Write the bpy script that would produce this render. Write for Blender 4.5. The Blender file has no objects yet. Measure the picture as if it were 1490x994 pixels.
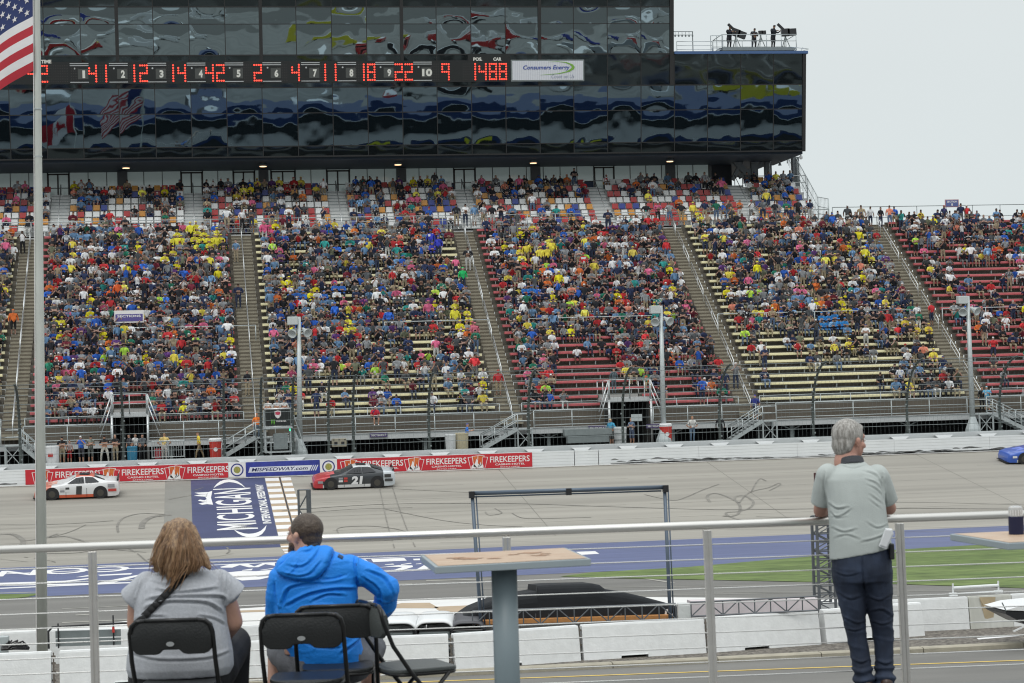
import bpy, math, random
import numpy as np
from mathutils import Vector, Matrix, Euler, noise
random.seed(7); RNG = np.random.default_rng(11)
PI = math.pi; R = math.radians
SC = bpy.context.scene
COL = SC.collection

# ------------------------------------------------------------------ camera
F_PX, CX, CY = 3000.0, 745.0, 497.0
CAMZ = 8.0
YAW, PITCH, ROLL = R(9.1), math.atan(68/3000), R(1.7)
CAM = Vector((0, 0, CAMZ))
Fw = Vector((math.sin(YAW)*math.cos(PITCH), math.cos(YAW)*math.cos(PITCH), math.sin(PITCH)))
R0 = Vector((math.cos(YAW), -math.sin(YAW), 0)); U0 = R0.cross(Fw)
Rt = R0*math.cos(ROLL) - U0*math.sin(ROLL); Up = U0*math.cos(ROLL) + R0*math.sin(ROLL)
cd = bpy.data.cameras.new('camera'); cam = bpy.data.objects.new('camera', cd); COL.objects.link(cam)
cd.sensor_width = 36; cd.lens = 36*F_PX/1490; cd.clip_start = .5; cd.clip_end = 3000
cam.matrix_world = Matrix(((Rt.x, Up.x, -Fw.x, 0), (Rt.y, Up.y, -Fw.y, 0), (Rt.z, Up.z, -Fw.z, CAMZ), (0, 0, 0, 1)))
SC.camera = cam
cd.dof.use_dof = True; cd.dof.focus_distance = 90; cd.dof.aperture_fstop = 9

# ------------------------------------------------------------------ light
w = bpy.data.worlds.new('World'); SC.world = w; w.use_nodes = True
nt = w.node_tree; nt.nodes.clear()
def wn(t, **k):
    n = nt.nodes.new(t)
    for a, b in k.items(): setattr(n, a, b)
    return n
SUN_EL, SUN_AZ = R(55), R(200)
sky = wn('ShaderNodeTexSky', sky_type='NISHITA', sun_disc=False, sun_elevation=SUN_EL, sun_rotation=SUN_AZ)
tc = wn('ShaderNodeTexCoord'); sep = wn('ShaderNodeSeparateXYZ'); ramp = wn('ShaderNodeValToRGB')
nt.links.new(tc.outputs['Generated'], sep.inputs[0])
nt.links.new(sep.outputs[2], ramp.inputs[0])
e = ramp.color_ramp.elements
e[0].position = 0.0; e[0].color = (.70, .765, .775, 1)
e[1].position = 1.0; e[1].color = (1.55, 1.62, 1.66, 1)
m1 = ramp.color_ramp.elements.new(.22); m1.color = (.765, .815, .82, 1)
cl = wn('ShaderNodeTexNoise'); cl.inputs['Scale'].default_value = 2.2; cl.inputs['Detail'].default_value = 4
mp = wn('ShaderNodeMapping'); mp.inputs['Scale'].default_value = (1, 1, 3)
nt.links.new(tc.outputs['Generated'], mp.inputs[0]); nt.links.new(mp.outputs[0], cl.inputs['Vector'])
mr = wn('ShaderNodeMapRange'); mr.inputs['To Min'].default_value = .93; mr.inputs['To Max'].default_value = 1.07
nt.links.new(cl.outputs[0], mr.inputs[0])
mul = wn('ShaderNodeVectorMath', operation='SCALE')
nt.links.new(ramp.outputs[0], mul.inputs[0]); nt.links.new(mr.outputs[0], mul.inputs['Scale'])
bg1 = wn('ShaderNodeBackground'); bg1.inputs[1].default_value = .97; nt.links.new(mul.outputs[0], bg1.inputs[0])
bg2 = wn('ShaderNodeBackground'); bg2.inputs[1].default_value = .05; nt.links.new(sky.outputs[0], bg2.inputs[0])
mix = wn('ShaderNodeMixShader'); mix.inputs[0].default_value = .06
out = wn('ShaderNodeOutputWorld')
nt.links.new(bg1.outputs[0], mix.inputs[1]); nt.links.new(bg2.outputs[0], mix.inputs[2]); nt.links.new(mix.outputs[0], out.inputs[0])
sl = bpy.data.lights.new('sun', 'SUN'); sl.energy = .8; sl.angle = R(25); sl.color = (1, .97, .92)
so = bpy.data.objects.new('sun', sl); COL.objects.link(so)
# sun_rotation is measured from +Y clockwise
sd = Vector((math.sin(SUN_AZ)*math.cos(SUN_EL), math.cos(SUN_AZ)*math.cos(SUN_EL), math.sin(SUN_EL)))
so.rotation_euler = sd.to_track_quat('Z', 'Y').to_euler(); so.location = (0, -20, 60)
vs = SC.view_settings; vs.view_transform = 'Standard'; vs.look = 'None'; vs.gamma = 1; vs.exposure = 0.05; vs.use_curve_mapping = False
cy = SC.cycles; cy.filter_width = 1.15
cy.max_bounces = 5; cy.diffuse_bounces = 2; cy.glossy_bounces = 3; cy.transmission_bounces = 4; cy.transparent_max_bounces = 6
cy.caustics_reflective = False; cy.caustics_refractive = False

# ------------------------------------------------------------------ projection helpers (pixels of the 1490x994 photo -> places in the world)
def ray(px, py):
    return (Fw + Rt*((px-CX)/F_PX) - Up*((py-CY)/F_PX))
def D(px, py, d): return CAM + ray(px, py)*d
def hitZ(px, py, z):
    r = ray(px, py); return CAM + r*((z-CAMZ)/r.z)
def hitY(px, py, y):
    r = ray(px, py); return CAM + r*(y/r.y)
def hitPl(px, py, p, n):
    r = ray(px, py); return CAM + r*((p-CAM).dot(n)/r.dot(n))
def proj(p):
    v = Vector(p)-CAM; d = v.dot(Fw)
    return (CX + F_PX*v.dot(Rt)/d, CY - F_PX*v.dot(Up)/d, d)
TY0, TY1, TZ = 109.0, 129.0, 2.95
def track_z(y):
    t = min(1, max(0, (y-TY0)/(TY1-TY0))); return TZ*t
def hitTrack(px, py):
    lo, hi = 20.0, 140.0; r = ray(px, py)
    for _ in range(40):
        m = (lo+hi)/2; p = CAM + r*(m/r.y)
        if p.z > track_z(m): lo = m
        else: hi = m
    return CAM + r*(lo/r.y)

# ------------------------------------------------------------------ materials
MATS = {}
def mat(name, col=(.5,.5,.5), rough=.6, metal=0, var=0.0, scale=4, bump=0, bscale=None, stretch=(1,1,1), spec=.5,
        col2=None, detail=4, emit=None, estr=1, attr=None, coat=0, speck=None, objcol=False):
    if name in MATS: return MATS[name]
    m = bpy.data.materials.new(name); m.use_nodes = True; t = m.node_tree; b = t.nodes['Principled BSDF']
    N = t.nodes.new; L = t.links.new
    b.inputs['Base Color'].default_value = (*col, 1); b.inputs['Roughness'].default_value = rough
    b.inputs['Metallic'].default_value = metal; b.inputs['Specular IOR Level'].default_value = spec
    if coat: b.inputs['Coat Weight'].default_value = coat
    if emit: b.inputs['Emission Color'].default_value = (*emit, 1); b.inputs['Emission Strength'].default_value = estr
    src = None
    tcn = N('ShaderNodeTexCoord'); mpn = N('ShaderNodeMapping'); mpn.inputs['Scale'].default_value = stretch
    L(tcn.outputs['Object'], mpn.inputs[0])
    if attr:
        a = N('ShaderNodeAttribute'); a.attribute_name = attr; src = a.outputs['Color']
    if objcol:
        a = N('ShaderNodeObjectInfo'); src = a.outputs['Color']
    if var or col2:
        n = N('ShaderNodeTexNoise'); n.inputs['Scale'].default_value = scale; n.inputs['Detail'].default_value = detail; n.inputs['Roughness'].default_value = .62
        L(mpn.outputs[0], n.inputs['Vector'])
        if col2:
            r = N('ShaderNodeValToRGB'); r.color_ramp.elements[0].position = .38; r.color_ramp.elements[1].position = .64
            r.color_ramp.elements[0].color = (*col, 1); r.color_ramp.elements[1].color = (*col2, 1)
            L(n.outputs[0], r.inputs[0]); src = r.outputs[0]
        if var:
            mrn = N('ShaderNodeMapRange'); mrn.inputs['From Min'].default_value = .25; mrn.inputs['From Max'].default_value = .75
            mrn.inputs['To Min'].default_value = 1-var; mrn.inputs['To Max'].default_value = 1+var
            n3 = n
            if col2:
                n3 = N('ShaderNodeTexNoise'); n3.inputs['Scale'].default_value = scale*5.3; n3.inputs['Detail'].default_value = 3; L(mpn.outputs[0], n3.inputs['Vector'])
            L(n3.outputs[0], mrn.inputs[0])
            v = N('ShaderNodeVectorMath'); v.operation = 'SCALE'
            if src: L(src, v.inputs[0])
            else: v.inputs[0].default_value = col
            L(mrn.outputs[0], v.inputs['Scale']); src = v.outputs[0]
    if src: L(src, b.inputs['Base Color'])
    if bump:
        n2 = N('ShaderNodeTexNoise'); n2.inputs['Scale'].default_value = bscale or scale*3; n2.inputs['Detail'].default_value = 4
        L(mpn.outputs[0], n2.inputs['Vector'])
        bp = N('ShaderNodeBump'); bp.inputs['Strength'].default_value = min(1, bump); bp.inputs['Distance'].default_value = .02*max(1, bump)
        L(n2.outputs[0], bp.inputs['Height']); L(bp.outputs[0], b.inputs['Normal'])
    MATS[name] = m
    return m

# ------------------------------------------------------------------ mesh builder
SPLIT = {'post','cable_clamp','column','pier','leg','crossbar','foot_cap','foam_block','scuff','slot','strap','clamp','white_bar','steel_face','deck_floor','edge_beam','riser_wall','deck_rail','bench','handle','floor','front_rail','cab','eye','iris','collar','tripod','load','pipe','white_ring','yellow_streak_strip','silver_trim','heading','base_plate'}
class MB:
    def __init__(s): s.v = []; s.f = []; s.m = []; s.cm = 0; s.sm = []; s.cs = False
    def add(s, vs, fs, mi=None):
        o = len(s.v); s.v.extend([tuple(p) for p in vs])
        for f in fs: s.f.append(tuple(i+o for i in f)); s.m.append(s.cm if mi is None else mi); s.sm.append(s.cs)
    def box(s, c, d, rot=None, M=None):
        hx, hy, hz = d[0]/2, d[1]/2, d[2]/2
        vs = [Vector((x*hx, y*hy, z*hz)) for x in (-1,1) for y in (-1,1) for z in (-1,1)]
        if rot is not None:
            rm = rot if isinstance(rot, Matrix) else Euler(rot).to_matrix(); vs = [rm @ v for v in vs]
        vs = [v + Vector(c) for v in vs]
        if M is not None: vs = [M @ v for v in vs]
        s.add(vs, [(0,1,3,2),(4,6,7,5),(0,4,5,1),(2,3,7,6),(0,2,6,4),(1,5,7,3)])
    def beam(s, p0, p1, w, h, up=(0,0,1)):
        p0, p1 = Vector(p0), Vector(p1); d = (p1-p0)
        if d.length < 1e-6: return
        dn = d.normalized(); u = Vector(up)
        if abs(dn.dot(u)) > .98: u = Vector((0,1,0)) if abs(dn.y) < .9 else Vector((1,0,0))
        a = dn.cross(u).normalized(); b = a.cross(dn)
        s.box((p0+p1)/2, (w, d.length, h), Matrix((a, dn, b)).transposed())
    def tube(s, path, r, n=8, caps=True, closed=False):
        path = [Vector(p) for p in path]; k = len(path)
        rs = r if isinstance(r, (list, tuple)) else [r]*k
        rings = []; prev = None
        for i, p in enumerate(path):
            if closed: t = path[(i+1) % k]-path[i-1]
            elif i == 0: t = path[1]-p
            elif i == k-1: t = p-path[i-1]
            else: t = (path[i+1]-p).normalized()+(p-path[i-1]).normalized()
            t = t.normalized() if t.length > 1e-9 else Vector((0,0,1))
            if prev is None:
                u = Vector((0,0,1)) if abs(t.z) < .9 else Vector((0,1,0))
                a = t.cross(u).normalized()
            else:
                a = prev - t*prev.dot(t); a = a.normalized() if a.length > 1e-6 else t.orthogonal().normalized()
            prev = a; b = t.cross(a)
            rings.append([p + a*(math.cos(2*PI*j/n)*rs[i]) + b*(math.sin(2*PI*j/n)*rs[i]) for j in range(n)])
        vs = [v for rg in rings for v in rg]; fs = []
        for i in range(k if closed else k-1):
            i2 = (i+1) % k
            for j in range(n): fs.append((i*n+j, i*n+(j+1) % n, i2*n+(j+1) % n, i2*n+j))
        if caps and not closed:
            fs.append(tuple(range(n))[::-1]); fs.append(tuple((k-1)*n+j for j in range(n)))
        s.add(vs, fs)
    def lathe(s, c, prof, n=20, M=None):
        vs = []; fs = []; k = len(prof)
        for r, z in prof:
            for j in range(n):
                v = Vector((r*math.cos(2*PI*j/n), r*math.sin(2*PI*j/n), z))
                vs.append((M @ v if M is not None else v) + Vector(c))
        for i in range(k-1):
            for j in range(n): fs.append((i*n+j, i*n+(j+1) % n, (i+1)*n+(j+1) % n, (i+1)*n+j))
        fs.append(tuple(range(n))[::-1]); fs.append(tuple((k-1)*n+j for j in range(n)))
        s.add(vs, fs)
    def quad(s, a, b, c, d): s.add([a,b,c,d], [(0,1,2,3)])
    def poly(s, pts): s.add(pts, [tuple(range(len(pts)))])
    def prism(s, pts, off):
        off = Vector(off); n = len(pts); vs = [Vector(p) for p in pts]; vs += [v+off for v in vs]
        s.add(vs, [tuple(range(n))[::-1], tuple(range(n, 2*n))] + [(i, (i+1) % n, n+(i+1) % n, n+i) for i in range(n)])
    def grid(s, nu, nv, fn):
        vs = [fn(i/nu, j/nv) for i in range(nu+1) for j in range(nv+1)]
        s.add(vs, [(i*(nv+1)+j, (i+1)*(nv+1)+j, (i+1)*(nv+1)+j+1, i*(nv+1)+j+1) for i in range(nu) for j in range(nv)])
    def ell(s, c, r, n=12, m=8, rot=None):
        rm = Euler(rot).to_matrix() if rot is not None else Matrix.Identity(3); vs = []; fs = []
        for i in range(1, m):
            th = PI*i/m
            for j in range(n):
                ph = 2*PI*j/n
                vs.append(rm @ Vector((r[0]*math.sin(th)*math.cos(ph), r[1]*math.sin(th)*math.sin(ph), r[2]*math.cos(th)))+Vector(c))
        vs.append(rm @ Vector((0,0,r[2]))+Vector(c)); vs.append(rm @ Vector((0,0,-r[2]))+Vector(c)); T = len(vs)-2
        for i in range(m-2):
            for j in range(n): fs.append((i*n+j, (i+1)*n+j, (i+1)*n+(j+1) % n, i*n+(j+1) % n))
        for j in range(n): fs.append((T, j, (j+1) % n)); fs.append((T+1, (m-2)*n+(j+1) % n, (m-2)*n+j))
        s.add(vs, fs)
    def islands(s):
        par = list(range(len(s.v)))
        def fd(a):
            while par[a] != a: par[a] = par[par[a]]; a = par[a]
            return a
        for f in s.f:
            r_ = fd(f[0])
            for i in f[1:]: par[fd(i)] = r_
        out_ = {}
        for k, f in enumerate(s.f): out_.setdefault(fd(f[0]), []).append(k)
        res = []
        for ks in out_.values():
            m = MB(); mp_ = {}
            for k in ks:
                q = []
                for i in s.f[k]:
                    if i not in mp_: mp_[i] = len(m.v); m.v.append(s.v[i])
                    q.append(mp_[i])
                m.f.append(tuple(q)); m.m.append(s.m[k]); m.sm.append(s.sm[k])
            res.append(m)
        return res
    def build(s, name, mats, parent=None, smooth=False, bevel=0, loc=None, angle=None):
        if parent is not None and name in SPLIT:
            isl = s.islands()
            if 1 < len(isl) <= 60: return [m.build1(name, mats, parent, smooth, bevel) for m in isl][0]
        return s.build1(name, mats, parent, smooth, bevel, loc, angle)
    def build1(s, name, mats, parent=None, smooth=False, bevel=0, loc=None, angle=None):
        me = bpy.data.meshes.new(name); o = bpy.data.objects.new(name, me); COL.objects.link(o)
        base = Vector(loc) if loc is not None else Vector((0,0,0))
        if parent is not None:
            o.parent = parent; base = parent.get('_w', None); base = Vector(base) if base is not None else Vector((0,0,0))
        if loc is not None and parent is None: o.location = base
        vs = [(p[0]-base.x, p[1]-base.y, p[2]-base.z) for p in s.v]
        me.from_pydata(vs, [], s.f)
        for mm in (mats if isinstance(mats, (list, tuple)) else [mats]): me.materials.append(mm)
        me.polygons.foreach_set('material_index', s.m)
        me.polygons.foreach_set('use_smooth', [bool(smooth) or q for q in s.sm])
        me.update(); me.validate()
        if parent is None: o['_w'] = list(base)
        else: o['_w'] = list(base)
        if angle is not None:
            bpy.context.view_layer.objects.active = o
            me.set_sharp_from_angle(angle=R(angle)) if hasattr(me, 'set_sharp_from_angle') else None
        if bevel:
            bm_ = o.modifiers.new('bevel', 'BEVEL'); bm_.width = bevel; bm_.segments = 2; bm_.limit_method = 'ANGLE'; bm_.angle_limit = R(40)
        return o
def tag(o, label=None, cat=None, group=None, kind=None):
    if label: o['label'] = label
    if cat: o['category'] = cat
    if group: o['group'] = group
    if kind: o['kind'] = kind
    return o
def thing(name, loc, label, cat, group=None, rotz=0):
    o = bpy.data.objects.new(name, None); COL.objects.link(o); o.location = loc; o.empty_display_size = .3
    o['_w'] = list(Vector(loc)); return tag(o, label, cat, group)
def kids(o): return [c for c in bpy.data.objects if c.parent == o]
def copy_tree(o, km, parent=None):
    c = o.copy(); COL.objects.link(c)
    if parent is not None: c.parent = parent
    for ch in km.get(o.name, []): copy_tree(ch, km, c)
    return c
def kmap(root):
    km = {}
    def rec(o):
        k = list(o.children); km[o.name] = k
        for c in k: rec(c)
    rec(root); return km
_TC = {}
def text_geo(s, bold=0.0, ls=1.0):
    key = (s, bold, ls)
    if key in _TC: return _TC[key]
    cu = bpy.data.curves.new('t', 'FONT'); cu.body = s; cu.size = 1; cu.offset = bold; cu.space_character = ls; cu.resolution_u = 3
    o = bpy.data.objects.new('t', cu); COL.objects.link(o)
    dg = bpy.context.evaluated_depsgraph_get(); me = bpy.data.meshes.new_from_object(o.evaluated_get(dg))
    vs = [v.co.copy() for v in me.vertices]; fs = [tuple(p.vertices) for p in me.polygons]
    bpy.data.objects.remove(o); bpy.data.curves.remove(cu); bpy.data.meshes.remove(me)
    x0 = min(v.x for v in vs); x1 = max(v.x for v in vs); y0 = min(v.y for v in vs); y1 = max(v.y for v in vs)
    vs = [((v.x-x0)/(x1-x0), (v.y-y0)/(y1-y0)) for v in vs]
    _TC[key] = (vs, fs); return _TC[key]
def text_in(mb, s, fn, bold=0.01, slant=0, mi=None, ls=1.0):
    """fn(u,v)->point: the text fills the unit square"""
    vs, fs = text_geo(s, bold, ls); mb.add([fn(u+slant*v, v) for u, v in vs], fs, mi)
# ------------------------------------------------------------------ palette
m_track = mat('track_asphalt', (.31,.292,.255), .85, var=.12, scale=.25, stretch=(.05,1.2,1), bump=.3, bscale=30)
def _streaks(m, s1=(.012,.9,.9), amt=.09):
    t = m.node_tree; b = t.nodes['Principled BSDF']; src = b.inputs['Base Color'].links[0].from_socket
    tcn = t.nodes.new('ShaderNodeTexCoord'); mp_ = t.nodes.new('ShaderNodeMapping'); mp_.inputs['Scale'].default_value = s1
    n = t.nodes.new('ShaderNodeTexNoise'); n.inputs['Scale'].default_value = 1.0; n.inputs['Detail'].default_value = 6
    r = t.nodes.new('ShaderNodeMapRange'); r.inputs['From Min'].default_value = .3; r.inputs['From Max'].default_value = .7
    r.inputs['To Min'].default_value = 1-amt; r.inputs['To Max'].default_value = 1+amt
    v = t.nodes.new('ShaderNodeVectorMath'); v.operation = 'SCALE'; L = t.links.new
    L(tcn.outputs['Object'], mp_.inputs[0]); L(mp_.outputs[0], n.inputs['Vector']); L(n.outputs[0], r.inputs[0])
    L(src, v.inputs[0]); L(r.outputs[0], v.inputs['Scale']); L(v.outputs[0], b.inputs['Base Color'])
_streaks(m_track, amt=.13)
_streaks(m_track, (.02,.16,.16), .12)
m_pit = mat('pit_asphalt', (.165,.16,.148), .85, var=.14, scale=.5, stretch=(.25,1,1), bump=.4, bscale=40)
_streaks(m_pit, (.03,.5,.5), .12)
m_ground = mat('infield_asphalt', (.13,.125,.115), .9, var=.15, scale=.2)
m_blue = mat('blue_road_paint', (.098,.12,.232), .6, var=.14, scale=1.2, stretch=(.2,1,1))
_streaks(m_blue, (.05,1.4,1), .12)
m_dkblue = mat('dark_blue_road_paint', (.055,.066,.148), .6, var=.2, scale=.8, stretch=(.3,1,1))
m_white_paint = mat('white_road_paint', (.78,.77,.76), .6, var=.05, scale=2)
m_tan = mat('bare_concrete', (.42,.32,.22), .85, var=.1, scale=1)
m_patch = mat('asphalt_patch', (.235,.228,.205), .85, var=.08, scale=.8)
m_tyre = mat('rubber_mark', (.215,.203,.18), .8, var=.3, scale=2)
m_yell = mat('yellow_line_paint', (.70,.48,.10), .6, var=.08, scale=3)
m_curb = mat('curb_concrete', (.36,.33,.26), .85, var=.18, scale=2, bump=.5, bscale=20)
m_gravel = mat('gravel', (.07,.062,.052), .95, col2=(.24,.215,.185), scale=9, var=.35, bump=1, bscale=25)
m_wall = mat('white_painted_concrete', (.74,.76,.76), .7, var=.05, scale=.9, bump=.25, bscale=12)
m_wallg = mat('grey_painted_concrete', (.50,.52,.52), .75, var=.08, scale=1.2, bump=.3, bscale=8)
m_oldwall = mat('stained_concrete', (.50,.50,.45), .8, col2=(.60,.60,.56), var=.08, scale=1.1, stretch=(1,1,.3))
m_rust = mat('rust_stain', (.42,.34,.22), .85, var=.15, scale=3)
m_galv = mat('galvanised_steel', (.46,.50,.50), .45, .35, var=.08, scale=3)
m_galvd = mat('weathered_steel', (.22,.25,.25), .5, .3, var=.12, scale=3)
m_alu = mat('aluminium', (.62,.64,.64), .35, .6, var=.04, scale=5)
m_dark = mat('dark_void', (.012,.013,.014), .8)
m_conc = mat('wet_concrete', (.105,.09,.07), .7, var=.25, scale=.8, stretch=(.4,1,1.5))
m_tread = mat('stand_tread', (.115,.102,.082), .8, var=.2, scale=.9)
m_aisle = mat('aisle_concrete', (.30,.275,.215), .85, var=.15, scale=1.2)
m_seaty = mat('cream_yellow_bench', (.80,.74,.46), .45, var=.10, scale=2)
m_seatr = mat('faded_red_bench', (.50,.115,.125), .45, var=.15, scale=2)
m_blk = mat('black_metal', (.018,.018,.02), .4)
m_white = mat('white_plastic', (.75,.76,.76), .4)
m_red = mat('banner_red', (.52,.018,.03), .5, var=.05, scale=2)
m_bblue = mat('banner_blue', (.03,.045,.28), .5, var=.3, scale=3, detail=2)
m_cream = mat('banner_white', (.78,.76,.74), .5)
m_orange = mat('flame_orange', (.62,.17,.03), .5, col2=(.55,.06,.02), scale=2.5)

# ------------------------------------------------------------------ ground sheets
g = MB(); g.grid(2, 2, lambda u, v: (-1600+3200*u, -1600+3200*v, -.03))
# finer strip not needed: one sheet to the horizon
tag(g.build('ground', m_ground), kind='structure')
g = MB(); g.quad((-320,60.0,0),(320,60.0,0),(320,TY0,0),(-320,TY0,0)); tag(g.build('pit_lane', m_pit), kind='structure')
g = MB(); g.quad((-320,20,-.004),(320,20,-.004),(320,60,-.004),(-320,60,-.004)); tag(g.build('infield_road', m_pit), kind='structure')
g = MB(); g.quad((-320,TY0-6,.004),(320,TY0-6,.004),(320,TY0,.004),(-320,TY0,.004)); g.quad((-320,TY0,.004),(320,TY0,.004),(320,TY1+.3,track_z(TY1)+.004+.044),(-320,TY1+.3,track_z(TY1)+.048))
race = tag(g.build('race_track', m_track), kind='structure')
# the ground behind the wall
g = MB(); g.quad((-500,130.05,4.1),(500,130.05,4.1),(500,900,4.1),(-500,900,4.1)); tag(g.build('concourse_ground', m_ground), kind='structure')

def TP(px, py, o=.012):
    p = hitTrack(px, py); p.z = track_z(p.y)+o if p.y > TY0-6 else .004+o; return p
def on_track(x, y, o): return Vector((x, y, track_z(y)+o if y > TY0-6 else .0+o))
# blue apron band
def YB(px, py): return hitZ(px, py, 0).y
bf = [YB(20,824), YB(660,797), YB(1150,783)]; bn = [YB(60,864), YB(300,861), YB(660,842)]
yF = sum(bf)/3; yN = sum(bn)/3
print('blue band', bf, bn)
g = MB(); g.quad((-320,yN,.008),(320,yN,.008),(320,yF,.008),(-320,yF,.008)); 
band = tag(g.build('apron_paint', m_blue), kind='structure')
# blue start/finish panel with dark patch beside
def tquad(mb, x0, x1, y0, y1, o):
    mb.quad(on_track(x0,y0,o), on_track(x1,y0,o), on_track(x1,y1,o), on_track(x0,y1,o))
pX0 = (TP(281,705).x+TP(277,780).x)/2; pX1 = (TP(392,705).x+TP(399,780).x)/2
gX0 = (TP(243,705).x+TP(236,745).x)/2
g = MB(); tquad(g, gX0, pX0-.01, TY0, TY1-.2, .010); tag(g.build('track_patch', m_patch), kind='structure')
g = MB(); tquad(g, pX0, pX1, TY0+.1, TY1-.2, .010); panel = tag(g.build('start_finish_panel', m_dkblue), kind='structure')
sX0 = pX1; sX1 = TP(407,702).x; sX2 = TP(410.5,702).x; sX3 = TP(425,702).x
g = MB(); tquad(g, sX0+.02, sX3, TY0, TY1-.2, .010); tquad(g, sX0+.02, sX3, TY0-5.2, TY0, .010)
sl_ = tag(g.build('start_line', m_tan), kind='structure')
g = MB()
for k in range(14):
    y1 = TY1-.5-k*1.74; y0 = y1-.98
    if y0 < TY0-5: break
    if y0 < TY0 < y1: y0 = TY0+.02
    tquad(g, sX0+.02, sX1, y0, y1, .016); tquad(g, sX2, sX3, y0, y1, .016)
g.build('white_block', m_white_paint, sl_)
g = MB(); tquad(g, sX1+.03, sX2-.03, TY0, TY1-.2, .016); g.build('centre_stripe', mat('black_line', (.04,.04,.045), .6), sl_)
# MICHIGAN lettering
g = MB()
Yb, Yt = TP(345,771).y, TP(340,711).y; Xb, Xt = TP(369,745).x, TP(315,745).x
def mfn(u, v):
    # letters slightly taller at the ends of the word
    k = 1 + .10*(2*u-1)**2
    return on_track(Xb + (Xt-Xb)*(.5+(v-.5)*k), Yb+(Yt-Yb)*u, .018)
text_in(g, 'MICHIGAN', mfn, bold=.008, ls=1.0)
Yb2, Yt2 = TP(392,762).y, TP(385,705).y; Xb2, Xt2 = TP(390.5,740).x, TP(378,740).x
text_in(g, 'INTERNATIONAL SPEEDWAY', lambda u, v: on_track(Xb2+(Xt2-Xb2)*v, Yb2+(Yt2-Yb2)*u, .018), bold=.03)
def px_poly(mb, pts, o): mb.poly([TP(x, y, o) for x, y in pts])
def strip_poly(mb, a, b, o):
    for i in range(len(a)-1): mb.poly([TP(*a[i], o), TP(*a[i+1], o), TP(*b[i+1], o), TP(*b[i], o)])
strip_poly(g, [(311,710),(315,705),(320,701),(326,698.7),(333,697.8),(340,698.8),(346,701),(352,705),(358,711)], [(311.5,710.2),(316,707.5),(321.8,705),(327,702.8),(333,702),(340,702.6),(346,704.3),(352,707),(358,711.2)], .018)
strip_poly(g, [(341,771.9),(346,776.5),(352.4,780),(360,782.2),(368.5,782.4),(376,780.6),(381.4,777.6),(386,771.5),(387.8,764.7)], [(341.3,771.7),(348,774.5),(355.6,776.7),(362,777.3),(368.5,776.7),(374.5,775.2),(379.8,772.7),(384.5,768.5),(387.6,764.6)], .018)
for pp in ([(308.9,714.7),(307,724.4),(310,734.9),(300.9,734),(300.4,726),(298.4,722.8),(302.5,716.7)], [(283,717.5),(302.5,716.4),(302,719.5),(289.6,719.4)], [(282.3,721.8),(290,720.2),(302,719.4),(301,723.4),(289.6,722.6)], [(288,729),(291,727.4),(297.6,728.6),(301,726.5),(301,730.5),(295,730.5)], [(288.8,733.4),(296,731.6),(301,730.4),(301,734),(294.4,735)]):
    px_poly(g, pp, .018)
g.build('white_lettering', m_white_paint, panel)
# apron lettering, read from the stands (turned away from the camera)
g = MB()
def apron_text(s, xr, xl, yn, yf, bold=.05):
    X1_, X0_ = hitZ(xr, yn, 0).x, hitZ(xl, yn, 0).x; Ya, Yc = hitZ((xr+xl)/2, yn, 0).y, hitZ((xr+xl)/2, yf, 0).y
    text_in(g, s, lambda u, v: Vector((X1_+(X0_-X1_)*u, Yc-(Yc-Ya)*v, .014)), bold=bold)
apron_text('CON', 186, -2, 835.5, 827.5, .015)
def zp(pts): g.poly([hitZ(x, y, .014) for x, y in pts])
for pp in ([(-60,850),(52,846.5),(52,851.5),(-60,853.5)], [(52,846.5),(95,845),(135,840.5),(132,842.5),(100,846.5),(60,851)],
           [(110,840),(133,836),(131,838.5),(118,839.6)], [(142,836.5),(193,833.8),(190,836),(146,838)],
           [(52,850.4),(205,846.8),(205,848.3),(52,852.3)], [(142,848),(200,836.5),(207,837),(165,848)], [(196,826.5),(230,825.5),(230,827),(197,827.6)],
           [(320,825),(338,820.5),(360,820),(370,824.2),(382,819.6),(400,819),(400,823.3),(386,821),(376,825.4),(362,825.6),(349,822.2),(338,826),(322,826)],
           [(330,833),(350,831),(372,831.2),(400,829),(400,833),(372,839.2),(340,840.2),(332,837)], [(340,841.4),(372,840.4),(400,836.8),(400,838),(378,843.2),(352,844.8)],
           [(353,829.5),(368,827.4),(366,830),(352,830.4)], [(378,829.4),(398,826.6),(398,827.6),(380,829.8)],
           [(527,814),(532,814),(536,818),(529,818)], [(540,813.6),(588,811.8),(592,815.8),(543,818)], [(601,813.2),(611,812.8),(611,815.2),(602,815.4)],
           [(549,826),(580,822.4),(600,822.8),(601,825),(585,829.6),(562,831.6),(575,828.8),(586,825),(570,824.8)], [(560,821.4),(572,820.2),(574,821.4),(560,822)], [(583,821.2),(598,819),(599,820.2),(584,822)],
           [(592,830.6),(606,828.6),(617,822.4),(624,826.5),(620,829),(600,831)], [(605,820.4),(613,819.6),(613,820.6),(605,821)],
           [(838,803),(866,802),(872,805.8),(846,807.4)]): zp(pp)
# framing lines above and below the lettering
for (y0_, y1_) in ((hitZ(300,823.5,0).y, hitZ(300,822.7,0).y), (hitZ(300,844.2,0).y, hitZ(300,842.8,0).y)):
    g.quad((-60,y0_,.0135),(hitZ(640,810,0).x,y0_,.0135),(hitZ(640,810,0).x,y1_,.0135),(-60,y1_,.0135))
g.build('apron_lettering', m_white_paint, band)
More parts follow.
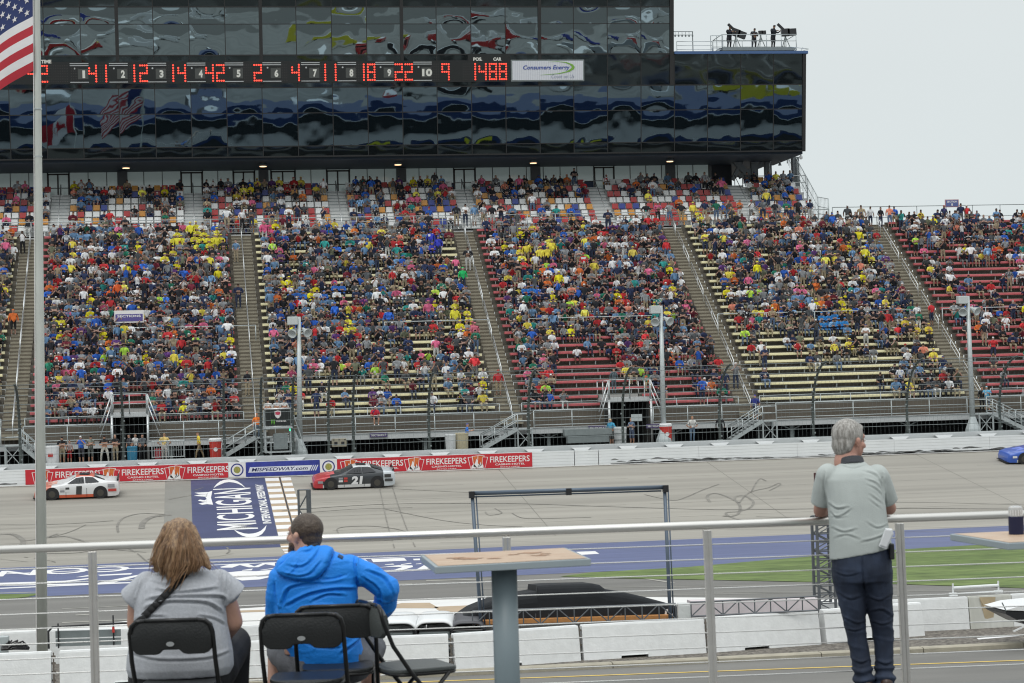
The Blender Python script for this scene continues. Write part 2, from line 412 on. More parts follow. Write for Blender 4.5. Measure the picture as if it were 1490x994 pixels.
# tyre marks
tm = MB()
def ribbon(pts, wd, o=.022):
    P = []
    pts = [Vector((x, y, 0)) for x, y in pts]; n = len(pts)
    for i in range(n-1):   # Catmull-Rom
        p0, p1, p2, p3 = pts[max(0,i-1)], pts[i], pts[i+1], pts[min(n-1,i+2)]
        for k in range(6):
            t = k/6; P.append(.5*((2*p1)+(p2-p0)*t+(2*p0-5*p1+4*p2-p3)*t*t+(3*p1-p0-3*p2+p3)*t**3))
    P.append(pts[-1]); W = [TP(p.x, p.y, o) for p in P]
    for i in range(len(W)-1):
        a, b = W[i], W[i+1]; d = (b-a); d.z = 0
        if d.length < 1e-4: continue
        n_ = Vector((-d.y, d.x, 0)).normalized()*wd/2
        q = []
        for c, s_ in ((a,1),(a,-1),(b,-1),(b,1)):
            r_ = c+n_*s_; q.append(on_track(r_.x, r_.y, o) if r_.y > TY0 else Vector((r_.x, r_.y, .004+o)))
        if min(z.y for z in q) < TY0 < max(z.y for z in q): continue
        tm.quad(*q)
for pts, wd in (([(172,775),(171,765),(178,755),(196,749),(215,747.5),(240,749)], .22), ([(206,770),(208,761),(218,754),(232,751),(250,750)], .55),
    ([(0,778),(18,778),(29,783),(34,789),(29,796),(15,799)], .5), ([(33,788),(60,784),(75,780),(84,777)], .25), ([(66,783),(95,781),(112,785),(138,793)], .3),
    ([(0,764),(50,764),(110,762),(165,758)], .12), ([(70,783),(100,775),(125,764)], .12), ([(246,727),(262,724),(278,721)], .3), ([(282,714),(296,710)],.1),
    ([(410,744),(470,739),(560,734),(650,733),(745,733),(900,738),(1060,742),(1250,740),(1490,741)], .16), ([(480,708),(560,711),(660,716),(745,719)], .10),
    ([(560,741),(640,757),(700,764),(760,767)], .12), ([(450,746),(520,741),(600,739)], .1),
    ([(552,708),(556,728),(566,772),(574,798)], .10), ([(571,708),(577,728),(592,770),(604,796)], .10),
    ([(492,776),(491,770),(503,767),(540,766),(575,770),(596,776),(604,782)], .14),
    ([(938,720),(960,725),(982,728.5),(1000,723),(1022,713.5),(1046,705)], .16),
    ([(1033,731),(1029,724),(1034,719),(1046,719),(1060,724),(1073,731),(1077,739),(1074,748),(1063,752),(1052,751)], .28),
    ([(1069,727),(1071,722.6),(1083,722),(1094,728),(1096,734),(1088,741),(1072,745),(1058,746),(1058,750),(1070,755),(1082,757.5)], .25),
    ([(1093,717),(1099,705),(1106,697),(1115,700.5)], .16), ([(1075,733),(1085,721),(1096,715),(1118,710),(1132,704),(1135,706),(1120,714)], .18),
    ([(706,745),(712,750),(730,747),(720,740)], .14), ([(745,747),(760,754),(790,755),(860,753)], .12),
    ([(1100,752),(1200,755),(1320,758),(1490,755)], .10), ([(1140,765),(1300,767),(1490,769)], .10), ([(1290,731),(1380,732),(1490,735)], .10),
    ([(420,789),(500,788),(560,787),(612,782),(640,775)], .12), ([(0,814),(40,818)], .1), ([(66,806),(110,805),(150,800),(200,803),(230,806)], .14), ([(35,811),(80,818),(60,820)],.1),
    ([(180,795),(200,806),(215,818),(235,826)], .14), ([(215,815),(235,805),(245,797)], .12), ([(200,820),(300,812),(340,806)], .1), ([(330,797),(334,802),(330,806)],.15),
    ([(640,790),(760,789),(900,790)], .12), ([(1010,770),(1200,772),(1490,776)], .12)):
    ribbon(pts, wd*.62)
tm.build('tyre_mark', m_tyre, race)
g = MB()
for y_, w_ in ((112.6,.05),(116.4,.04),(120.3,.05),(124.2,.04)):
    x = -90
    while x < 110: L_ = RNG.uniform(6,22); tquad(g, x, x+L_, y_, y_+w_, .008); x += L_+RNG.uniform(0,3)
for x in (-24.5,-14,19.5,33,47,58): tquad(g, x, x+.05, TY0+.1, TY1-.3, .008)
g.build('paving_seam', mat('seam_tar', (.20,.19,.165), .8), race)
# pit lane markings: white boxes with bare panels, thin pale lines
g = MB()
yw0, yw1 = 66.5, hitZ(900, 868, 0).y
_wp = [hitZ(x, y, .006) for x, y in [(1500,876),(1200,871),(900,868.5),(700,870),(560,873.5),(430,880),(300,889),(190,903),(120,911),(0,917.5),(-120,921)]]
g.poly(_wp+[hitZ(x, y, .006) for x, y in [(-120,935),(1500,905)]]) 
pb = tag(g.build('pit_box_paint', mat('pit_box_white', (.70,.69,.67), .7, var=.06, scale=1.2, stretch=(.3,1,1))), kind='structure')
g = MB()
for q in ([(560,882),(585,877.5),(625,877),(639,885),(570,885)], [(631,883),(702,880),(702,890),(641,890.5)], [(0,0)]):
    if len(q) > 2: g.poly([hitZ(x, y, .012) for x, y in q])
g.poly([hitZ(x, y, .012) for x, y in [(330,889),(420,886),(415,889),(330,892)]]); g.poly([hitZ(x, y, .012) for x, y in [(1050,875),(1095,874),(1062,878)]])
g.build('bare_panel', m_tan, pb)
g = MB()
def gline(a, b, wd, z=.012):
    A, B = hitZ(*a, z), hitZ(*b, z); d = (B-A).normalized(); n_ = Vector((-d.y, d.x, 0))*wd/2; g.quad(A+n_, A-n_, B-n_, B+n_)
for a, b, wd in (((-20,863.5),(52,861.5),.25), ((90,886),(300,876),.15), ((165,863),(330,859),.12), ((620,845),(740,842),.3), ((560,850),(600,849),.2), ((700,857),(1190,851),.10), ((90,906),(260,898),.25), ((940,842),(980,848),.2), ((540,874),(1180,862),.08), ((110,895),(140,893.5),.3), ((1050,862),(1490,859),.08)): gline(a, b, wd)
g.build('lane_marking', mat('faded_marking', (.36,.35,.31), .8, var=.15, scale=3), pb)
# road near the fence: yellow line, kerb, gravel
def gy(px, py): return hitZ(px, py, 0).y
ky = (gy(842,958)+gy(1190,941))/2-0.9
yY = (gy(700,990)+gy(1490,961))/2
g = MB(); sl_y = (gy(1490,961)-gy(660,990.5))/(hitZ(1490,961,0).x-hitZ(660,990.5,0).x)
def yl(x, c=0): return gy(660,990.5)+sl_y*(x-hitZ(660,990.5,0).x)+c
g.quad((-60,yl(-60)-.07,.006),(60,yl(60)-.07,.006),(60,yl(60)+.07,.006),(-60,yl(-60)+.07,.006)); tag(g.build('yellow_road_line', m_yell), kind='structure')
kA, kB = hitZ(842,968,.13), hitZ(1490,936,.13); kd = (kB-kA).normalized(); kn = Vector((-kd.y, kd.x, 0))
g = MB(); P0 = kA-kd*60
for i in range(40):
    a = P0+kd*(i*3.05); b = P0+kd*(i*3.05+3.02)
    sec = [(0,-.02),(0,.11),(.05,.14),(.36,.14),(.4,-.02)]
    vs = [Vector((a.x,a.y,0))+kn*s_+Vector((0,0,z_)) for s_, z_ in sec]+[Vector((b.x,b.y,0))+kn*s_+Vector((0,0,z_)) for s_, z_ in sec]
    g.add(vs, [(k, (k+1) % 5, 5+(k+1) % 5, 5+k) for k in range(5)]+[(4,3,2,1,0),(5,6,7,8,9)])
tag(g.build('kerb', m_curb), kind='structure')
g = MB(); a, b = P0+kn*.41, P0+kd*125+kn*.41
def _hz(v, z): return Vector((v.x, v.y, z))
g.quad(_hz(a,.05), _hz(b,.05), _hz(b+kn*9,.05), _hz(a+kn*9,.05)); tag(g.build('gravel_strip', m_gravel), kind='structure')
g = MB(); g.poly([hitZ(x, y, .056) for x, y in [(1421,928.5),(1480,924.2),(1484,925.4),(1424,930.6)]]); tag(g.build('paint_mark', m_white_paint), kind='structure')
# grass islands
gm = mat('grass', (.085,.13,.032), .9, col2=(.15,.205,.06), scale=.55, var=.38, detail=9, stretch=(.3,1,1), bump=.6, bscale=40)
def grass_patch(pts):
    g = MB(); P = [hitZ(x, y, .02) for x, y in pts]; g.poly(P)
    o = tag(g.build('grass', gm), kind='stuff')
    xs = [p.x for p in P]; ys = [p.y for p in P]; A = (max(xs)-min(xs))*(max(ys)-min(ys)); n = int(min(26000, A*0))
    b = MB(); rx = RNG.uniform(min(xs), max(xs), n); ry = RNG.uniform(min(ys), max(ys), n)
    for x, y in zip(rx, ry):
        ins = False; j = len(P)-1
        for i in range(len(P)):
            if (P[i].y > y) != (P[j].y > y) and x < (P[j].x-P[i].x)*(y-P[i].y)/(P[j].y-P[i].y)+P[i].x: ins = not ins
            j = i
        if not ins: continue
        h = random.uniform(.01, .03); a = random.uniform(0, PI); dx, dy = math.cos(a)*.035, math.sin(a)*.035; lx = random.uniform(-.05,.05)
        b.add([(x-dx,y-dy,.02),(x+dx,y+dy,.02),(x+lx,y+random.uniform(-.05,.05),.02+h)], [(0,1,2)])
    # blades belong to the same ground cover object
    me = o.data; v0 = [tuple(v.co) for v in me.vertices]; f0 = [tuple(p.vertices) for p in me.polygons]; k = len(v0)
    me.clear_geometry(); me.from_pydata(v0+[tuple(v) for v in b.v], [], f0+[tuple(i+k for i in f) for f in b.f]); me.update()
grass_patch([(815,838.5),(860,833),(1000,825),(1150,812),(1300,800),(1490,789),(1640,780),(1680,862),(1490,855.5),(1300,849.5),(1150,846),(1000,843),(880,841)])
grass_patch([(-120,868),(0,864.5),(52,863.5),(60,864.5),(40,868.5),(0,872.5),(-120,884)])
# ------------------------------------------------------------------ outer wall with energy-absorbing face
WX0, WX1 = -75, 85
gapA, gapB = hitY(836,670,TY1).x, hitY(871,670,TY1).x
wl = thing('barrier_wall', (0, TY1, track_z(TY1)), 'long white crash wall along the far side of the banked track', 'wall')
wz = track_z(TY1)-.02
sm_ = mat('scuff_mark', (.06,.062,.06), .8, var=.3, scale=3)
g = MB()
for a, b in ((WX0, gapA-.02), (gapA+.02, gapB-.02), (gapB+.02, WX1)):
    n = max(1, int((b-a)/6.1))
    for i in range(n):
        x0 = a+(b-a)*i/n+.006; x1 = a+(b-a)*(i+1)/n-.006
        g.box(((x0+x1)/2, TY1+.125, wz+.50), (x1-x0, .25, 1.0))
g.build('steel_face', m_wall, wl)
g = MB(); g.box(((WX0+WX1)/2, TY1+.30, wz+.45), (WX1-WX0, .06, .85)); 
x = WX0
while x < WX1: g.prism([Vector((x+a, TY1+.55, wz+b)) for a, b in ((-.62,1.16),(.62,1.16),(.38,.97),(-.38,.97))], (0,-.27,0)); x += 2.02*1.5
g.build('foam_block', m_white, wl)
g = MB(); g.box(((WX0+WX1)/2, TY1+.85, wz+.56), (WX1-WX0, .5, 1.50)); g.build('concrete_wall', m_wallg, wl, bevel=.02)
g = MB()
for k in range(5):
    g.box(((WX0+WX1)/2, TY1-.003, wz+.14+.19*k), (WX1-WX0, .008, .012))
g.build('tube_seam', mat('seam_grey', (.50,.51,.50), .7), wl)
# dark scuffs on the face
def FY(px, py, o=.0): p = hitY(px, py, TY1-o); return p
g = MB()
def face_blob(x0, x1, zf0, zf1, wob=.06, o=.012, n=40, sd=0):
    top = []; bot = []
    for i in range(n+1):
        u = i/n; x = x0+(x1-x0)*u; e = min(1, 6*u, 6*(1-u))
        top.append(Vector((x, TY1-o, wz+zf1(u)+e*wob*noise.noise(Vector((x*1.7, sd, 0)))))); bot.append(Vector((x, TY1-o, wz+zf0(u)+e*wob*.5*noise.noise(Vector((x*2.3, sd+9, 0))))))
    for i in range(n): g.quad(bot[i], bot[i+1], top[i+1], top[i])
xa = hitY(884,672,TY1).x; xb = hitY(1120,660,TY1).x
for q in range(26):
    u0 = q/26; L_ = RNG.uniform(.5, 2.2); x_ = xa+.2+u0*(xb-xa-1); z_ = RNG.uniform(.03, .12+.22*(1-u0)); h_ = RNG.uniform(.03, .11)*(1.2-u0*.8); face_blob(x_, x_+L_, lambda u: z_, lambda u: z_+h_*math.sin(PI*min(1,u+.05)), sd=q*3.1, wob=.07, n=14)
face_blob(xa+.2, xb, lambda u: .03, lambda u: .10*(1-u*.5), sd=5, wob=.05)
for q in range(22):
    x_ = hitY(1190+q*14,660,TY1).x; z_ = RNG.uniform(.05,.26); face_blob(x_, x_+RNG.uniform(.6,2.4), lambda u: z_, lambda u: z_+.07*math.sin(PI*min(1,u+.05)), sd=q*2.3+50, wob=.08, n=14)
face_blob(hitY(1110,660,TY1).x, hitY(1500,650,TY1).x, lambda u: .03, lambda u: .08+.06*u, sd=8)
face_blob(hitY(-60,706,TY1).x, hitY(25,706,TY1).x, lambda u: .12, lambda u: .18, sd=18, wob=.05)
g.build('scuff', mat('soft_scuff', (.22,.225,.22), .8, col2=(.03,.03,.03), scale=1.6, stretch=(.5,1,3), var=.2), wl)
g = MB(); g.box(((WX0+WX1)/2, TY1-.30, wz+.035), (WX1-WX0, .12, .02)); tag(g.build('wall_foot_line', m_white_paint), kind='structure')

# banners on the wall: each a thing
by = TY1-.02
def banner(x0, x1, name, label, m, group=None):
    b = MB(); b.box(((x0+x1)/2, by-.004, wz+.52), (x1-x0, .012, .90)); return tag(b.build(name, m, loc=((x0+x1)/2, by, wz+.07)), label, 'banner', group)
def bt(par, s, x0, x1, z0, z1, m, bold=.02, slant=0, nm='lettering', ls=1.0, arch=0):
    g = MB(); text_in(g, s, lambda u, v: Vector((x0+(x1-x0)*u, by-.014, wz+z0+(z1-z0)*v)), bold=bold, slant=slant, ls=ls); return g.build(nm, m, par)
bX = lambda px, py=690: hitY(px, py, TY1-.02).x
U = (bX(683,670)-bX(590,680))
def fire_logo(par, x):
    # tilted playing-card outlines with a flame in front
    z0 = .08; Y = by-.014
    def cq(pts, m, yo=0, nm='logo'):
        g = MB(); g.poly([Vector((x+a*U, Y-yo, wz+b)) for a, b in pts]); return g.build(nm, m, par)
    cards = [[(-.02,.80),(.085,.84),(.10,.08),(.02,.08)], [(.045,.86),(.16,.90),(.17,.10),(.07,.10)], [(.14,.93),(.245,.87),(.215,.08),(.12,.08)], [(.215,.80),(.30,.78),(.25,.08),(.19,.08)]]
    for i, c in enumerate(cards):
        cx_ = sum(p[0] for p in c)/4; cz_ = sum(p[1] for p in c)/4
        cq(c, m_cream, .001*i, 'card_outline'); cq([(cx_+(a-cx_)*.82, cz_+(b-cz_)*.93) for a, b in c], m_red if i in (0,3) else m_orange, .0005+.001*i, 'card_face')
    fl = [(.03,.08),(.04,.25),(.075,.38),(.065,.22),(.10,.48),(.115,.70),(.14,.52),(.135,.40),(.165,.30),(.175,.50),(.195,.28),(.21,.40),(.225,.20),(.22,.08)]
    ctr = (.125,.10); g = MB()
    for i in range(len(fl)-1): g.poly([Vector((x+a*U, Y-.0065, wz+b)) for a, b in (ctr, fl[i], fl[i+1])])
    g.build('flame', m_cream, par)
red_spans = [(37,332,'red casino banner left of the blue website banner','left'), (491,775,'red casino banner right of the blue website banner','right')]
bpos = {'left': [(48,'c'),(145,'c'),(241,'c')], 'right': [(497,'c'),(590,'c'),(683,'c')]}
for a, b, lab, side in red_spans:
    bn_ = banner(bX(a,698), bX(b,690), 'casino_banner', lab, m_red, 'red casino banners on the crash wall')
    for px, _ in bpos[side]:
        x = bX(px,690); fire_logo(bn_, x)
        bt(bn_, 'FIREKEEPERS', x+.33*U, x+.955*U, .42, .80, m_cream, .012); bt(bn_, 'CASINO·HOTEL', x+.41*U, x+.88*U, .23, .34, m_cream, .02); bt(bn_, 'BATTLE CREEK', x+.49*U, x+.80*U, .09, .155, m_cream, .01)
for a, b, lab in ((332.6,357.5,'white square with a blue ring badge left of the website banner'), (466,490.6,'white square with a blue ring badge right of the website banner')):
    x0, x1 = bX(a,690), bX(b,685); s_ = banner(x0, x1, 'badge_banner', lab, m_cream, 'round badges on the crash wall'); c = (x0+x1)/2
    for r, m, o, nm in ((.40, mat('badge_blue',(.03,.04,.2),.5), .013, 'badge_ring'), (.32, m_cream, .015, 'badge_disc'), (.21, mat('badge_gold',(.45,.36,.08),.5,col2=(.2,.25,.07),scale=9), .017, 'badge_centre')):
        g = MB(); g.poly([Vector((c+r*math.cos(2*PI*k/28), by-o, wz+.52+r*math.sin(2*PI*k/28))) for k in range(28)]); g.build(nm, m, s_)
x0, x1 = bX(358,690), bX(465.5,685); s_ = banner(x0, x1, 'website_banner', 'blue banner with the speedway website address on a white slanted bar', m_bblue)
g = MB(); W_ = x1-x0
g.poly([Vector((x0+W_*a, by-.013, wz+b)) for a, b in ((.03,.32),(.86,.32),(.90,.66),(.055,.66))])
for k in range(3): g.poly([Vector((x0+W_*(a+.028*k), by-.013, wz+b)) for a, b in ((.875,.32),(.89,.32),(.925,.66),(.91,.66))])
g.build('white_bar', mat('pale_bar',(.66,.68,.74),.5), s_)
bt(s_, 'MISPEEDWAY.com', x0+W_*.075, x0+W_*.83, .38, .60, mat('dark_ink',(.015,.02,.1),.5), .02, slant=.02)

# ------------------------------------------------------------------ catch fence
fzb = wz+1.31
fpost_px = [(-40,675),(30,672),(180,668),(327,663),(381,662),(427,661),(479,660),(515,659),(625,656),(770,652),(907,649),(1048,646),(1184,643),(1321,640),(1456,637),(1590,634)]
FP = [hitY(x, y, TY1+.85).x for x, y in fpost_px]
def fence_curve(x, k=24):
    pts = []
    for i in range(k+1):
        t = i/k*6.6
        if t < 1.4: pts.append(Vector((x, TY1+.85, fzb+t)))
        else:
            a = (t-1.4)/5.2*R(86); rr = 5.2/R(86); pts.append(Vector((x, TY1+.85-rr*(1-math.cos(a)), fzb+1.4+rr*math.sin(a))))
    return pts
names = ['far left','left of the flagpole','right of the flagpole','beside the red bin','left of the flag stand','right of the flag stand','','','','','','','','','','']
ordn = ['first','second','third','fourth','fifth','sixth','seventh','eighth','ninth','tenth','eleventh','twelfth','thirteenth','fourteenth','fifteenth','sixteenth','seventeenth','eighteenth','nineteenth','twentieth']
for i, x in enumerate(FP):
    t = thing('fence_post', (x, TY1+.85, fzb), f'curved dark steel catch fence post, {ordn[i]} from the left', 'fence post', 'catch fence posts on the crash wall')
    g = MB(); c = fence_curve(x); g.tube(c, [.095-.025*j/len(c) for j in range(len(c))], 8); g.build('pole', mat('post_darkgreen', (.075,.09,.085), .5, .3, var=.15, scale=3), t, smooth=True)
    g = MB()
    for q_ in range(1, 23, 2): g.box(c[q_]+Vector((.09*(-1)**(q_//2),-.03,0)), (.10,.12,.10))
    g.box((x, TY1+.85, fzb+.03), (.3,.3,.05)); g.build('cable_clamp', m_galvd, t)
t = thing('catch_fence', (0, TY1+.75, fzb), 'steel cable catch fence along the top of the crash wall', 'fence')
c0 = fence_curve(0)
for z in (0.25,.75,1.25,1.75,2.25,2.8,3.4,4.1,4.9,5.7,6.4):
    idx = min(24, int(z/6.6*24)); p = c0[idx]; g = MB(); g.tube([(WX0, p.y-.1, p.z), (WX1, p.y-.1, p.z)], .014, 4, caps=False); g.build('cable', m_galvd, t)
g = MB(); x = WX0
while x < WX1: g.tube([c0[q]+Vector((x,0,0)) for q in range(0,25,3)], .0045, 3, caps=False); x += .28
g.build('wire_mesh', m_galvd, t)['kind'] = 'stuff'

# ------------------------------------------------------------------ jersey barriers in front
m_barr = mat('barrier_paint', (.76,.77,.765), .7, col2=(.72,.73,.72), scale=.9, var=.06, bump=.3, bscale=14)
def jersey(a, b, label, group, top=1.0, m=m_barr, feet=True, wd=.30):
    a, b = Vector(a), Vector(b); d = (b-a); L = d.length; d.normalize(); n_ = Vector((-d.y, d.x, 0)); mid = (a+b)/2
    t = thing('concrete_barrier', mid, label, 'barrier', group)
    sec = [(-wd, .0), (-wd*.92, .12), (-wd*.70, .5), (-wd*.44, top-.05), (-wd*.36, top), (wd*.36, top), (wd*.44, top-.05), (wd*.70, .5), (wd*.92, .12), (wd, 0)]
    g = MB(); xs = [0, .02, L*.30, L*.302, L*.52, L*.522, L-.02, L] if feet else [0, .02, L-.02, L]; k = len(sec)
    vs = []
    for i, s_ in enumerate(xs):
        inset = .02 if i in (0, len(xs)-1) else 0
        for o, z in sec:
            lift = .075 if (feet and 2 < i < 5 and z < .05) else 0
            if feet and i in (2, 5) and z < .05: lift = 0
            vs.append(a+d*s_+n_*(o*(1-inset*2))+Vector((0,0,max(lift, z-inset*(z > .5)))))
    fs = []
    for i in range(len(xs)-1):
        for j in range(k): fs.append((i*k+j, i*k+(j+1) % k, (i+1)*k+(j+1) % k, (i+1)*k+j))
    fs += [tuple(range(k))[::-1], tuple((len(xs)-1)*k+j for j in range(k))]
    g.add(vs, fs); g.build('body', m, t)
    return t, a, b, d, n_
jpx = [(-190,962),(78,950),(352,936),(655,925),(842,912),(1025,901.5),(1190,890)]
names_j = ['half hidden at the left edge behind the railing','behind the seated woman','behind the man in the blue jacket','behind the grey table column','under the black domed cover','with the low pipe truss behind it']
prev = None
dirty = mat('dirty_joint', (.16,.14,.12), .8, var=.4, scale=8)
for i in range(6):
    A, B = hitZ(*jpx[i], 1.0), hitZ(*jpx[i+1], 1.0); A.z = B.z = .05; d = (B-A).normalized()
    ga = .16 if i == 1 else .06
    t, a, b, dd, nn = jersey(A+d*ga, B-d*.06, f'white concrete barrier block {names_j[i]}', 'white concrete barrier blocks in the nearer row')
    g = MB(); P = A; 
    for z in (.2,.45,.7,.9): g.box((P.x, P.y-.05, .05+z*.95), (.10,.12,.05), (0,0,.2))
    g.tube([(P.x, P.y-.1, .1), (P.x, P.y-.1, 1.02)], .02, 6); g.build('joint_pin', dirty, t)
A, B = hitZ(1190,890,1.0), hitZ(1337,878.5,1.0); A.z = B.z = .05; d = (B-A).normalized()
jersey(A+d*.12, B, 'white concrete barrier block behind the standing man\'s legs, last of the nearer row', 'white concrete barrier blocks in the nearer row')
# farther pit wall
rp = [hitZ(-190,929,1.05), hitZ(75,917,1.05), hitZ(330,911,1.05), hitZ(620,902,1.05), hitZ(900,893,1.05), hitZ(1180,878,1.05), hitZ(1407,868,1.05), hitZ(1470,864.5,1.05), hitZ(1600,858,1.05)]
lab = ['far left section of the farther white pit wall','section of the farther pit wall right of the flagpole','section of the farther pit wall behind the seated pair','section of the farther pit wall behind the curved white covers','section of the farther pit wall behind the black domed cover','section of the farther pit wall right of the standing man','bare rust-stained concrete section of the farther pit wall','farther pit wall section at the right edge']
for i in range(8):
    A, B = rp[i].copy(), rp[i+1].copy(); A.z = B.z = .05; d = (B-A).normalized()
    t, a, b, dd, nn = jersey(A+d*.01, B-d*.01, lab[i], 'sections of the farther pit wall', top=1.0, feet=False, m=m_oldwall if i == 6 else m_barr, wd=.2)
    if i == 6:
        g = MB(); q = a+dd*.35-nn*.105
        for x0_, x1_, z0_, z1_ in ((0,.55,.25,.97),(.1,.35,.1,.5),(.0,.4,.6,.95)):
            g.poly([q+dd*x0_-nn*.02+Vector((0,0,z1_)), q+dd*x1_-nn*.02+Vector((0,0,z1_-.02)), q+dd*(x1_-.12)-nn*.06+Vector((0,0,z0_)), q+dd*(x0_+.14)-nn*.06+Vector((0,0,z0_+.05))])
        g.build('rust_stain', m_rust, t)
# ------------------------------------------------------------------ grandstand
NROW, RY0, RT, RZ0, RR = 27, 136.5, .76, 6.39, .517     # RZ0 = tread height of the front row
GZ, DZ = 4.1, 5.35
def row_y(i): return RY0+RT*i
def row_z(i): return RZ0+RR*i
AX = [hitY(px, 600, 137).x for px in (20, 375, 740, 1085, 1420)]
print('aisles', AX)
AX[1] -= .2
AW = 1.5
SX = [(-75, AX[0]-AW/2)] + [(AX[i]+AW/2, AX[i+1]-AW/2) for i in range(4)] + [(AX[4]+AW/2, AX[4]+34)]
SCOL = ['y','r','y','r','y','r']
SNAME = ['cream bench section at the left edge, cut by the frame', 'leftmost full section of red benches', 'cream bench section above the flag stand', 'middle section of red benches with a tunnel at its foot', 'cream bench section with many empty rows, above the standing man', 'red bench section at the right edge']
VOM = {1: (hitY(165,600,136).x, hitY(214,600,136).x), 3: (hitY(880,600,136).x, hitY(938,600,136).x)}
def in_vom(s, x, i): return s in VOM and i < 2 and VOM[s][0]-.3 < x < VOM[s][1]+.3
for s, (x0, x1) in enumerate(SX):
    t = thing('seating_section', ((x0+x1)/2, RY0, RZ0), SNAME[s], 'bleachers', 'bench sections of the lower grandstand')
    g = MB()
    for i in range(NROW):
        y, z = row_y(i), row_z(i)
        segs = [(x0, x1)]
        if s in VOM and i < 2: segs = [(x0, VOM[s][0]), (VOM[s][1], x1)]
        for a, b in segs:
            g.box(((a+b)/2, y+.02, z-.03), (b-a, RT+.04, .05))
            g.box(((a+b)/2, y+RT/2+.03, z+RR/2-.06), (b-a, .03, RR-.02))
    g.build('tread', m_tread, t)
    bm_ = m_seaty if SCOL[s] == 'y' else m_seatr
    for i in range(NROW):
        y, z = row_y(i), row_z(i); g = MB(); br = MB()
        segs = [(x0+.25, x1-.25)]
        if s in VOM and i < 2: segs = [(x0+.25, VOM[s][0]-.2), (VOM[s][1]+.2, x1-.25)]
        for a, b in segs:
            yy = y+.12
            sec = [(yy-.15,.27),(yy-.18,.30),(yy-.175,.43),(yy-.13,.455),(yy+.14,.455),(yy+.16,.43),(yy+.16,.33)]
            g.prism([Vector((a, p, z+q)) for p, q in sec], (b-a, 0, 0))
            x = a+.4
            while x < b: br.box((x, yy, z+.18), (.05,.18,.355)); x += 1.83
        bo = g.build('bench', bm_, t)
        if br.v: br.build('bracket', m_galv, bo)
# aisles
names_a = ['leftmost aisle stairs beside the flagpole','aisle stairs left of the flag stand','aisle stairs in the middle of the stand','aisle stairs right of the tunnel section','rightmost aisle stairs behind the tall lamp post']
for k, ax in enumerate(AX):
    t = thing('aisle_stairs', (ax, RY0, DZ), names_a[k], 'stairs', 'aisle stairs of the grandstand')
    g = MB()
    for i in range(-2, NROW*2):
        y, z = RY0+RT*i/2, RZ0+RR*i/2
        g.box((ax, y+.02, z-.12), (AW, RT/2+.03, .26))
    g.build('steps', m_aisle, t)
    g = MB()
    for i in range(-2, NROW*2): g.box((ax, RY0+RT*i/2-.19, RZ0+RR*i/2-.06), (AW-.04, .02, .10))
    g.build('step_nosing', mat('nosing', (.13,.11,.08), .7, var=.15, scale=2), t)
    i = -1.0
    while i < NROW-2:
        j = min(i+4.3, NROW-1); g = MB()
        a = Vector((ax, row_y(i), row_z(i))); b = Vector((ax, row_y(j), row_z(j)))
        up = Vector((0,0,.92)); g.tube([a, a+up, b+up, b], .032, 7); g.tube([a+up*.55, b+up*.55], .02, 6)
        m_ = (a+b)/2; g.tube([m_, m_+up], .03, 6)
        g.build('handrail', m_alu, t, smooth=True); i = j+.9
# cross rails half way up
def rail(mb, x0, x1, y, z, h, n=None, mids=1, r=.035, step=1.9):
    mb.tube([(x0, y, z+h), (x1, y, z+h)], r, 6)
    for k in range(mids): mb.tube([(x0, y, z+h*(k+1)/(mids+1)), (x1, y, z+h*(k+1)/(mids+1))], r*.8, 6)
    n = n or max(1, round((x1-x0)/step))
    for i in range(n+1): x = x0+(x1-x0)*i/n; mb.tube([(x, y, z), (x, y, z+h)], r, 6)
yr = row_y(11)-.42; zr = row_z(10)
for s, (pa, pb, l) in enumerate([(215,372,'cross rail in the leftmost red section'), (560,712,'cross rail in the cream section above the flag stand'), (770,1005,'cross rail in the middle red section'), (1045,1325,'cross rail in the cream section right of the middle'), (1372,1560,'cross rail in the rightmost red section')]):
    g = MB(); rail(g, hitY(pa,480,yr).x, hitY(pb,480,yr).x, yr, zr+.1, 1.25, step=3.4, mids=0)
    tag(g.build('cross_rail', m_galv, loc=(hitY(pa,480,yr).x, yr, zr), smooth=True), l, 'railing', 'cross rails half way up the stand')
# front deck, riser wall and rails
t = thing('front_deck', (0, 134, DZ), 'raised steel walkway with a pale edge beam along the foot of the grandstand', 'walkway')
g = MB(); 
X0D, X1D = -75, AX[4]+34
segs = [(X0D, VOM[1][0]), (VOM[1][1], VOM[3][0]), (VOM[3][1], X1D)]
for a, b in segs: g.box(((a+b)/2, 135.0, DZ-.05), (b-a, 2.3, .1))
g.build('deck_floor', m_tread, t)
g = MB()
for a, b in segs: g.box(((a+b)/2, 133.8, DZ-.20), (b-a, .12, .38)); g.box(((a+b)/2, 133.72, DZ+.02), (b-a, .08, .04))
g.build('edge_beam', m_wallg, t)
g = MB()
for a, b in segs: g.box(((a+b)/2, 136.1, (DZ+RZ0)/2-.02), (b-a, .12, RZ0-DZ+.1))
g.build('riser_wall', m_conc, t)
g = MB()
for a, b in segs:
    x = a+1.5
    while x < b:
        g.box((x, 134.3, (GZ+DZ)/2-.1), (.22,.22,DZ-GZ)); 
        for s_ in (-1,1): g.beam((x, 134.2, GZ+.55), (x+s_*1.1, 134.2, DZ-.2), .07, .07)
        x += 8.2
g.build('column', m_galvd, t)
g = MB(); g.box(((X0D+X1D)/2, 137.2, (GZ+DZ)/2+.3), (X1D-X0D, .2, DZ-GZ+1.6)); g.build('under_deck_shade', m_dark, t)  # black sheet standing in for the deep shade under the walkway
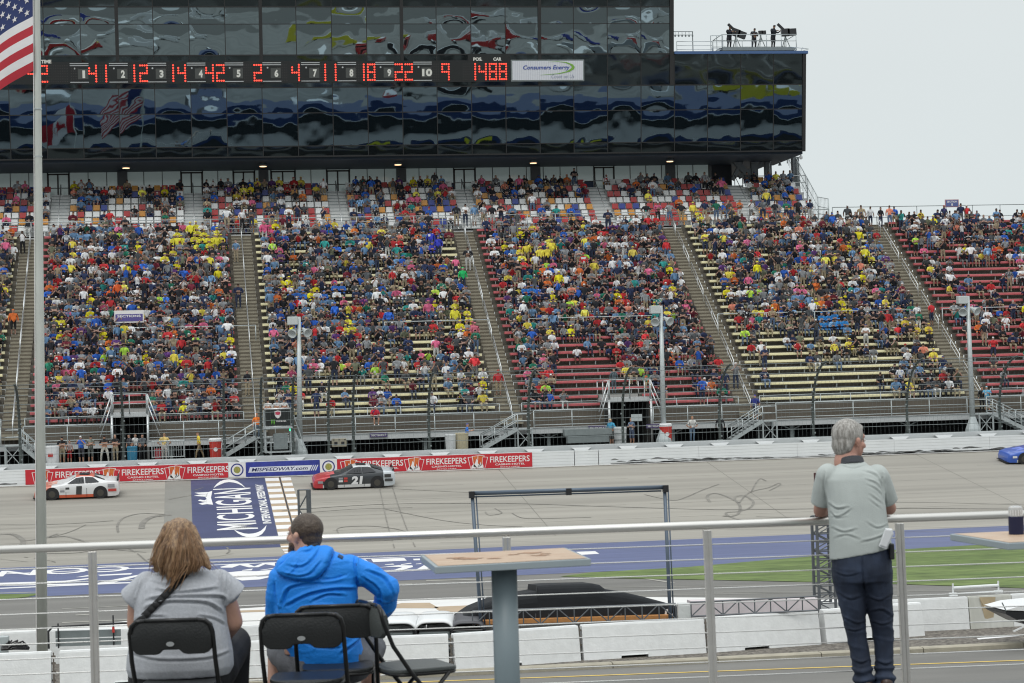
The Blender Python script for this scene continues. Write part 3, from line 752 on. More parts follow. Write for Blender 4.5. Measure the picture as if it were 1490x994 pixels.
# stairs positions leave gaps in the deck rail
ST = [(30,62,-1),(322,372,1),(700,752,1),(1062,1108,1),(1442,1492,-1)]   # px span at y~630; +1 rises to the right
stx = [(hitY(a,630,133).x, hitY(b,630,133).x, d) for a, b, d in ST]
def rail_spans(x0, x1, gaps):
    out_ = []; c = x0
    for a, b in sorted(gaps):
        if a > c: out_.append((c, a))
        c = max(c, b)
    if c < x1: out_.append((c, x1))
    return out_
gaps = []
for a, b, d in stx: gaps.append((b-.1, b+1.3) if d > 0 else (a-1.3, a+.1))
for v in VOM.values(): gaps.append((v[0]-.1, v[1]+.1))
for q, (a, b) in enumerate(rail_spans(X0D, X1D, gaps)):
    g = MB(); rail(g, a, b, 133.85, DZ-.3, 1.42, mids=2, r=.036, step=2.45); g.build('deck_rail', m_galv, t, smooth=True)
gaps = [(ax-AW/2, ax+AW/2) for ax in AX]+[(v[0]-.1, v[1]+.1) for v in VOM.values()]
for q, (a, b) in enumerate(rail_spans(X0D, X1D, gaps)):
    g = MB(); rail(g, a, b, 136.08, RZ0-.4, 1.0, mids=1, r=.032, step=2.3); g.build('front_row_rail', m_galv, t, smooth=True)
# stairs down to the ground
for k, (a, b, d) in enumerate(stx):
    lo, hi = (a, b) if d > 0 else (b, a)
    o = thing('access_stairs', (lo, 133.1, GZ), ['grey steel stairs at the left edge beside the flagpole','grey steel stairs right of the second bin, left of the flag stand','grey steel stairs in the middle beside the person in a blue shirt','grey steel stairs right of the tunnel','grey steel stairs at the right edge'][k], 'stairs', 'steel stairs down from the walkway')
    n = 8; g = MB()
    for i in range(n): x = lo+(hi-lo)*(i+.5)/n; g.box((x, 133.1, GZ+(DZ-GZ)*(i+1)/n-.02), (abs(hi-lo)/n+.06, 1.1, .045))
    g.build('tread', m_alu, o)
    for yy in (132.55, 133.65):
        g = MB(); g.beam((lo, yy, GZ+.02), (hi, yy, DZ), .05, .24); g.build('stringer', m_galv, o)
        g = MB(); 
        for h in (.5, .95): g.tube([(lo, yy, GZ+h), (hi, yy, DZ+h), (hi+(.9 if d > 0 else -.9), yy, DZ+h)], .034, 6)
        for u in (0,.35,.7,1): x = lo+(hi-lo)*u; z = GZ+(DZ-GZ)*u; g.tube([(x,yy,z),(x,yy,z+.95)], .034, 6)
        g.build('stair_rail', m_galv, o, smooth=True)
    g = MB(); hx = hi+(.5 if d > 0 else -.5)
    for x in (hi, hi+(.95 if d > 0 else -.95)):
        for yy in (132.6, 133.7): g.beam((x, yy, GZ), (x, yy, DZ), .09, .09)
    g.beam((hi, 132.6, GZ), (hx*2-hi, 132.6, DZ-.1), .05, .05); g.beam((hx*2-hi, 132.6, GZ), (hi, 132.6, DZ-.1), .05, .05)
    g.box((hx, 133.1, DZ-.03), (1.0, 1.1, .06)); g.build('landing', m_galv, o)
# tunnels
for s, (a, b) in VOM.items():
    o = thing('tunnel_entrance', ((a+b)/2, 135, GZ), 'dark tunnel opening under the leftmost red section' if s == 1 else 'dark tunnel opening under the middle red section', 'tunnel', 'tunnel openings under the stand')
    zt = row_z(2)-.42
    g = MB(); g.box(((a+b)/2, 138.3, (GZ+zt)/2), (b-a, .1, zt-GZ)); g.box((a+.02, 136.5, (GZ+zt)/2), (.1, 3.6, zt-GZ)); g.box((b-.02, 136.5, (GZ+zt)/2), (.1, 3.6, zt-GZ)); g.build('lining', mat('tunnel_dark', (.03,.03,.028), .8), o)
    g = MB(); g.box(((a+b)/2, 136.3, zt+.02), (b-a+.3, 4.0, .3)); g.build('roof_slab', m_wallg, o)
    for x in (a-.06, b+.06):
        g = MB(); g.tube([(x, 134.3, zt+1.3), (x, 138, zt+1.3)], .04, 6)
        for yy in (134.3, 136.1, 138): g.tube([(x, yy, zt), (x, yy, zt+1.3)], .04, 6)
        g.tube([(x, 134.3, zt+1.3), (x+(-.75 if x < (a+b)/2 else .75), 134.0, DZ+.9)], .04, 6); g.tube([(x, 134.3, zt+.7), (x+(-.75 if x < (a+b)/2 else .75), 134.0, DZ+.3)], .04, 6)
        g.box((x, 134.25, (GZ+zt)/2), (.14,.14,zt-GZ)); g.build('side_rail', m_alu, o, smooth=True)
    g = MB(); rail(g, a, b, 134.25, zt+.1, 1.25, mids=1, r=.036, step=1.3); g.build('top_rail', m_galv, o, smooth=True)
# section signs on the beam
for px, tx in ((551,'SECTION 7'), (869,'SECTION 6'), (953,'SECTION 4' )):
    p = hitY(px, 633 if px < 600 else 627 if px < 900 else 622, 133.6); wd = 1.15
    o = tag(MB(), None) if False else None
    g = MB(); g.box((p.x, 133.66, DZ-.13), (wd, .03, .27)); o = tag(g.build('section_sign', mat('sign_purple', (.07,.05,.14), .5), loc=(p.x, 133.66, DZ-.13)), {551:'small purple section sign below the cream benches by the flag stand', 869:'small purple section sign left of the middle tunnel', 953:'small purple section sign right of the middle tunnel'}[px], 'sign', 'small section signs on the walkway beam')
    g = MB(); text_in(g, tx, lambda u, v: Vector((p.x-wd*.42+wd*.84*u, 133.635, DZ-.20+.14*v)), bold=.02); g.build('lettering', m_cream, o)
# sign in the seats, left
p = hitY(188, 462, row_y(11)); g = MB(); g.box((p.x, p.y-.3, p.z+.05), (2.0,.06,.85)); o = tag(g.build('section_board', m_cream, loc=(p.x,p.y,p.z)), 'white framed section board standing among the red seats by the flagpole', 'sign')
g = MB(); g.box((p.x, p.y-.34, p.z-.03), (1.85,.02,.5)); g.build('blue_field', mat('sign_violet',(.10,.08,.28),.5), o)
g = MB(); text_in(g, 'SECTIONS', lambda u, v: Vector((p.x-.8+1.6*u, p.y-.355, p.z+.0+.16*v)), bold=.03); g.build('lettering', m_cream, o)
g = MB(); rail(g, p.x-1.1, p.x+2.2, p.y-.2, row_z(9), 1.9, mids=0, step=3.2); g.build('sign_frame', m_galv, o)

# ------------------------------------------------------------------ club seating under the glass box
CY0, CT, CZ0, CR, CN = 160.0, .85, 20.55, .58, 7
cxe = hitY(1186, 300, 161).x
cax = [hitY(px, 300, 161).x for px in (85, 282, 495, 683, 880, 1090)]
m_ca = mat('club_step_white', (.56,.57,.56), .6, var=.06, scale=2)
t = thing('club_terrace', (0, 159, 20.4), 'upper terrace with white risers and walkway above the bench rows', 'terrace')
g = MB(); CXL = -75
g.box(((CXL+cxe)/2, 158.6, 20.33), (cxe-CXL, 2.6, .14))
for i in range(CN): g.box(((CXL+cxe)/2, CY0+CT*i+.1, CZ0+CR*i-.3), (cxe-CXL, CT+.02, .62))
g.box(((CXL+cxe)/2, 157.35, 20.1), (cxe-CXL, .1, .55))
g.build('riser', m_ca, t)
g = MB(); rail(g, CXL, cxe, 157.42, 20.35, 1.1, mids=2, r=.035, step=2.2); g.build('front_rail', m_galv, t, smooth=True)
g = MB(); a = Vector((cxe, 157.5, 20.4)); 
for i in range(4):
    y0_ = 157.5+i*2.7; z0_ = 20.4+max(0, (y0_-159.6))*CR/CT; y1_ = y0_+2.7; z1_ = 20.4+max(0, (y1_-159.6))*CR/CT
    g.tube([(cxe,y0_,z0_),(cxe,y0_,z0_+1.9),(cxe,y1_,z1_+1.9),(cxe,y1_,z1_)], .045, 6)
    for f in (.3,.6): g.tube([(cxe,y0_,z0_+1.9*f),(cxe,y1_,z1_+1.9*f)], .03, 6)
    for q in range(1,8): yy = y0_+2.7*q/8; zz = z0_+(z1_-z0_)*q/8; g.tube([(cxe,yy,zz),(cxe,yy,zz+1.85)], .012, 4)
g.build('end_fence', m_galv, t, smooth=True)
# upper small landing rails right of the glazing
for (pa, pb, py_) in ((1080,1172,262),(345,428,275)):
    g = MB(); xa_, xb_ = hitY(pa,py_,165.3).x, hitY(pb,py_,165.3).x; rail(g, xa_, xb_, 165.2, CZ0+CR*6-.2, 1.15, mids=1, r=.04, step=2.2); g.build('landing_rail', m_alu, t, smooth=True)
cb = [CXL]+cax+[cxe+.3]
m_cs = [mat('club_seat_white', (.72,.73,.72), .35), mat('club_seat_red', (.42,.04,.04), .35), mat('club_seat_amber', (.60,.28,.05), .35), mat('club_seat_blue', (.035,.06,.28), .35)]
seatmesh = None
SEATS = []   # (x, row)
cname = ['club seats left of the flagpole','club seats between the first two white aisles','club seats left of the middle','club seats in the middle of the terrace','club seats right of the middle','club seats towards the right end of the glass box','last club seats at the right end']
for s in range(7):
    a, b = cb[s]+.75, cb[s+1]-.75
    if s == 0: a = hitY(-30, 300, 161).x
    o = thing('club_seat_block', ((a+b)/2, CY0, CZ0), 'block of coloured '+cname[s], 'seats', 'blocks of coloured club seats')
    n = int((b-a)/.56); cnt = 0
    for i in range(CN):
        for k in range(n):
            x = a+(b-a)*(k+.5)/n
            SEATS.append((x, i, s))
    step = (b-a)/n; stuffs = {}
    vis = 0
    for i in range(CN):
        for k in range(n):
            x = a+(b-a)*(k+.5)/n; y = CY0+CT*i; z = CZ0+CR*i
            c = RNG.choice(4, p=[.46,.27,.17,.10])
            if vis < 96:
                if seatmesh is None:
                    g = MB(); hw = .24
                    prof = [(-.05,.44),(.22,.42),(.27,.46),(.33,.86),(.29,.88),(.23,.52),(.18,.47),(-.05,.49)]
                    g.prism([Vector((-hw, p_, q_)) for p_, q_ in prof], (2*hw,0,0)); g.box((0,.1,.22),(.08,.08,.42))
                    tmp = g.build('seat', m_cs[0], bevel=0); seatmesh = [tmp.data]
                    for q in range(1,4): me = tmp.data.copy(); me.materials[0] = m_cs[q]; seatmesh.append(me)
                    bpy.data.objects.remove(tmp)
                so_ = bpy.data.objects.new('seat', seatmesh[c]); COL.objects.link(so_); so_.parent = o
                so_.location = Vector((x, y, z))-Vector(o['_w']); vis += 1
            else:
                g = stuffs.setdefault(int(c), MB()); hw = .24
                prof = [(-.05,.44),(.22,.42),(.27,.46),(.33,.86),(.29,.88),(.23,.52),(.18,.47),(-.05,.49)]
                g.prism([Vector((x-hw, y+p_, z+q_)) for p_, q_ in prof], (2*hw,0,0))
    if stuffs:
        big = MB()
        for c, g in stuffs.items(): big.add(g.v, g.f, c)
        q = big.build('back_row_seats', m_cs, o); q['kind'] = 'stuff'
for k, x in enumerate(cax):
    o = thing('club_stairs', (x, CY0, 20.4), f'white club terrace steps with a centre handrail, {ordn[k]} from the left', 'stairs', 'white steps of the club terrace')
    g = MB()
    for i in range(CN*2): g.box((x, CY0-.3+CT*i/2, CZ0-.26+CR*i/2), (1.4, CT/2+.02, .30))
    g.build('steps', mat('white_steps', (.62,.63,.62), .6), o)
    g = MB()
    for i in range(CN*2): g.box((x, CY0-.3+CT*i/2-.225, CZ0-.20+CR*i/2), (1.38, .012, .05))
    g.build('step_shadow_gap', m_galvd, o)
    g = MB(); p, q = Vector((x, CY0, CZ0)), Vector((x, CY0+CT*6, CZ0+CR*6)); u_ = Vector((0,0,1)); g.tube([p, p+u_, q+u_, q], .035, 6); g.build('handrail', m_alu, o, smooth=True)
# fence along the top at the right
xa = cxe+.2; g = MB(); rail(g, xa, SX[5][1], row_y(26)+.9, row_z(26), 1.75, mids=1, r=.03, step=2.4)
tag(g.build('top_fence', m_galvd, loc=(xa, row_y(26)+.9, row_z(26)), smooth=True), 'thin steel fence along the top of the rightmost sections, against the sky', 'fence')
p = hitY(1385, 296, row_y(26)+.8); o = thing('rooftop_sign', (p.x, p.y, row_z(26)), 'small blue section sign on two legs above the top fence', 'sign')
g = MB(); g.box((p.x, p.y, p.z), (1.15,.05,.62)); g.build('frame', mat('sign_frame_pink', (.45,.25,.27), .5), o); g = MB(); g.box((p.x, p.y-.03, p.z), (1.02,.02,.5)); g.build('panel', mat('sign_blue', (.10,.13,.32), .5), o)
g = MB(); text_in(g, 'SECTION', lambda u, v: Vector((p.x-.42+.84*u, p.y-.045, p.z+.06+.14*v)), bold=.03); text_in(g, '8', lambda u, v: Vector((p.x-.07+.14*u, p.y-.045, p.z-.2+.2*v)), bold=.03); g.build('lettering', m_cream, o)
g = MB(); [g.tube([(p.x+s_, p.y, row_z(26)+1.0), (p.x+s_, p.y, p.z-.3)], .03, 6) for s_ in (-.5,.5)]; g.build('leg', m_galvd, o)

# ------------------------------------------------------------------ glazed wall behind the club seats
WY = 167.6
def WP(px, py): return hitY(px, py, WY)
wzb, wzt = 25.0, 26.75
t = thing('club_building', (0, WY, 24), 'long row of club windows and doors under the dark glass box', 'building')
xR = WP(1031, 250).x; xL = CXL
m_wg = mat('club_glass_room_glow', (.36,.42,.41), .12, .0, spec=.6, emit=(.34,.42,.41), estr=.16)  # faint glow put into the glass stands for the lit rooms behind
m_bw = mat('blue_cladding', (.03,.06,.13), .5); m_fr = mat('bronze_frame', (.035,.03,.028), .4, .3)
g = MB(); g.box(((xL+xR)/2, WY+.15, 24.55), (xR-xL, .2, .92)); g.build('blue_wall', m_bw, t)
g = MB(); g.box(((xL+xR)/2, WY+.45, 25.6), (xR-xL, .2, 3.0)); g.build('back_panel', m_dark, t)
doors = [(85,30),(279,30),(492,32),(676,30),(879,28),(355,30),(412,34)]
dsp = sorted((WP(c-w_/2, 260).x, WP(c+w_/2, 260).x) for c, w_ in doors)
for a, b in dsp:
    d_ = MB(); zt_ = 26.1
    for x in (a, (a+b)/2-.04, b): d_.box((x, WY-.06, 25.1), (.12, .12, 2.1))
    d_.box(((a+b)/2, WY-.06, zt_), (b-a+.12, .12, .12)); d_.box(((a+b)/2, WY-.06, 24.1), (b-a, .1, .14)); d_.box(((a+b)/2, WY-.08, 25.0), (b-a, .05, .06))
    do = d_.build('door', m_fr, t)
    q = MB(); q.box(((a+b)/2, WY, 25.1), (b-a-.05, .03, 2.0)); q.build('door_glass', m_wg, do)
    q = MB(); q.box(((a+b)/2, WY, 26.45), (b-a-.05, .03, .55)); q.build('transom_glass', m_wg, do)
for a, b in rail_spans(xL, xR, [(a-.06, b+.06) for a, b in dsp]):
    n = max(1, round((b-a)/1.45))
    for i in range(n):
        x0, x1 = a+(b-a)*i/n, a+(b-a)*(i+1)/n
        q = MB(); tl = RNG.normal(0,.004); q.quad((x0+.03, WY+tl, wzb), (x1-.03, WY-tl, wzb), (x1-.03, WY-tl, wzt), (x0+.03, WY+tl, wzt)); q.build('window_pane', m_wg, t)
    q = MB()
    for i in range(n+1): q.box((a+(b-a)*i/n, WY-.01, (wzb+wzt)/2), (.06, .06, wzt-wzb))
    q.box(((a+b)/2, WY-.01, wzb-.02), (b-a, .08, .06)); q.build('window_frame', m_fr, t)
q = MB()
for px in (178, 583, 778, 383, 974): p = WP(px, 250); q.box((p.x, WY-.35, 25.6), (.8, .3, 2.6))
q.build('pier', mat('grey_pier', (.12,.13,.135), .6), t)
# ------------------------------------------------------------------ mirrored glass box
TILT = R(7.5); FY0, FZ0 = 160.0, 26.45
fn_ = Vector((0, -math.cos(TILT), -math.sin(TILT))); fup = Vector((0, -math.sin(TILT), math.cos(TILT)))
FPt = Vector((0, FY0, FZ0))
def FPx(px, py, o=0): return hitPl(px, py, FPt+fn_*o, fn_)
def fs(px, py): return (FPx(px, py)-FPt).dot(fup)      # height up the facade
def FS(x, s, o=0): return Vector((x, FY0, FZ0))+fup*s+fn_*o
lv = {k: fs(500, y) for k, y in dict(b0=224, b1=212, m1=164, t1=127, u0=80, um=35, u1=10, top=-45).items()}
print('levels', lv)
xe1 = FPx(1172, 150).x; xe2 = FPx(980, 60).x
sL = fs(1170, 76)     # top of the lower, wider block
bld = thing('glass_tower', (0, FY0+10, FZ0), 'dark mirrored glass media building hanging over the grandstand', 'building')
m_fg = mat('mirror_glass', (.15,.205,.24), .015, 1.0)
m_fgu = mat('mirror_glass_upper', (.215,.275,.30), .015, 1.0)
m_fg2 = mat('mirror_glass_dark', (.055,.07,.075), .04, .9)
m_mul = mat('dark_mullion', (.03,.03,.03), .45, .3)
pw = (FPx(583,150).x-FPx(170,150).x)/8
x_first = FPx(120,150).x
cols = []; x = x_first - pw*6
while x < xe1-.3: cols.append(x); x += pw
cols[-1] = xe1-.25 if xe1-cols[-1] < pw*.5 else cols[-1]
if cols[-1] < xe1-.3: cols.append(xe1-.25)
def pane(mb, x0, x1, s0, s1, sag, nx=12, ns=9, off=0, sd=0, amp=1.0):
    a1, a2 = RNG.normal(0, .003*amp, 2)
    def f(u, v):
        q = sag*(1-(2*u-1)**2)*(1-(2*v-1)**2)
        X = x0+(x1-x0)*u; S = s0+(s1-s0)*v
        q += .010*amp*noise.noise(Vector((X*.35+sd, S*.5, sd*1.7)))+.0045*amp*noise.noise(Vector((X*.9+sd, S*1.1, sd*2.7+5)))
        q += .0012*noise.noise(Vector((X*2.1+sd, S*2.4, 9)))+a1*(2*u-1)+a2*(2*v-1)
        return FS(X, S, off+q)
    mb.grid(nx, ns, f)
for i in range(len(cols)-1):
    x0, x1 = cols[i]+.03, cols[i+1]-.03
    g = MB(); g.cs = True
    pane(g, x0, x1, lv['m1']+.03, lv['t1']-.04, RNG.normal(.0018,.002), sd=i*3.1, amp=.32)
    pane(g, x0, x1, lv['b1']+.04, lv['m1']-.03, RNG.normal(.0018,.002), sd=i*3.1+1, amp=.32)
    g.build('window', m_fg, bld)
    if x0 < xe2-.5:
        x1u = min(x1, xe2-.3)
        g = MB(); g.cs = True
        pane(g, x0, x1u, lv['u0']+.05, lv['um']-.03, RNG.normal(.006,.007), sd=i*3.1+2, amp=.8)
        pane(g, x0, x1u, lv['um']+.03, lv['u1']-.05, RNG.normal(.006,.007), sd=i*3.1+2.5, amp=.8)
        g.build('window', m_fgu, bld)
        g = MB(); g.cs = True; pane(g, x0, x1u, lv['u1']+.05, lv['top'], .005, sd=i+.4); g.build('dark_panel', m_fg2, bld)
    g = MB(); g.cs = True; pane(g, x0, x1, .03, lv['b1']-.04, .004, sd=i+.9); g.build('lower_panel', m_fg2, bld); g = MB(); g.cs = True
    pane(g, x0, x1, lv['t1']+.05, (lv['u0']-.05) if x0 < xe2-.5 else sL-.03, .006, sd=i+.2, amp=2.2 if x0 > xe2-.5 else 1)
    g.build('dark_panel', m_fg2, bld)
g = MB()
def fbox(x0, x1, s0, s1, o=-.05, th=.14):
    P = [FS(x0, s0, o), FS(x1, s0, o), FS(x1, s1, o), FS(x0, s1, o)]; g.prism(P, fn_*th)
wide = set()
for i, x in enumerate(cols):
    hi_ = lv['top'] if x < xe2-.2 else sL
    fbox(x-.03, x+.03, 0, hi_, -.08, .11)
for px in (175,379,582,781,-25): xx = FPx(px,50).x; xx = min(cols, key=lambda c: abs(c-xx)); fbox(xx-.13, xx+.13, lv['t1'], lv['top'], -.06, .16)
for k in ('b1','m1'): fbox(cols[0], xe1, lv[k]-.035, lv[k]+.035, -.08, .11)
fbox(cols[0], xe1, lv['t1']-.04, lv['t1']+.05, -.06, .12); fbox(cols[0], xe2, lv['u0']-.05, lv['u0']+.05, -.06, .12); fbox(cols[0], xe2, lv['um']-.03, lv['um']+.03, -.08, .11); fbox(cols[0], xe2, lv['u1']-.05, lv['u1']+.05, -.06, .12)
fbox(cols[0], xe1, -.06, .05, -.06, .16)
fbox(xe1-.27, xe1, 0, sL, -.06, .18); fbox(xe2-.32, xe2, lv['t1'], lv['top'], -.06, .18)
g.build('mullion', m_mul, bld)
# solid body behind the glass
g = MB()
def body(x0, x1, s0, s1, depth, m=None):
    a = FS(x0, s0, -.1); b = FS(x0, s1, -.1); c = Vector((x0, FY0+depth, b.z)); d = Vector((x0, FY0+depth, a.z)); g.prism([a, b, c, d], (x1-x0, 0, 0))
body(cols[0], xe1-.01, 0, sL-.02, 22); body(cols[0], xe2-.01, sL-.02, lv['top'], 16)
g.build('box_body', mat('box_dark', (.025,.028,.03), .6), bld)
# soffit with blue tint, blue roof edge
g = MB(); g.box(((cols[0]+xe1)/2, FY0+4.6, FZ0-.12), (xe1-cols[0]-.2, 8.4, .2)); g.build('soffit', mat('soffit_blue', (.02,.035,.055), .6), bld)
g = MB(); p = FS(0, sL, 0); g.box(((xe2+xe1)/2+.1, p.y+1, p.z-.02), (xe1-xe2+.1, 2.3, .22)); g.build('roof_edge', mat('roof_blue', (.05,.11,.25), .5), bld)
# recessed lamps
for px in (181, 583, 779, 385, 974):
    q = hitZ(px, 232, FZ0-.28); o = thing('soffit_lamp', (q.x, 162.5, FZ0-.25), f'small warm lamp under the glass box, {ordn[[181,385,583,779,974].index(px)]} from the left', 'lamp', 'warm lamps under the glass box')
    g = MB(); g.lathe((q.x, 162.5, FZ0-.46), [(.0,0),(.30,0),(.34,.06),(.22,.22),(.10,.24)], 14); g.build('shade', m_galvd, o)
    g = MB(); g.lathe((q.x, 162.5, FZ0-.49), [(.0,0),(.27,.0),(.27,.03),(0,.03)], 14); g.build('bulb', mat('warm_lamp', (1,.6,.3), .5, emit=(1,.62,.34), estr=2.2), o)
# columns and stair tower at the right end
g = MB()
for px in (1097, 1117, 1157): p = hitY(px, 240, 166); g.box((p.x, 166, 24.4), (.55,.5,4.4))
g.beam(hitY(1062,226,166), hitY(1095,262,166), .4, .5); g.beam(hitY(1075,258,166), hitY(1110,238,166), .3, .35); g.beam(hitY(1085,222,166), hitY(1066,262,166), .3, .3)
g.build('column', mat('column_dark_grey', (.16,.18,.19), .5), bld)  # one even dark grey for the columns and stair beams
g = MB(); p0 = hitY(1031,250,169); p1 = hitY(1060,250,169); g.box(((p0.x+p1.x)/2, 169, 24.9), (p1.x-p0.x, 2, 3.6)); g.build('stair_core', mat('core_dark', (.03,.035,.045), .6), bld)
# gooseneck lamp and camera dome
p = hitY(1124, 245, 165.5); o = thing('gooseneck_lamp', (p.x-.2, 165.5, 24), 'thin curved lamp arm beside the columns at the right end', 'lamp')
g = MB(); g.tube([(p.x-.25,165.5,23.5),(p.x-.25,165.5,26.0),(p.x-.1,165.5,26.3),(p.x+.3,165.5,26.4),(p.x+.6,165.5,26.3),(p.x+.65,165.5,26.1)], .05, 6); g.build('arm', m_galv, o); g = MB(); g.lathe((p.x+.65,165.5,25.85), [(0,0),(.16,.02),(.08,.22),(.05,.3)], 10); g.build('lamp_head', m_galv, o)
p = FPx(1168, 224); o = thing('camera_dome', (p.x, p.y+.5, FZ0-.1), 'white dome camera hanging below the right corner of the glass box', 'security camera')
g = MB(); g.tube([(p.x,p.y+.5,FZ0),(p.x,p.y+.5,FZ0-.35)], .05, 6); g.build('stem', m_galv, o); g = MB(); g.ell((p.x,p.y+.5,FZ0-.48), (.15,.15,.17)); g.build('dome', m_white, o, smooth=True)

# ------------------------------------------------------------------ scoreboard strip
sb0, sb1 = fs(500, 118.5), fs(500, 91.5)
sbd = thing('scoreboard', FS(0, sb0, .1), 'long black scoreboard strip with red dot digits across the glass box', 'scoreboard')
g = MB(); xsl, xsr = cols[0], FPx(742,105).x
g.prism([FS(xsl, sb0-.1, .10), FS(xsr, sb0-.1, .10), FS(xsr, sb1+.15, .10), FS(xsl, sb1+.15, .10)], fn_*.12); g.build('housing', mat('board_black', (.016,.018,.018), .35), sbd)
m_led = mat('red_led', (.8,.05,.03), .5, emit=(1.0,.06,.035), estr=2.0); m_off = mat('unlit_dot', (.045,.04,.04), .5)
m_num = mat('number_white', (.72,.72,.66), .5); m_tile = mat('number_tile', (.075,.08,.075), .5)
FONT = {'0':['111','101','101','101','101','101','111'],'1':['1','1','1','1','1','1','1'],'2':['111','001','001','111','100','100','111'],'4':['001','101','101','111','001','001','001'],'9':['111','101','101','111','001','001','001'],'8':['111','101','101','111','101','101','111'],'-':['000','000','000','111','000','000','000']}
FONT['2'] = ['1110','0001','0001','0110','1000','1000','1111']; FONT['4'] = ['0001','1001','1001','1111','0001','0001','0001']
FONT['8'] = ['1111','1001','1001','1111','1001','1001','1111']; FONT['9'] = ['1111','1001','1001','1111','0001','0001','0001']; FONT['2'] = ['1111','0001','0001','1111','1000','1000','1111']; FONT['-'] = ['0000','0000','0000','1111','0000','0000','0000']
dh = (sb1-sb0-.12)/6.6
def dots(chars, px0, adv=0.0):
    """chars: list of (char, px of its left edge)"""
    for ch, px in chars:
        g = MB()
        x0 = FPx(px, 105).x; rows = FONT[ch]
        for r_, row in enumerate(rows):
            for c_, b in enumerate(row):
                if b == '1':
                    cx_ = x0+c_*dh*.86+.08; s_ = sb1-.14-r_*dh
                    g.poly([FS(cx_+.068*math.cos(2*PI*k/8), s_+.068*math.sin(2*PI*k/8), .235) for k in range(8)])
        g.build('lit_digit', m_led, sbd)
for grp in ([('-',40),('2',57)], [('4',128.5)], [('1',153)], [('1',194),('2',202.5)], [('1',250.5),('4',258)], [('4',298.5),('2',314)], [('2',368.5)], [('4',423.5)], [('1',471.5)], [('1',486.5)], [('1',527.5),('8',533.5)], [('2',573.5),('2',588)], [('9',641.5)], [('1',689.5),('4',695.5),('8',710.5),('8',725)]): dots(grp, 0)
# unlit grid next to the digits
for px0, px1 in ((68,100),(104,114),(146,151),(182,192),(236,248),(290,297),(352,366),(404,420),(460,470),(512,525),(628,640),(674,687)):
    g = MB(); x = FPx(px0,105).x
    while x < FPx(px1,105).x:
        for r_ in range(7): s_ = sb1-.14-r_*dh; g.poly([FS(x+.05*math.cos(2*PI*k/6), s_+.05*math.sin(2*PI*k/6), .235) for k in range(6)])
        x += dh*.86
    g.build('unlit_dots', m_off, sbd)
for n_, px in enumerate((121,178,234,291,346,401,457,510,565,620), 1):
    x = FPx(px, 105).x; wh = .62; m_s = (sb0+sb1)/2-.06
    g = MB(); g.prism([FS(x-wh*.62, m_s-wh*.62, .225), FS(x+wh*.62, m_s-wh*.62, .225), FS(x+wh*.62, m_s+wh*.62, .225), FS(x-wh*.62, m_s+wh*.62, .225)], fn_*.02); tl = g.build('position_tile', m_tile, sbd)
    g = MB(); ww = .30 if n_ < 10 else .78; ww = .2 if n_ == 1 else ww
    text_in(g, str(n_), lambda u, v: FS(x+.05-ww/2+ww*u, m_s-.30+.58*v, .252), bold=.05); g.build('number', m_num, tl)
    g = MB(); xl_ = FPx(px-19, 105).x; xr_ = x+.42
    for s_ in (sb1+.02, sb1-.13, sb0+.04): g.prism([FS(xl_, s_-.03, .225), FS(xr_, s_-.03, .225), FS(xr_, s_+.03, .225), FS(xl_, s_+.03, .225)], fn_*.02)
    g.poly([FS(x-.62+.07*math.cos(2*PI*k/8), m_s+.42+.07*math.sin(2*PI*k/8), .23) for k in range(8)])
    g.build('silver_trim', m_alu, sbd)
g = MB()
for tx, pa, pb, py in (('POS.',688,701,86.5),('CAR',717,729,86.5),('TIME',60,75,90.2)):
    xa_, xb_ = FPx(pa, py).x, FPx(pb, py).x; s_ = fs((pa+pb)/2, py)
    if tx != 'TIME': pass
    text_in(g, tx, lambda u, v: FS(xa_+(xb_-xa_)*u, s_-.12+.27*v, .25), bold=.05)
g.build('heading', m_num, sbd)
g = MB(); g.prism([FS(FPx(680,86).x, sb1+.1, .09), FS(FPx(742,86).x, sb1+.1, .09), FS(FPx(742,86).x, sb1+.62, .09), FS(FPx(680,86).x, sb1+.62, .09)], fn_*.10); g.build('heading_panel', mat('board_black',(0,0,0)), sbd)
# sponsor panel
x0, x1 = FPx(742.5,100).x, FPx(849,100).x; s0, s1 = fs(795,118.5), fs(795,87)
o = thing('sponsor_sign', FS((x0+x1)/2, s0, .1), 'white ribbed energy company sign with a green swoosh at the end of the scoreboard', 'sign')
g = MB(); g.prism([FS(x0, s0, .08), FS(x1, s0, .08), FS(x1, s1, .08), FS(x0, s1, .08)], fn_*.22); g.build('sign_frame', m_galvd, o)
g = MB(); g.prism([FS(x0+.12, s0+.1, .26), FS(x1-.1, s0+.1, .26), FS(x1-.1, s1-.1, .26), FS(x0+.12, s1-.1, .26)], fn_*.06); g.build('sign_panel', mat('sign_white', (.70,.72,.76), .5), o)
g = MB(); x = x0+.22
while x < x1-.15: g.prism([FS(x, s0+.12, .315), FS(x+.035, s0+.12, .315), FS(x+.035, s1-.12, .315), FS(x, s1-.12, .315)], fn_*.012); x += .145
g.build('rib', mat('rib_grey', (.56,.58,.63), .5), o)
W_, H_ = x1-x0, s1-s0
g = MB(); text_in(g, 'Consumers Energy', lambda u, v: FS(x0+W_*(.155+.635*u), s0+H_*(.49+.25*v), .34), bold=.02, slant=.025); g.build('lettering', mat('sign_ink_blue', (.03,.07,.35), .5), o)
g = MB(); text_in(g, 'Count on Us', lambda u, v: FS(x0+W_*(.545+.31*u), s0+H_*(.14+.17*v), .34), bold=-.01, slant=.03); g.build('slogan', mat('sign_ink_grey', (.22,.25,.38), .5), o)
g = MB()
up_ = [(.50,.90),(.64,.92),(.76,.88),(.84,.78),(.87,.66)]; lo_ = [(.50,.895),(.64,.90),(.74,.85),(.805,.76),(.83,.66)]
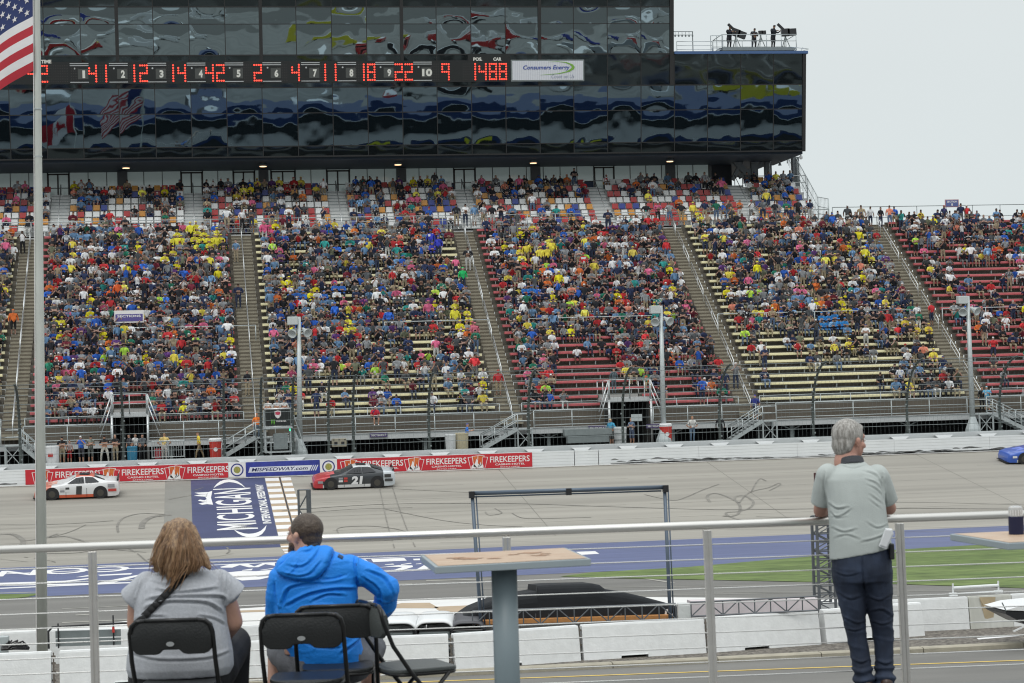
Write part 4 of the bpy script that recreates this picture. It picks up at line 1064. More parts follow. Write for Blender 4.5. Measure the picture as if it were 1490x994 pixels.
for i in range(4): g.poly([FS(x0+W_*a, s0+H_*b, .345) for a, b in (lo_[i], lo_[i+1], up_[i+1], up_[i])])
up2 = [(.87,.66),(.86,.56),(.80,.44),(.66,.34),(.40,.285)]; lo2 = [(.83,.66),(.815,.58),(.76,.46),(.64,.365),(.40,.295)]
for i in range(4): g.poly([FS(x0+W_*a, s0+H_*b, .345) for a, b in (up2[i], up2[i+1], lo2[i+1], lo2[i])])
g.build('swoosh', mat('sign_green', (.20,.42,.06), .5), o)

# ------------------------------------------------------------------ roof: camera platform, mast
RZp = FS(0, sL).z+.10; RYp = FS(0, sL).y+1.4
xa, xb = hitY(1050, 62, RYp).x, hitY(1158, 62, RYp).x; pz = hitY(1100, 69.5, RYp).z
o = thing('camera_platform', (xa, RYp, RZp), 'steel camera platform with railings on the roof at the right end', 'platform')
g = MB(); g.box(((xa+xb)/2, RYp+1.3, pz-.12), (xb-xa, 3.0, .26)); g.build('deck', m_galvd, o)
g = MB()
for x in np.linspace(xa+.2, xb-.2, 5):
    for yy in (RYp, RYp+2.6): g.beam((x, yy, RZp-.2), (x, yy, pz), .1, .1)
g.build('leg', m_galvd, o)
g = MB(); 
for yy in (RYp-.1, RYp+2.7): rail(g, xa, xb, yy, pz, 1.05, mids=1, r=.03, step=1.15)
for x in (xa, xb): g.tube([(x,RYp-.1,pz+1.05),(x,RYp+2.7,pz+1.05)], .03, 6)
g.build('railing', m_galv, o, smooth=True)
g = MB(); xs_ = hitY(1040,70,RYp).x
for k in range(4): g.box((xs_+.2*k, RYp+.6, RZp+.1+k*(pz-RZp)/4), (.35,1,.05))
g.beam((xs_-.3,RYp+.1,RZp), (xs_+.9,RYp+.1,pz+.1), .05, .12); rail(g, xs_-.3, xs_+.7, RYp+.05, RZp, 1.5, mids=2, r=.03, step=.5); g.build('ladder', m_galv, o)
g = MB(); rail(g, hitY(981,60,RYp).x+.1, xs_-.3, RYp-.4, RZp, .95, mids=2, r=.022, step=3.6)
q0 = FS(xe2, sL+.3)
tag(g.build('roof_railing', m_galv, loc=(q0.x, RYp, RZp), smooth=True), 'thin railing along the lower roof beside the tower wall', 'railing')
g = MB(); xm = hitY(1008,60,RYp+2).x; xm0 = xe2+.05; zt_ = hitY(1008,46,RYp+2).z
g.tube([(xm, RYp+2, RZp-.2),(xm, RYp+2, zt_)], .04, 6); g.tube([(xm0, RYp+2, zt_),(xm+.05, RYp+2, zt_)], .03, 6); g.tube([(xm0, RYp+2, zt_-.28),(xm+.05, RYp+2, zt_-.28)], .03, 6)
for x in np.linspace(xm0+.1, xm, 9): g.tube([(x, RYp+2, zt_-.28),(x, RYp+2, zt_)], .015, 4); g.box((x, RYp+2, zt_-.36), (.1,.1,.12))
tag(g.build('light_gantry', m_galvd, loc=(xm,RYp+2,RZp)), 'thin gantry of small fittings joined to the tower wall above the lower roof', 'gantry')
g = MB(); c_ = hitY(1174,73,RYp-.6); q = hitY(1158,78,RYp-.6)
g.tube([(q.x-.6,RYp-.6,q.z+.55),(c_.x+.15,RYp-.6,c_.z+.1)], .03, 6); g.tube([(q.x+.2,RYp-.6,q.z+.1),(c_.x+.15,RYp-.6,c_.z+.1)], .03, 6); g.tube([(q.x-.3,RYp-.6,q.z-.1),(q.x+.1,RYp-.6,q.z+.5)], .03, 6); g.tube([(q.x+.3,RYp-.6,q.z+.0),(q.x+.6,RYp-.6,q.z+.5)], .03, 6)
tag(g.build('corner_bracket', m_galv, loc=(q.x,RYp-.6,q.z)), 'pale steel bracket jutting from the right corner of the roof', 'bracket')
# ------------------------------------------------------------------ the suite building we stand on, and the infield behind it (mirrored in the glass)
m_deck = mat('deck_concrete', (.17,.17,.165), .8, var=.1, scale=2)
m_fasc = mat('suite_blue', (.012,.038,.13), .5, var=.06, scale=1)
DKZ = 5.99
RA, RB = hitZ(0,800,7.085), hitZ(1490,748,7.085); rdir = (RB-RA).normalized(); rdir.z = 0; rdir.normalize(); rnrm = Vector((-rdir.y, rdir.x, 0))
def slab(g, off, depth, z0, z1, L=230):
    c = RA+rdir*30; a = c-rdir*L/2+rnrm*off; b = c+rdir*L/2+rnrm*off
    g.prism([_hz(a,z0), _hz(b,z0), _hz(b-rnrm*depth,z0), _hz(a-rnrm*depth,z0)], (0,0,z1-z0))
o = thing('suite_building', (0, 5, 0), 'long low blue suite building carrying the viewing deck, mostly behind the photographer', 'building')
for nm, off, dp, z0, z1, m in (('viewing_deck', .16, 17, DKZ-.2, DKZ, m_deck), ('lower_wall', .0, 16, 0, DKZ-.2, mat('suite_dark_front', (.03,.033,.036), .3, var=.2, scale=.5)), ('deck_fascia', .17, .14, DKZ-.95, DKZ-.21, m_fasc), ('white_trim', .24, .06, DKZ-.12, DKZ-.03, m_white), ('upper_wall', -16, 10, DKZ, 8.0, mat('suite_glass', (.05,.06,.065), .15, .5)), ('blue_roof', -15.4, 12, 8.0, 9.5, m_fasc), ('roof_trim', -15.3, .3, 7.9, 8.05, m_white)):
    g = MB(); slab(g, off, dp, z0, z1); g.build(nm, m, o)
for k, x in enumerate((46, 58, 64, 30)):
    g = MB(); q = RA+rdir*(x-RA.x)+rnrm*.3; g.box((q.x, q.y, 5.3), (3.6, .05, .5), (0,0,math.atan2(rdir.y, rdir.x))); tag(g.build('yellow_streak_strip', mat('streak_yellow', (.65,.62,.03), .5), loc=(q.x,q.y,5.3)), f'yellow strip added for the yellow streaks low in the dark glass, {["second","third","fourth","first"][k]} from the left', 'banner', 'yellow strips added for the streaks in the glass')  # invented yellow strips, added to give the yellow streaks in the mirror glass
# pale concrete lot and lanes behind
g = MB(); g.quad((-150,-60,.0),(220,-60,.0),(220,-300,.0),(-150,-300,.0)); tag(g.build('infield_lot', mat('lot_grey', (.24,.235,.22), .9, var=.3, scale=.06, detail=6)), kind='structure')
def truck(x, y, rz, c, cname_, q):
    o = thing('transporter', (0,0,0), f'{cname_} race transporter mirrored in the glass, {q} from the left of all transporters', 'truck', 'race transporters mirrored in the glass')
    m = mat('truck_'+cname_.replace(' ','_'), c, .35)
    g = MB(); g.box((0,0,2.55), (16,2.6,3.1)); g.build('trailer', m, o, bevel=.08)
    g = MB(); g.box((9.6,0,1.9), (2.6,2.4,2.6)); g.box((11.3,0,1.4), (1.2,2.2,1.5)); g.build('cab', m, o, bevel=.15)
    g = MB(); g.box((10.65,0,2.5), (.55,2.2,.9)); g.build('windscreen', m_dark, o)
    for wx in (-6,-4.8,8.6,11.2):
        for s_ in (-1.15,1.15): g = MB(); g.tube([(wx,s_-.15,.5),(wx,s_+.15,.5)], .5, 12); g.build('wheel', mat('tyre', (.02,.02,.02), .8), o)
    g = MB(); g.box((0,0,4.14), (15.6,2.3,.06)); g.build('roof_panel', m_white, o)
    o.location = (x,y,0); o.rotation_euler.z = rz
cols_ = [((.7,.7,.7),'white'), ((.04,.06,.3),'blue'), ((.45,.03,.03),'red'), ((.02,.02,.025),'black'), ((.6,.55,.05),'yellow'), ((.25,.27,.29),'silver grey')]
TR = sorted([(float(RNG.uniform(-80,180)), k, int(RNG.choice(6, p=[.42,.2,.1,.12,.06,.1]))) for k in range(30)])
for q, (x, k, ci) in enumerate(TR): c, n_ = cols_[ci]; truck(x, -70-float(k % 6)*36+float(RNG.uniform(-8,8)), float(RNG.normal(0,.25))+(PI/2 if k % 3 == 0 else 0), c, n_, ordn[q] if q < 20 else ('twenty-'+ordn[q-20] if q < 29 else 'thirtieth'))
TT = sorted([(float(RNG.uniform(-70,170)), float(RNG.uniform(-240,-60))) for k in range(16)])
for k, (x, y) in enumerate(TT):
    o = thing('canopy_tent', (x,y,0), f'white canopy tent mirrored in the glass, {ordn[k]} tent from the left', 'tent', 'canopy tents mirrored in the glass')
    g = MB(); w2 = 4; top = Vector((x,y,4.6)); cs = [Vector((x+a*w2,y+b*w2,3.0)) for a, b in ((-1,-1),(1,-1),(1,1),(-1,1))]
    for i in range(4): g.poly([cs[i], cs[(i+1) % 4], top]); g.poly([cs[i], cs[i]-Vector((0,0,.4)), cs[(i+1) % 4]-Vector((0,0,.4)), cs[(i+1) % 4]])
    g.build('canopy', m_white, o); g = MB(); [g.tube([(c.x,c.y,0),(c.x,c.y,3)], .05, 6) for c in cs]; g.build('leg', m_alu, o)
# the far second flag, known from its reflection
# ------------------------------------------------------------------ small figures: skinned skeletons
def skin_template(J, root, sub=1):
    """J: name -> (pos, radius(x,y), region, parent). returns verts, faces, face regions"""
    names = list(J); idx = {n: i for i, n in enumerate(names)}
    me = bpy.data.meshes.new('tmp'); me.from_pydata([J[n][0] for n in names], [(idx[n], idx[J[n][3]]) for n in names if J[n][3]], [])
    ob = bpy.data.objects.new('tmp', me); COL.objects.link(ob)
    sk = ob.modifiers.new('skin', 'SKIN'); sk.use_smooth_shade = True
    for i, n in enumerate(names):
        r = J[n][1]; me.skin_vertices[0].data[i].radius = r if isinstance(r, tuple) else (r, r)
        me.skin_vertices[0].data[i].use_root = (n == root)
    if sub: s = ob.modifiers.new('s', 'SUBSURF'); s.levels = sub; s.render_levels = sub
    dg = bpy.context.evaluated_depsgraph_get(); m2 = bpy.data.meshes.new_from_object(ob.evaluated_get(dg))
    v = np.array([tuple(p.co) for p in m2.vertices]); f = [tuple(p.vertices) for p in m2.polygons]
    bpy.data.objects.remove(ob); bpy.data.meshes.remove(me); bpy.data.meshes.remove(m2)
    # region by nearest bone (weighted by radius), split at the middle of each bone
    segs = [(np.array(J[J[n][3]][0]), np.array(J[n][0]), J[J[n][3]][2], J[n][2]) for n in names if J[n][3]]
    reg = []
    for q in f:
        c = v[list(q)].mean(0); best = 9; br = 2
        for a, b, ra, rb in segs:
            ab = b-a; t = np.clip(np.dot(c-a, ab)/max(1e-9, np.dot(ab, ab)), 0, 1); d = np.linalg.norm(c-(a+t*ab))
            if d < best-1e-6: best = d; br = rb if t > .5 else ra
        reg.append(br)
    quads = [(q if len(q) == 4 else (q[0], q[1], q[2], q[2])) for q in f]
    return v, quads, np.array(reg)
def sit_J(w=1.0, lean=0.0, arms='lap', sleeve='short', shorts=True, hat=False, poncho=False):
    top, skin, hair, bot, shoe = 2, 0, 1, 3, 4
    L = lean; J = {}
    J['pel'] = ((0,.12,.53), (.15*w,.12*w), bot, None)
    J['bel'] = ((0,.10-L*.3,.72), (.155*w,.125*w), top, 'pel')
    J['che'] = ((0,.08-L*.8,.92), (.175*w,.12*w), top, 'bel')
    J['nek'] = ((0,.05-L,1.06), (.07,.07), top, 'che')
    J['jaw'] = ((0,.02-L*1.1,1.13), (.075,.08), skin, 'nek')
    J['fac'] = ((0,.02-L*1.1,1.20), (.088,.10), skin, 'jaw')
    J['crn'] = ((0,.04-L*1.1,1.27), (.085,.10), hair, 'fac')
    J['cr2'] = ((0,.05-L*1.1,1.315), (.045,.05), hair, 'crn')
    if hat: J['brm'] = ((0,-.10-L*1.1,1.255), (.055,.018), hair, 'crn')
    lo = top if sleeve == 'long' else skin
    for s, n in ((-1,'l'),(1,'r')):
        J['sh'+n] = ((s*.19*w,.08-L*.8,.97), .075*w, top, 'che')
        J['um'+n] = ((s*.235*w,.05-L*.7,.84), .062*w, top, 'sh'+n)
        if arms == 'lap': J['el'+n] = ((s*.27*w,.02-L*.5,.72), .05, lo, 'um'+n); J['ha'+n] = ((s*.12,-.22,.66), .042, skin, 'el'+n)
        elif arms == 'fold': J['el'+n] = ((s*.25*w,-.02-L*.5,.72), .052, lo, 'um'+n); J['ha'+n] = ((-s*.06,-.13-L*.5,.80), .045, skin, 'el'+n)
        elif arms == 'up': J['el'+n] = ((s*.26*w,-.12-L*.6,.82), .05, lo, 'um'+n); J['ha'+n] = ((s*.08,-.14-L,1.08), .042, skin, 'el'+n)
        J['hp'+n] = ((s*.10*w,.06,.53), .10*w, bot, 'pel')
        J['kn'+n] = ((s*.14*w,-.30,.55), .075*w, bot if not poncho else top, 'hp'+n)
        J['k2'+n] = ((s*.14*w,-.34,.50), .062, skin if shorts else bot, 'kn'+n)
        J['an'+n] = ((s*.13,-.30,.12), .042, skin if shorts else bot, 'k2'+n)
        J['to'+n] = ((s*.14,-.42,.06), (.045,.035), shoe, 'an'+n)
    if poncho:
        for k in ('bel','che'): p, r, a, b = J[k]; J[k] = (p, (r[0]*1.35, r[1]*1.4), a, b)
        J['crn'] = (J['crn'][0], (.11,.12), top, 'fac'); J['cr2'] = (J['cr2'][0], (.06,.06), top, 'crn')
        for n in 'lr': p, r, a, b = J['el'+n]; J['el'+n] = (p, .075, top, b)
    return J
def stand_J(w=1.0, lean=0.0, arms='side', sleeve='short', shorts=True, hat=False, stride=0.0, poncho=False, spread=.0):
    top, skin, hair, bot, shoe = 2, 0, 1, 3, 4; L = lean; J = {}
    J['pel'] = ((0,.0,.93), (.155*w,.12*w), bot, None)
    J['bel'] = ((0,-.01-L*.3,1.10), (.15*w,.12*w), top, 'pel')
    J['che'] = ((0,-.01-L*.7,1.32), (.175*w,.12*w), top, 'bel')
    J['nek'] = ((0,-.01-L,1.47), (.068,.068), top, 'che')
    J['jaw'] = ((0,-.03-L*1.1,1.54), (.072,.08), skin, 'nek')
    J['fac'] = ((0,-.03-L*1.1,1.61), (.085,.10), skin, 'jaw')
    J['crn'] = ((0,-.01-L*1.1,1.69), (.083,.098), hair, 'fac')
    J['cr2'] = ((0,-.0-L*1.1,1.735), (.045,.05), hair, 'crn')
    if hat: J['brm'] = ((0,-.16-L*1.1,1.67), (.055,.018), hair, 'crn')
    lo = top if sleeve == 'long' else skin
    for s, n in ((-1,'l'),(1,'r')):
        J['sh'+n] = ((s*.19*w,-.01-L*.7,1.39), .072*w, top, 'che')
        J['um'+n] = ((s*.245*w,-.01-L*.6,1.24), .06*w, top, 'sh'+n)
        if arms == 'side': J['el'+n] = ((s*.28*w,-.0-L*.4,1.11), .048, lo, 'um'+n); J['ha'+n] = ((s*.27*w,-.08,.86), .04, skin, 'el'+n)
        elif arms == 'fold': J['el'+n] = ((s*.27*w,-.05-L*.5,1.12), .05, lo, 'um'+n); J['ha'+n] = ((-s*.07,-.19-L*.5,1.20), .043, skin, 'el'+n)
        elif arms == 'hips': J['el'+n] = ((s*.38*w,.03-L*.5,1.14), .05, lo, 'um'+n); J['ha'+n] = ((s*.20*w,-.05,1.0), .042, skin, 'el'+n)
        elif arms == 'pocket': J['el'+n] = ((s*.30*w,.0-L*.4,1.12), .05, lo, 'um'+n); J['ha'+n] = ((s*.17*w,-.12,.95), .042, skin, 'el'+n)
        elif arms == 'up': J['el'+n] = ((s*.27*w,-.16-L*.5,1.22), .048, lo, 'um'+n); J['ha'+n] = ((s*.09,-.26-L,1.48), .04, skin, 'el'+n)
        elif arms == 'reach': J['el'+n] = ((s*.22*w,-.24-L*.5,1.22), .048, lo, 'um'+n); J['ha'+n] = ((s*.10,-.46-L,1.30), .04, skin, 'el'+n)
        st = stride*s
        J['hp'+n] = ((s*.095*w,0,.88), .095*w, bot, 'pel')
        J['th'+n] = ((s*(.105*w+spread*.4),-st*.35,.66), .082*w, bot, 'hp'+n)
        J['kn'+n] = ((s*(.11+spread*.7),-st*.7-.02,.48), .062, bot, 'th'+n)
        J['cf'+n] = ((s*(.11+spread*.85),-st*.85+.01,.34), .058, skin if shorts else bot, 'kn'+n)
        J['an'+n] = ((s*(.11+spread),-st+.02,.09), .04, skin if shorts else bot, 'cf'+n)
        J['to'+n] = ((s*(.12+spread),-st-.13,.045), (.045,.034), shoe, 'an'+n)
    if poncho:
        for k in ('pel','bel','che'): p, r, a, b = J[k]; J[k] = (p, (r[0]*1.3, r[1]*1.35), top, b)
        J['crn'] = (J['crn'][0], (.105,.115), top, 'fac'); J['cr2'] = (J['cr2'][0], (.06,.06), top, 'crn')
    return J
TPL = []   # (verts, quads, regions, kind description)
def T(J, desc): TPL.append((*skin_template(J, 'pel'), desc)); return len(TPL)-1
for w_, lean, arms, slv, sh, hat in ((1,.04,'lap','short',True,True),(1.05,.12,'lap','long',False,True),(1.1,.16,'fold','long',False,True),(.98,-.02,'lap','long',False,False),(.92,0,'fold','short',False,False),(1.1,.05,'lap','short',False,True),(.95,.08,'up','long',False,False),(1.12,.0,'fold','long',False,True),(.88,.10,'lap','short',False,True),(1,.15,'up','short',False,True)):
    T(sit_J(w_, lean, arms, slv, sh, hat), 'seated')
T(sit_J(1.05,.06,'lap','long',True,False,poncho=True), 'seated hooded'); T(sit_J(1.0,.1,'fold','long',False,False,poncho=True), 'seated hooded')
NS = len(TPL)
for w_, lean, arms, slv, sh, hat in ((1,.02,'side','short',True,True),(1.05,.03,'fold','long',False,True),(.95,0,'pocket','long',False,False),(1.1,.02,'hips','short',True,True),(.92,.04,'up','short',False,False),(1.0,.03,'fold','short',True,False)):
    T(stand_J(w_, lean, arms, slv, sh, hat), 'standing')
T(stand_J(1.05,.02,'side','long',True,False,poncho=True), 'standing hooded')
m_people = mat('clothing_and_skin', attr='Col', rough=.75, spec=.25)
SKIN = [(.33,.20,.15),(.27,.165,.12),(.40,.26,.21),(.23,.135,.10),(.12,.07,.05)]
def face_cols(cols, reg):
    c = np.array(cols)[reg]; k = RNG.uniform(.72, 1.28, len(reg)); r_ = RNG.random()
    if r_ < .22: k = np.where((reg == 2) & (RNG.random(len(reg)) < .35), RNG.uniform(.3, 2.2), k)
    c = c*k[:, None]
    if .22 < r_ < .42: q = (reg == 2) & (RNG.random(len(reg)) < .09); c[q] = jit((.6,.6,.58) if RNG.random() < .6 else TOPS[int(RNG.integers(len(TOPS)))][0])
    return np.clip(c, 0, .85)
HAIR = [((.02,.018,.02),'black cap'),((.05,.03,.02),'dark hair'),((.62,.63,.63),'white cap'),((.14,.09,.05),'brown hair'),((.03,.05,.16),'navy cap'),((.28,.27,.26),'grey hair'),((.35,.03,.03),'red cap'),((.32,.22,.11),'fair hair'),((.10,.11,.12),'charcoal cap')]
HP = np.array([.24,.2,.13,.12,.09,.08,.06,.04,.04])
TOPS = [((.018,.019,.024),'black',.30),((.02,.03,.075),'navy',.13),((.23,.24,.25),'grey',.135),((.07,.075,.08),'charcoal',.13),((.72,.73,.74),'white',.115),((.025,.10,.42),'bright blue',.042),((.12,.22,.36),'faded blue',.075),((.45,.03,.035),'red',.06),((.70,.58,.08),'yellow',.022),((.68,.60,.02),'bright yellow',.0),((.55,.13,.03),'orange',.018),((.62,.13,.24),'pink',.016),((.02,.16,.10),'dark green',.02),((.03,.26,.24),'teal',.018),((.10,.04,.16),'purple',.018),((.30,.24,.16),'tan',.025),((.15,.02,.035),'maroon',.02),((.45,.75,.08),'lime',.008),((.14,.15,.10),'olive',.018),((.70,.24,.16),'salmon',.012)]
TP_ = np.array([t[2] for t in TOPS]); TP_ /= TP_.sum()
BOTS = [((.03,.04,.075),'dark jeans'),((.30,.25,.17),'khaki shorts'),((.02,.02,.022),'black trousers'),((.10,.15,.24),'blue jeans'),((.16,.16,.16),'grey shorts'),((.5,.5,.48),'pale shorts')]
def jit(c, a=.18): k = 1+RNG.uniform(-a, a); return tuple(float(np.clip(x*k, 0, .9)) for x in c)
def pick_cols(ti):
    hi = int(RNG.choice(len(HAIR), p=HP)); tp = int(RNG.choice(len(TOPS), p=TP_)); bt_ = int(RNG.choice(len(BOTS), p=[.3,.22,.16,.14,.12,.06])); sk = SKIN[int(RNG.choice(5, p=[.33,.25,.25,.12,.05]))]
    if 'hooded' in TPL[ti][3]: tp = int(RNG.choice([9,8,5,6,7,11,10,2,4], p=[.16,.10,.17,.15,.09,.05,.09,.10,.09]))
    return [jit(sk,.12), jit(HAIR[hi][0]), jit(TOPS[tp][0],.2), jit(BOTS[bt_][0]), jit((.12,.12,.12),.8)], (HAIR[hi][1], TOPS[tp][1], BOTS[bt_][1])
def mk_person(name, tpl, cols, loc, rz, sc=1.0, sx=1.0):
    v, f, reg = tpl[0], tpl[1], tpl[2]
    me = bpy.data.meshes.new(name); me.from_pydata((v*np.array([sc*sx, sc, sc])).tolist(), [], [q if q[2] != q[3] else q[:3] for q in f])
    ca = me.color_attributes.new('Col', 'FLOAT_COLOR', 'CORNER'); c = np.array([(*x, 1) for x in cols])
    lt = np.zeros(len(me.polygons), int); me.polygons.foreach_get('loop_total', lt)
    fc = np.concatenate([face_cols(cols, reg), np.ones((len(reg), 1))], 1); ca.data.foreach_set('color', np.repeat(fc, lt, axis=0).ravel())
    me.polygons.foreach_set('use_smooth', [True]*len(me.polygons)); me.materials.append(m_people); me.update()
    o = bpy.data.objects.new(name, me); COL.objects.link(o); o.location = loc; o.rotation_euler.z = rz; o['_w'] = list(loc)
    return o

# who sits where: density seen in the photograph, by picture position
def density(s, i, px, py):
    d = .86
    if s == 1:
        d = .93
        if px > 300 and py > 330: d = .84 if py < 420 else .88
    elif s == 2:
        d = .75
        if px > 640 and py < 372: d = .42
        if 500 < px < 640 and 480 < py < 570: d = .62
        if py > 540 and 440 < px < 660: d = .27
        elif py > 540: d = .60
        if py > 575 and 560 < px < 650: d = .12
        if 420 < px < 520 and py < 400: d = .66
    elif s == 3:
        d = .82 if py > 470 or px < 850 else .76
        if py > 488:
            d = .80 if px < 806 else .08 if px < 893 else (.62 if py < 555 else .05) if px < 962 else (.5 if py < 540 else .10) if px < 1010 else .55
            if py > 560 and 800 < px < 890: d = .25
        if py < 420 and 760 < px < 900: d = .72
    elif s == 4:
        d = .74 if py < 480 else .0
        if 480 <= py < 500: d = .25
        if 500 <= py < 530: d = .22 if 1150 < px < 1370 else .04
        if py >= 500 and px > 1300: d = .75 if py > 535 else .35
        if py >= 530 and px < 1300: d = .015
        if py >= 500 and px < 1115: d = .5 if py < 520 else .25
        if py >= 590 and 1110 < px < 1160: d = .6
        if py < 380 and px > 1200: d = .70
        if px > 1290 and 430 < py < 480: d = .75
    elif s == 5:
        d = .26
        if py < 375: d = .62 if px > 1400 or py < 350 else .25
        if 375 <= py < 440: d = .70 if px < 1350+(py-375)*.4+30 else .16
        if 440 <= py < 480: d = .62 if px < 1440 else .4
        if py > 480: d = .12 if py > 500 else .25
        if py > 490 and px < 1420: d = .22
        if py > 570: d = .06
    elif s == 0: d = .84 if py < 470 else .35
    return d
def placed():
    out_ = []; hidden = 0
    for s, (x0, x1) in enumerate(SX):
        for i in range(NROW):
            y, z = row_y(i), row_z(i); x = x0+.45
            off = RNG.uniform(0, .2); stf = .20 if 8 < i < 24 else .12; runlen = 0
            while x < x1-.4:
                step = RNG.uniform(.43, .52); x += step
                if x > x1-.4: break
                if in_vom(s, x, i) or (s in VOM and i < 3 and VOM[s][0]-.3 < x < VOM[s][1]+.3): continue
                px, py, _ = proj((x, y, z+.9))
                if px < -420 or px > 1900: continue
                n_ = noise.noise(Vector((x*.33, i*.5, s*3.3)))*.5
                if RNG.random() > density(s, i, px, py)*1.06+n_*.5*density(s, i, px, py): continue
                stand = RNG.random() < stf+.16*max(0, noise.noise(Vector((x*.25+40, i*.3, s))))
                ti = int(RNG.integers(NS, len(TPL))) if stand else int(RNG.integers(0, NS))
                if ti in (NS-2, NS-1, NS+6) and RNG.random() < .45: ti = 0
                out_.append((s, i, x+off*.3, y+(.0 if not stand else -.12), z, ti))
    return out_
PL = placed()
# club seats
for x, i, s in SEATS:
    px, py, _ = proj((x, CY0+CT*i, CZ0+CR*i+.8))
    if px < -420 or px > 1200: continue
    d = .55 if i in (4,5,6) else .30
    if 500 < px < 680: d += .15
    if 690 < px < 880 and i < 4: d -= .1
    if 900 < px < 1060 and i < 4: d -= .2
    if px > 1110: d = .75 if px < 1150 and i > 2 else .15
    if 285 < px < 400: d += .1
    d += .35*noise.noise(Vector((x*.5, i*.7, 5)))
    if RNG.random() < d: PL.append((10, i, x, CY0+CT*i, CZ0+CR*i, int(RNG.integers(NS, len(TPL))) if RNG.random() < .06 else int(RNG.integers(0, NS))))
# standing on the walkway and at the very top
for px in list(range(664, 740, 13))+list(range(940, 1180, 17))+[160,330,352,366,396,420,470]: PL.append((11, 0, hitY(px, 320, 157).x, 156.9, 20.5 if px < 1180 else row_z(26), int(RNG.integers(NS, len(TPL)))))
for px in (1229,1249,1262,1277,1290,1297): PL.append((11, 0, hitY(px, 320, 157).x, row_y(26), row_z(26), int(RNG.integers(NS, NS+3))))
print('people', len(PL))
# in the aisles
for px, py, k in ((382,437,1),(372,365,1),(460-90,560,1),(668,378,2),(1128,548,3),(1395,462,4),(700,560,2),(120,350,0),(50,470,0)):
    i = min(range(NROW), key=lambda q: abs(proj((AX[k], row_y(q), row_z(q)+.9))[1]-py)); PL.append((12, i, AX[k]+RNG.uniform(-.6,-.3), row_y(i)-.1, row_z(i)+.05, int(RNG.integers(NS, len(TPL)))))
IND = 268
lower = [k for k, p in enumerate(PL) if p[0] < 10 and -12 < proj((p[2], p[3], p[4]+.9))[0] < 1502]
lower.sort(key=lambda k: (PL[k][1], PL[k][2])); ind = set(lower[:IND]); rows = {}
for k in lower[:IND]: rows.setdefault((PL[k][0], PL[k][1]), []).append(k)
rown = ['front row','second row','third row','fourth row','fifth row','sixth row','seventh row','eighth row']
secn = ['cream section at the left edge','left red section','cream section by the flag stand','middle red section','cream section behind the standing man','right edge red section']
def ordinal(n):
    return ordn[n-1] if n <= 20 else f'{n}th' if n % 10 > 3 or n % 10 == 0 or 10 < n % 100 < 14 else f'{n}'+{1:'st',2:'nd',3:'rd'}[n % 10]
for (s, r_), ks in rows.items():
    ks.sort(key=lambda k: PL[k][2])
    for q, k in enumerate(ks):
        _, i, x, y, z, ti = PL[k]; cols, (hn, tn, bn2) = pick_cols(ti)
        v = ti < NS; sc = RNG.uniform(1.05, 1.18)
        o = mk_person('person', TPL[ti], cols, (x, y, z), RNG.normal(0, .22), sc, RNG.uniform(.94, 1.1))
        pose = 'hooded' if 'hooded' in TPL[ti][3] else hn.replace(' ', ' ')
        lab = f'person in {tn} top, {ordinal(q+1)} from left, {rown[r_]}, {secn[s]}'
        tag(o, lab, 'person', 'spectators in the lowest rows')
# everyone else: one mesh
YL = (.66,.60,.05)
SPOTS = [(290,348,42,18,.6,YL),(245,372,12,8,.5,YL),(90,466,16,8,.6,YL),(668,458,26,14,.7,YL),(508,474,9,9,.9,YL),(672,402,9,7,1,(.02,.42,.12)),(388,336,13,7,.9,(.62,.10,.22)),(692,478,14,9,.8,(.62,.16,.22)),(640,355,14,12,.8,(.04,.05,.42)),
 (470,427,50,12,.35,(.03,.12,.42)),(780,372,30,10,.5,(.66,.55,.06)),(930,372,16,8,.6,(.62,.50,.10)),(170,425,14,9,.7,(.7,.12,.03)),(765,420,14,9,.5,(.03,.15,.45)),(1010,320,14,10,.8,YL),(1265,378,9,9,.8,YL),(1340,470,26,10,.5,(.60,.47,.06)),(1160,425,12,9,.5,(.62,.14,.26)),(1210,468,22,8,.7,(.03,.2,.5)),(100,570,45,16,.3,(.5,.05,.05)),(240,565,40,14,.35,(.66,.16,.03))]
V, Q, C = [], [], []; off = 0
for k, (s, i, x, y, z, ti) in enumerate(PL):
    if k in ind: continue
    v, f, reg, _ = TPL[ti]; cols, _ = pick_cols(ti); qx, qy, _ = proj((x, y, z+.9))
    for cx_, cy_, rx_, ry_, pr_, cc_ in SPOTS:
        if ((qx-cx_)/rx_)**2+((qy-cy_)/ry_)**2 < 1 and RNG.random() < pr_: cols[2] = jit(cc_, .12); v, f, reg, _ = TPL[NS-1 if ti < NS else len(TPL)-1]; break
    a = RNG.normal(0, .28); sc = RNG.uniform(.93, 1.07); ca, sa = math.cos(a), math.sin(a)
    M = np.array([[ca*sc*RNG.uniform(1.0,1.2), -sa*sc, 0], [sa*sc, ca*sc, 0], [0, 0, sc]])
    V.append(v @ M.T + np.array([x, y, z])); Q.append(np.array(f)+off); off += len(v)
    C.append(face_cols(cols, reg))
V = np.concatenate(V); Q = np.concatenate(Q); C = np.concatenate(C)
tri = Q[:, 2] == Q[:, 3]; Q4 = Q[~tri]; Q3 = Q[tri][:, :3]; C = np.concatenate([C[~tri], C[tri]])
me = bpy.data.meshes.new('crowd'); me.vertices.add(len(V)); me.vertices.foreach_set('co', V.ravel())
nl = len(Q4)*4+len(Q3)*3; me.loops.add(nl); me.loops.foreach_set('vertex_index', np.concatenate([Q4.ravel(), Q3.ravel()]).astype(np.int32))
me.polygons.add(len(Q4)+len(Q3)); ls_ = np.concatenate([np.arange(len(Q4))*4, len(Q4)*4+np.arange(len(Q3))*3]).astype(np.int32); me.polygons.foreach_set('loop_start', ls_)
me.update(calc_edges=True)
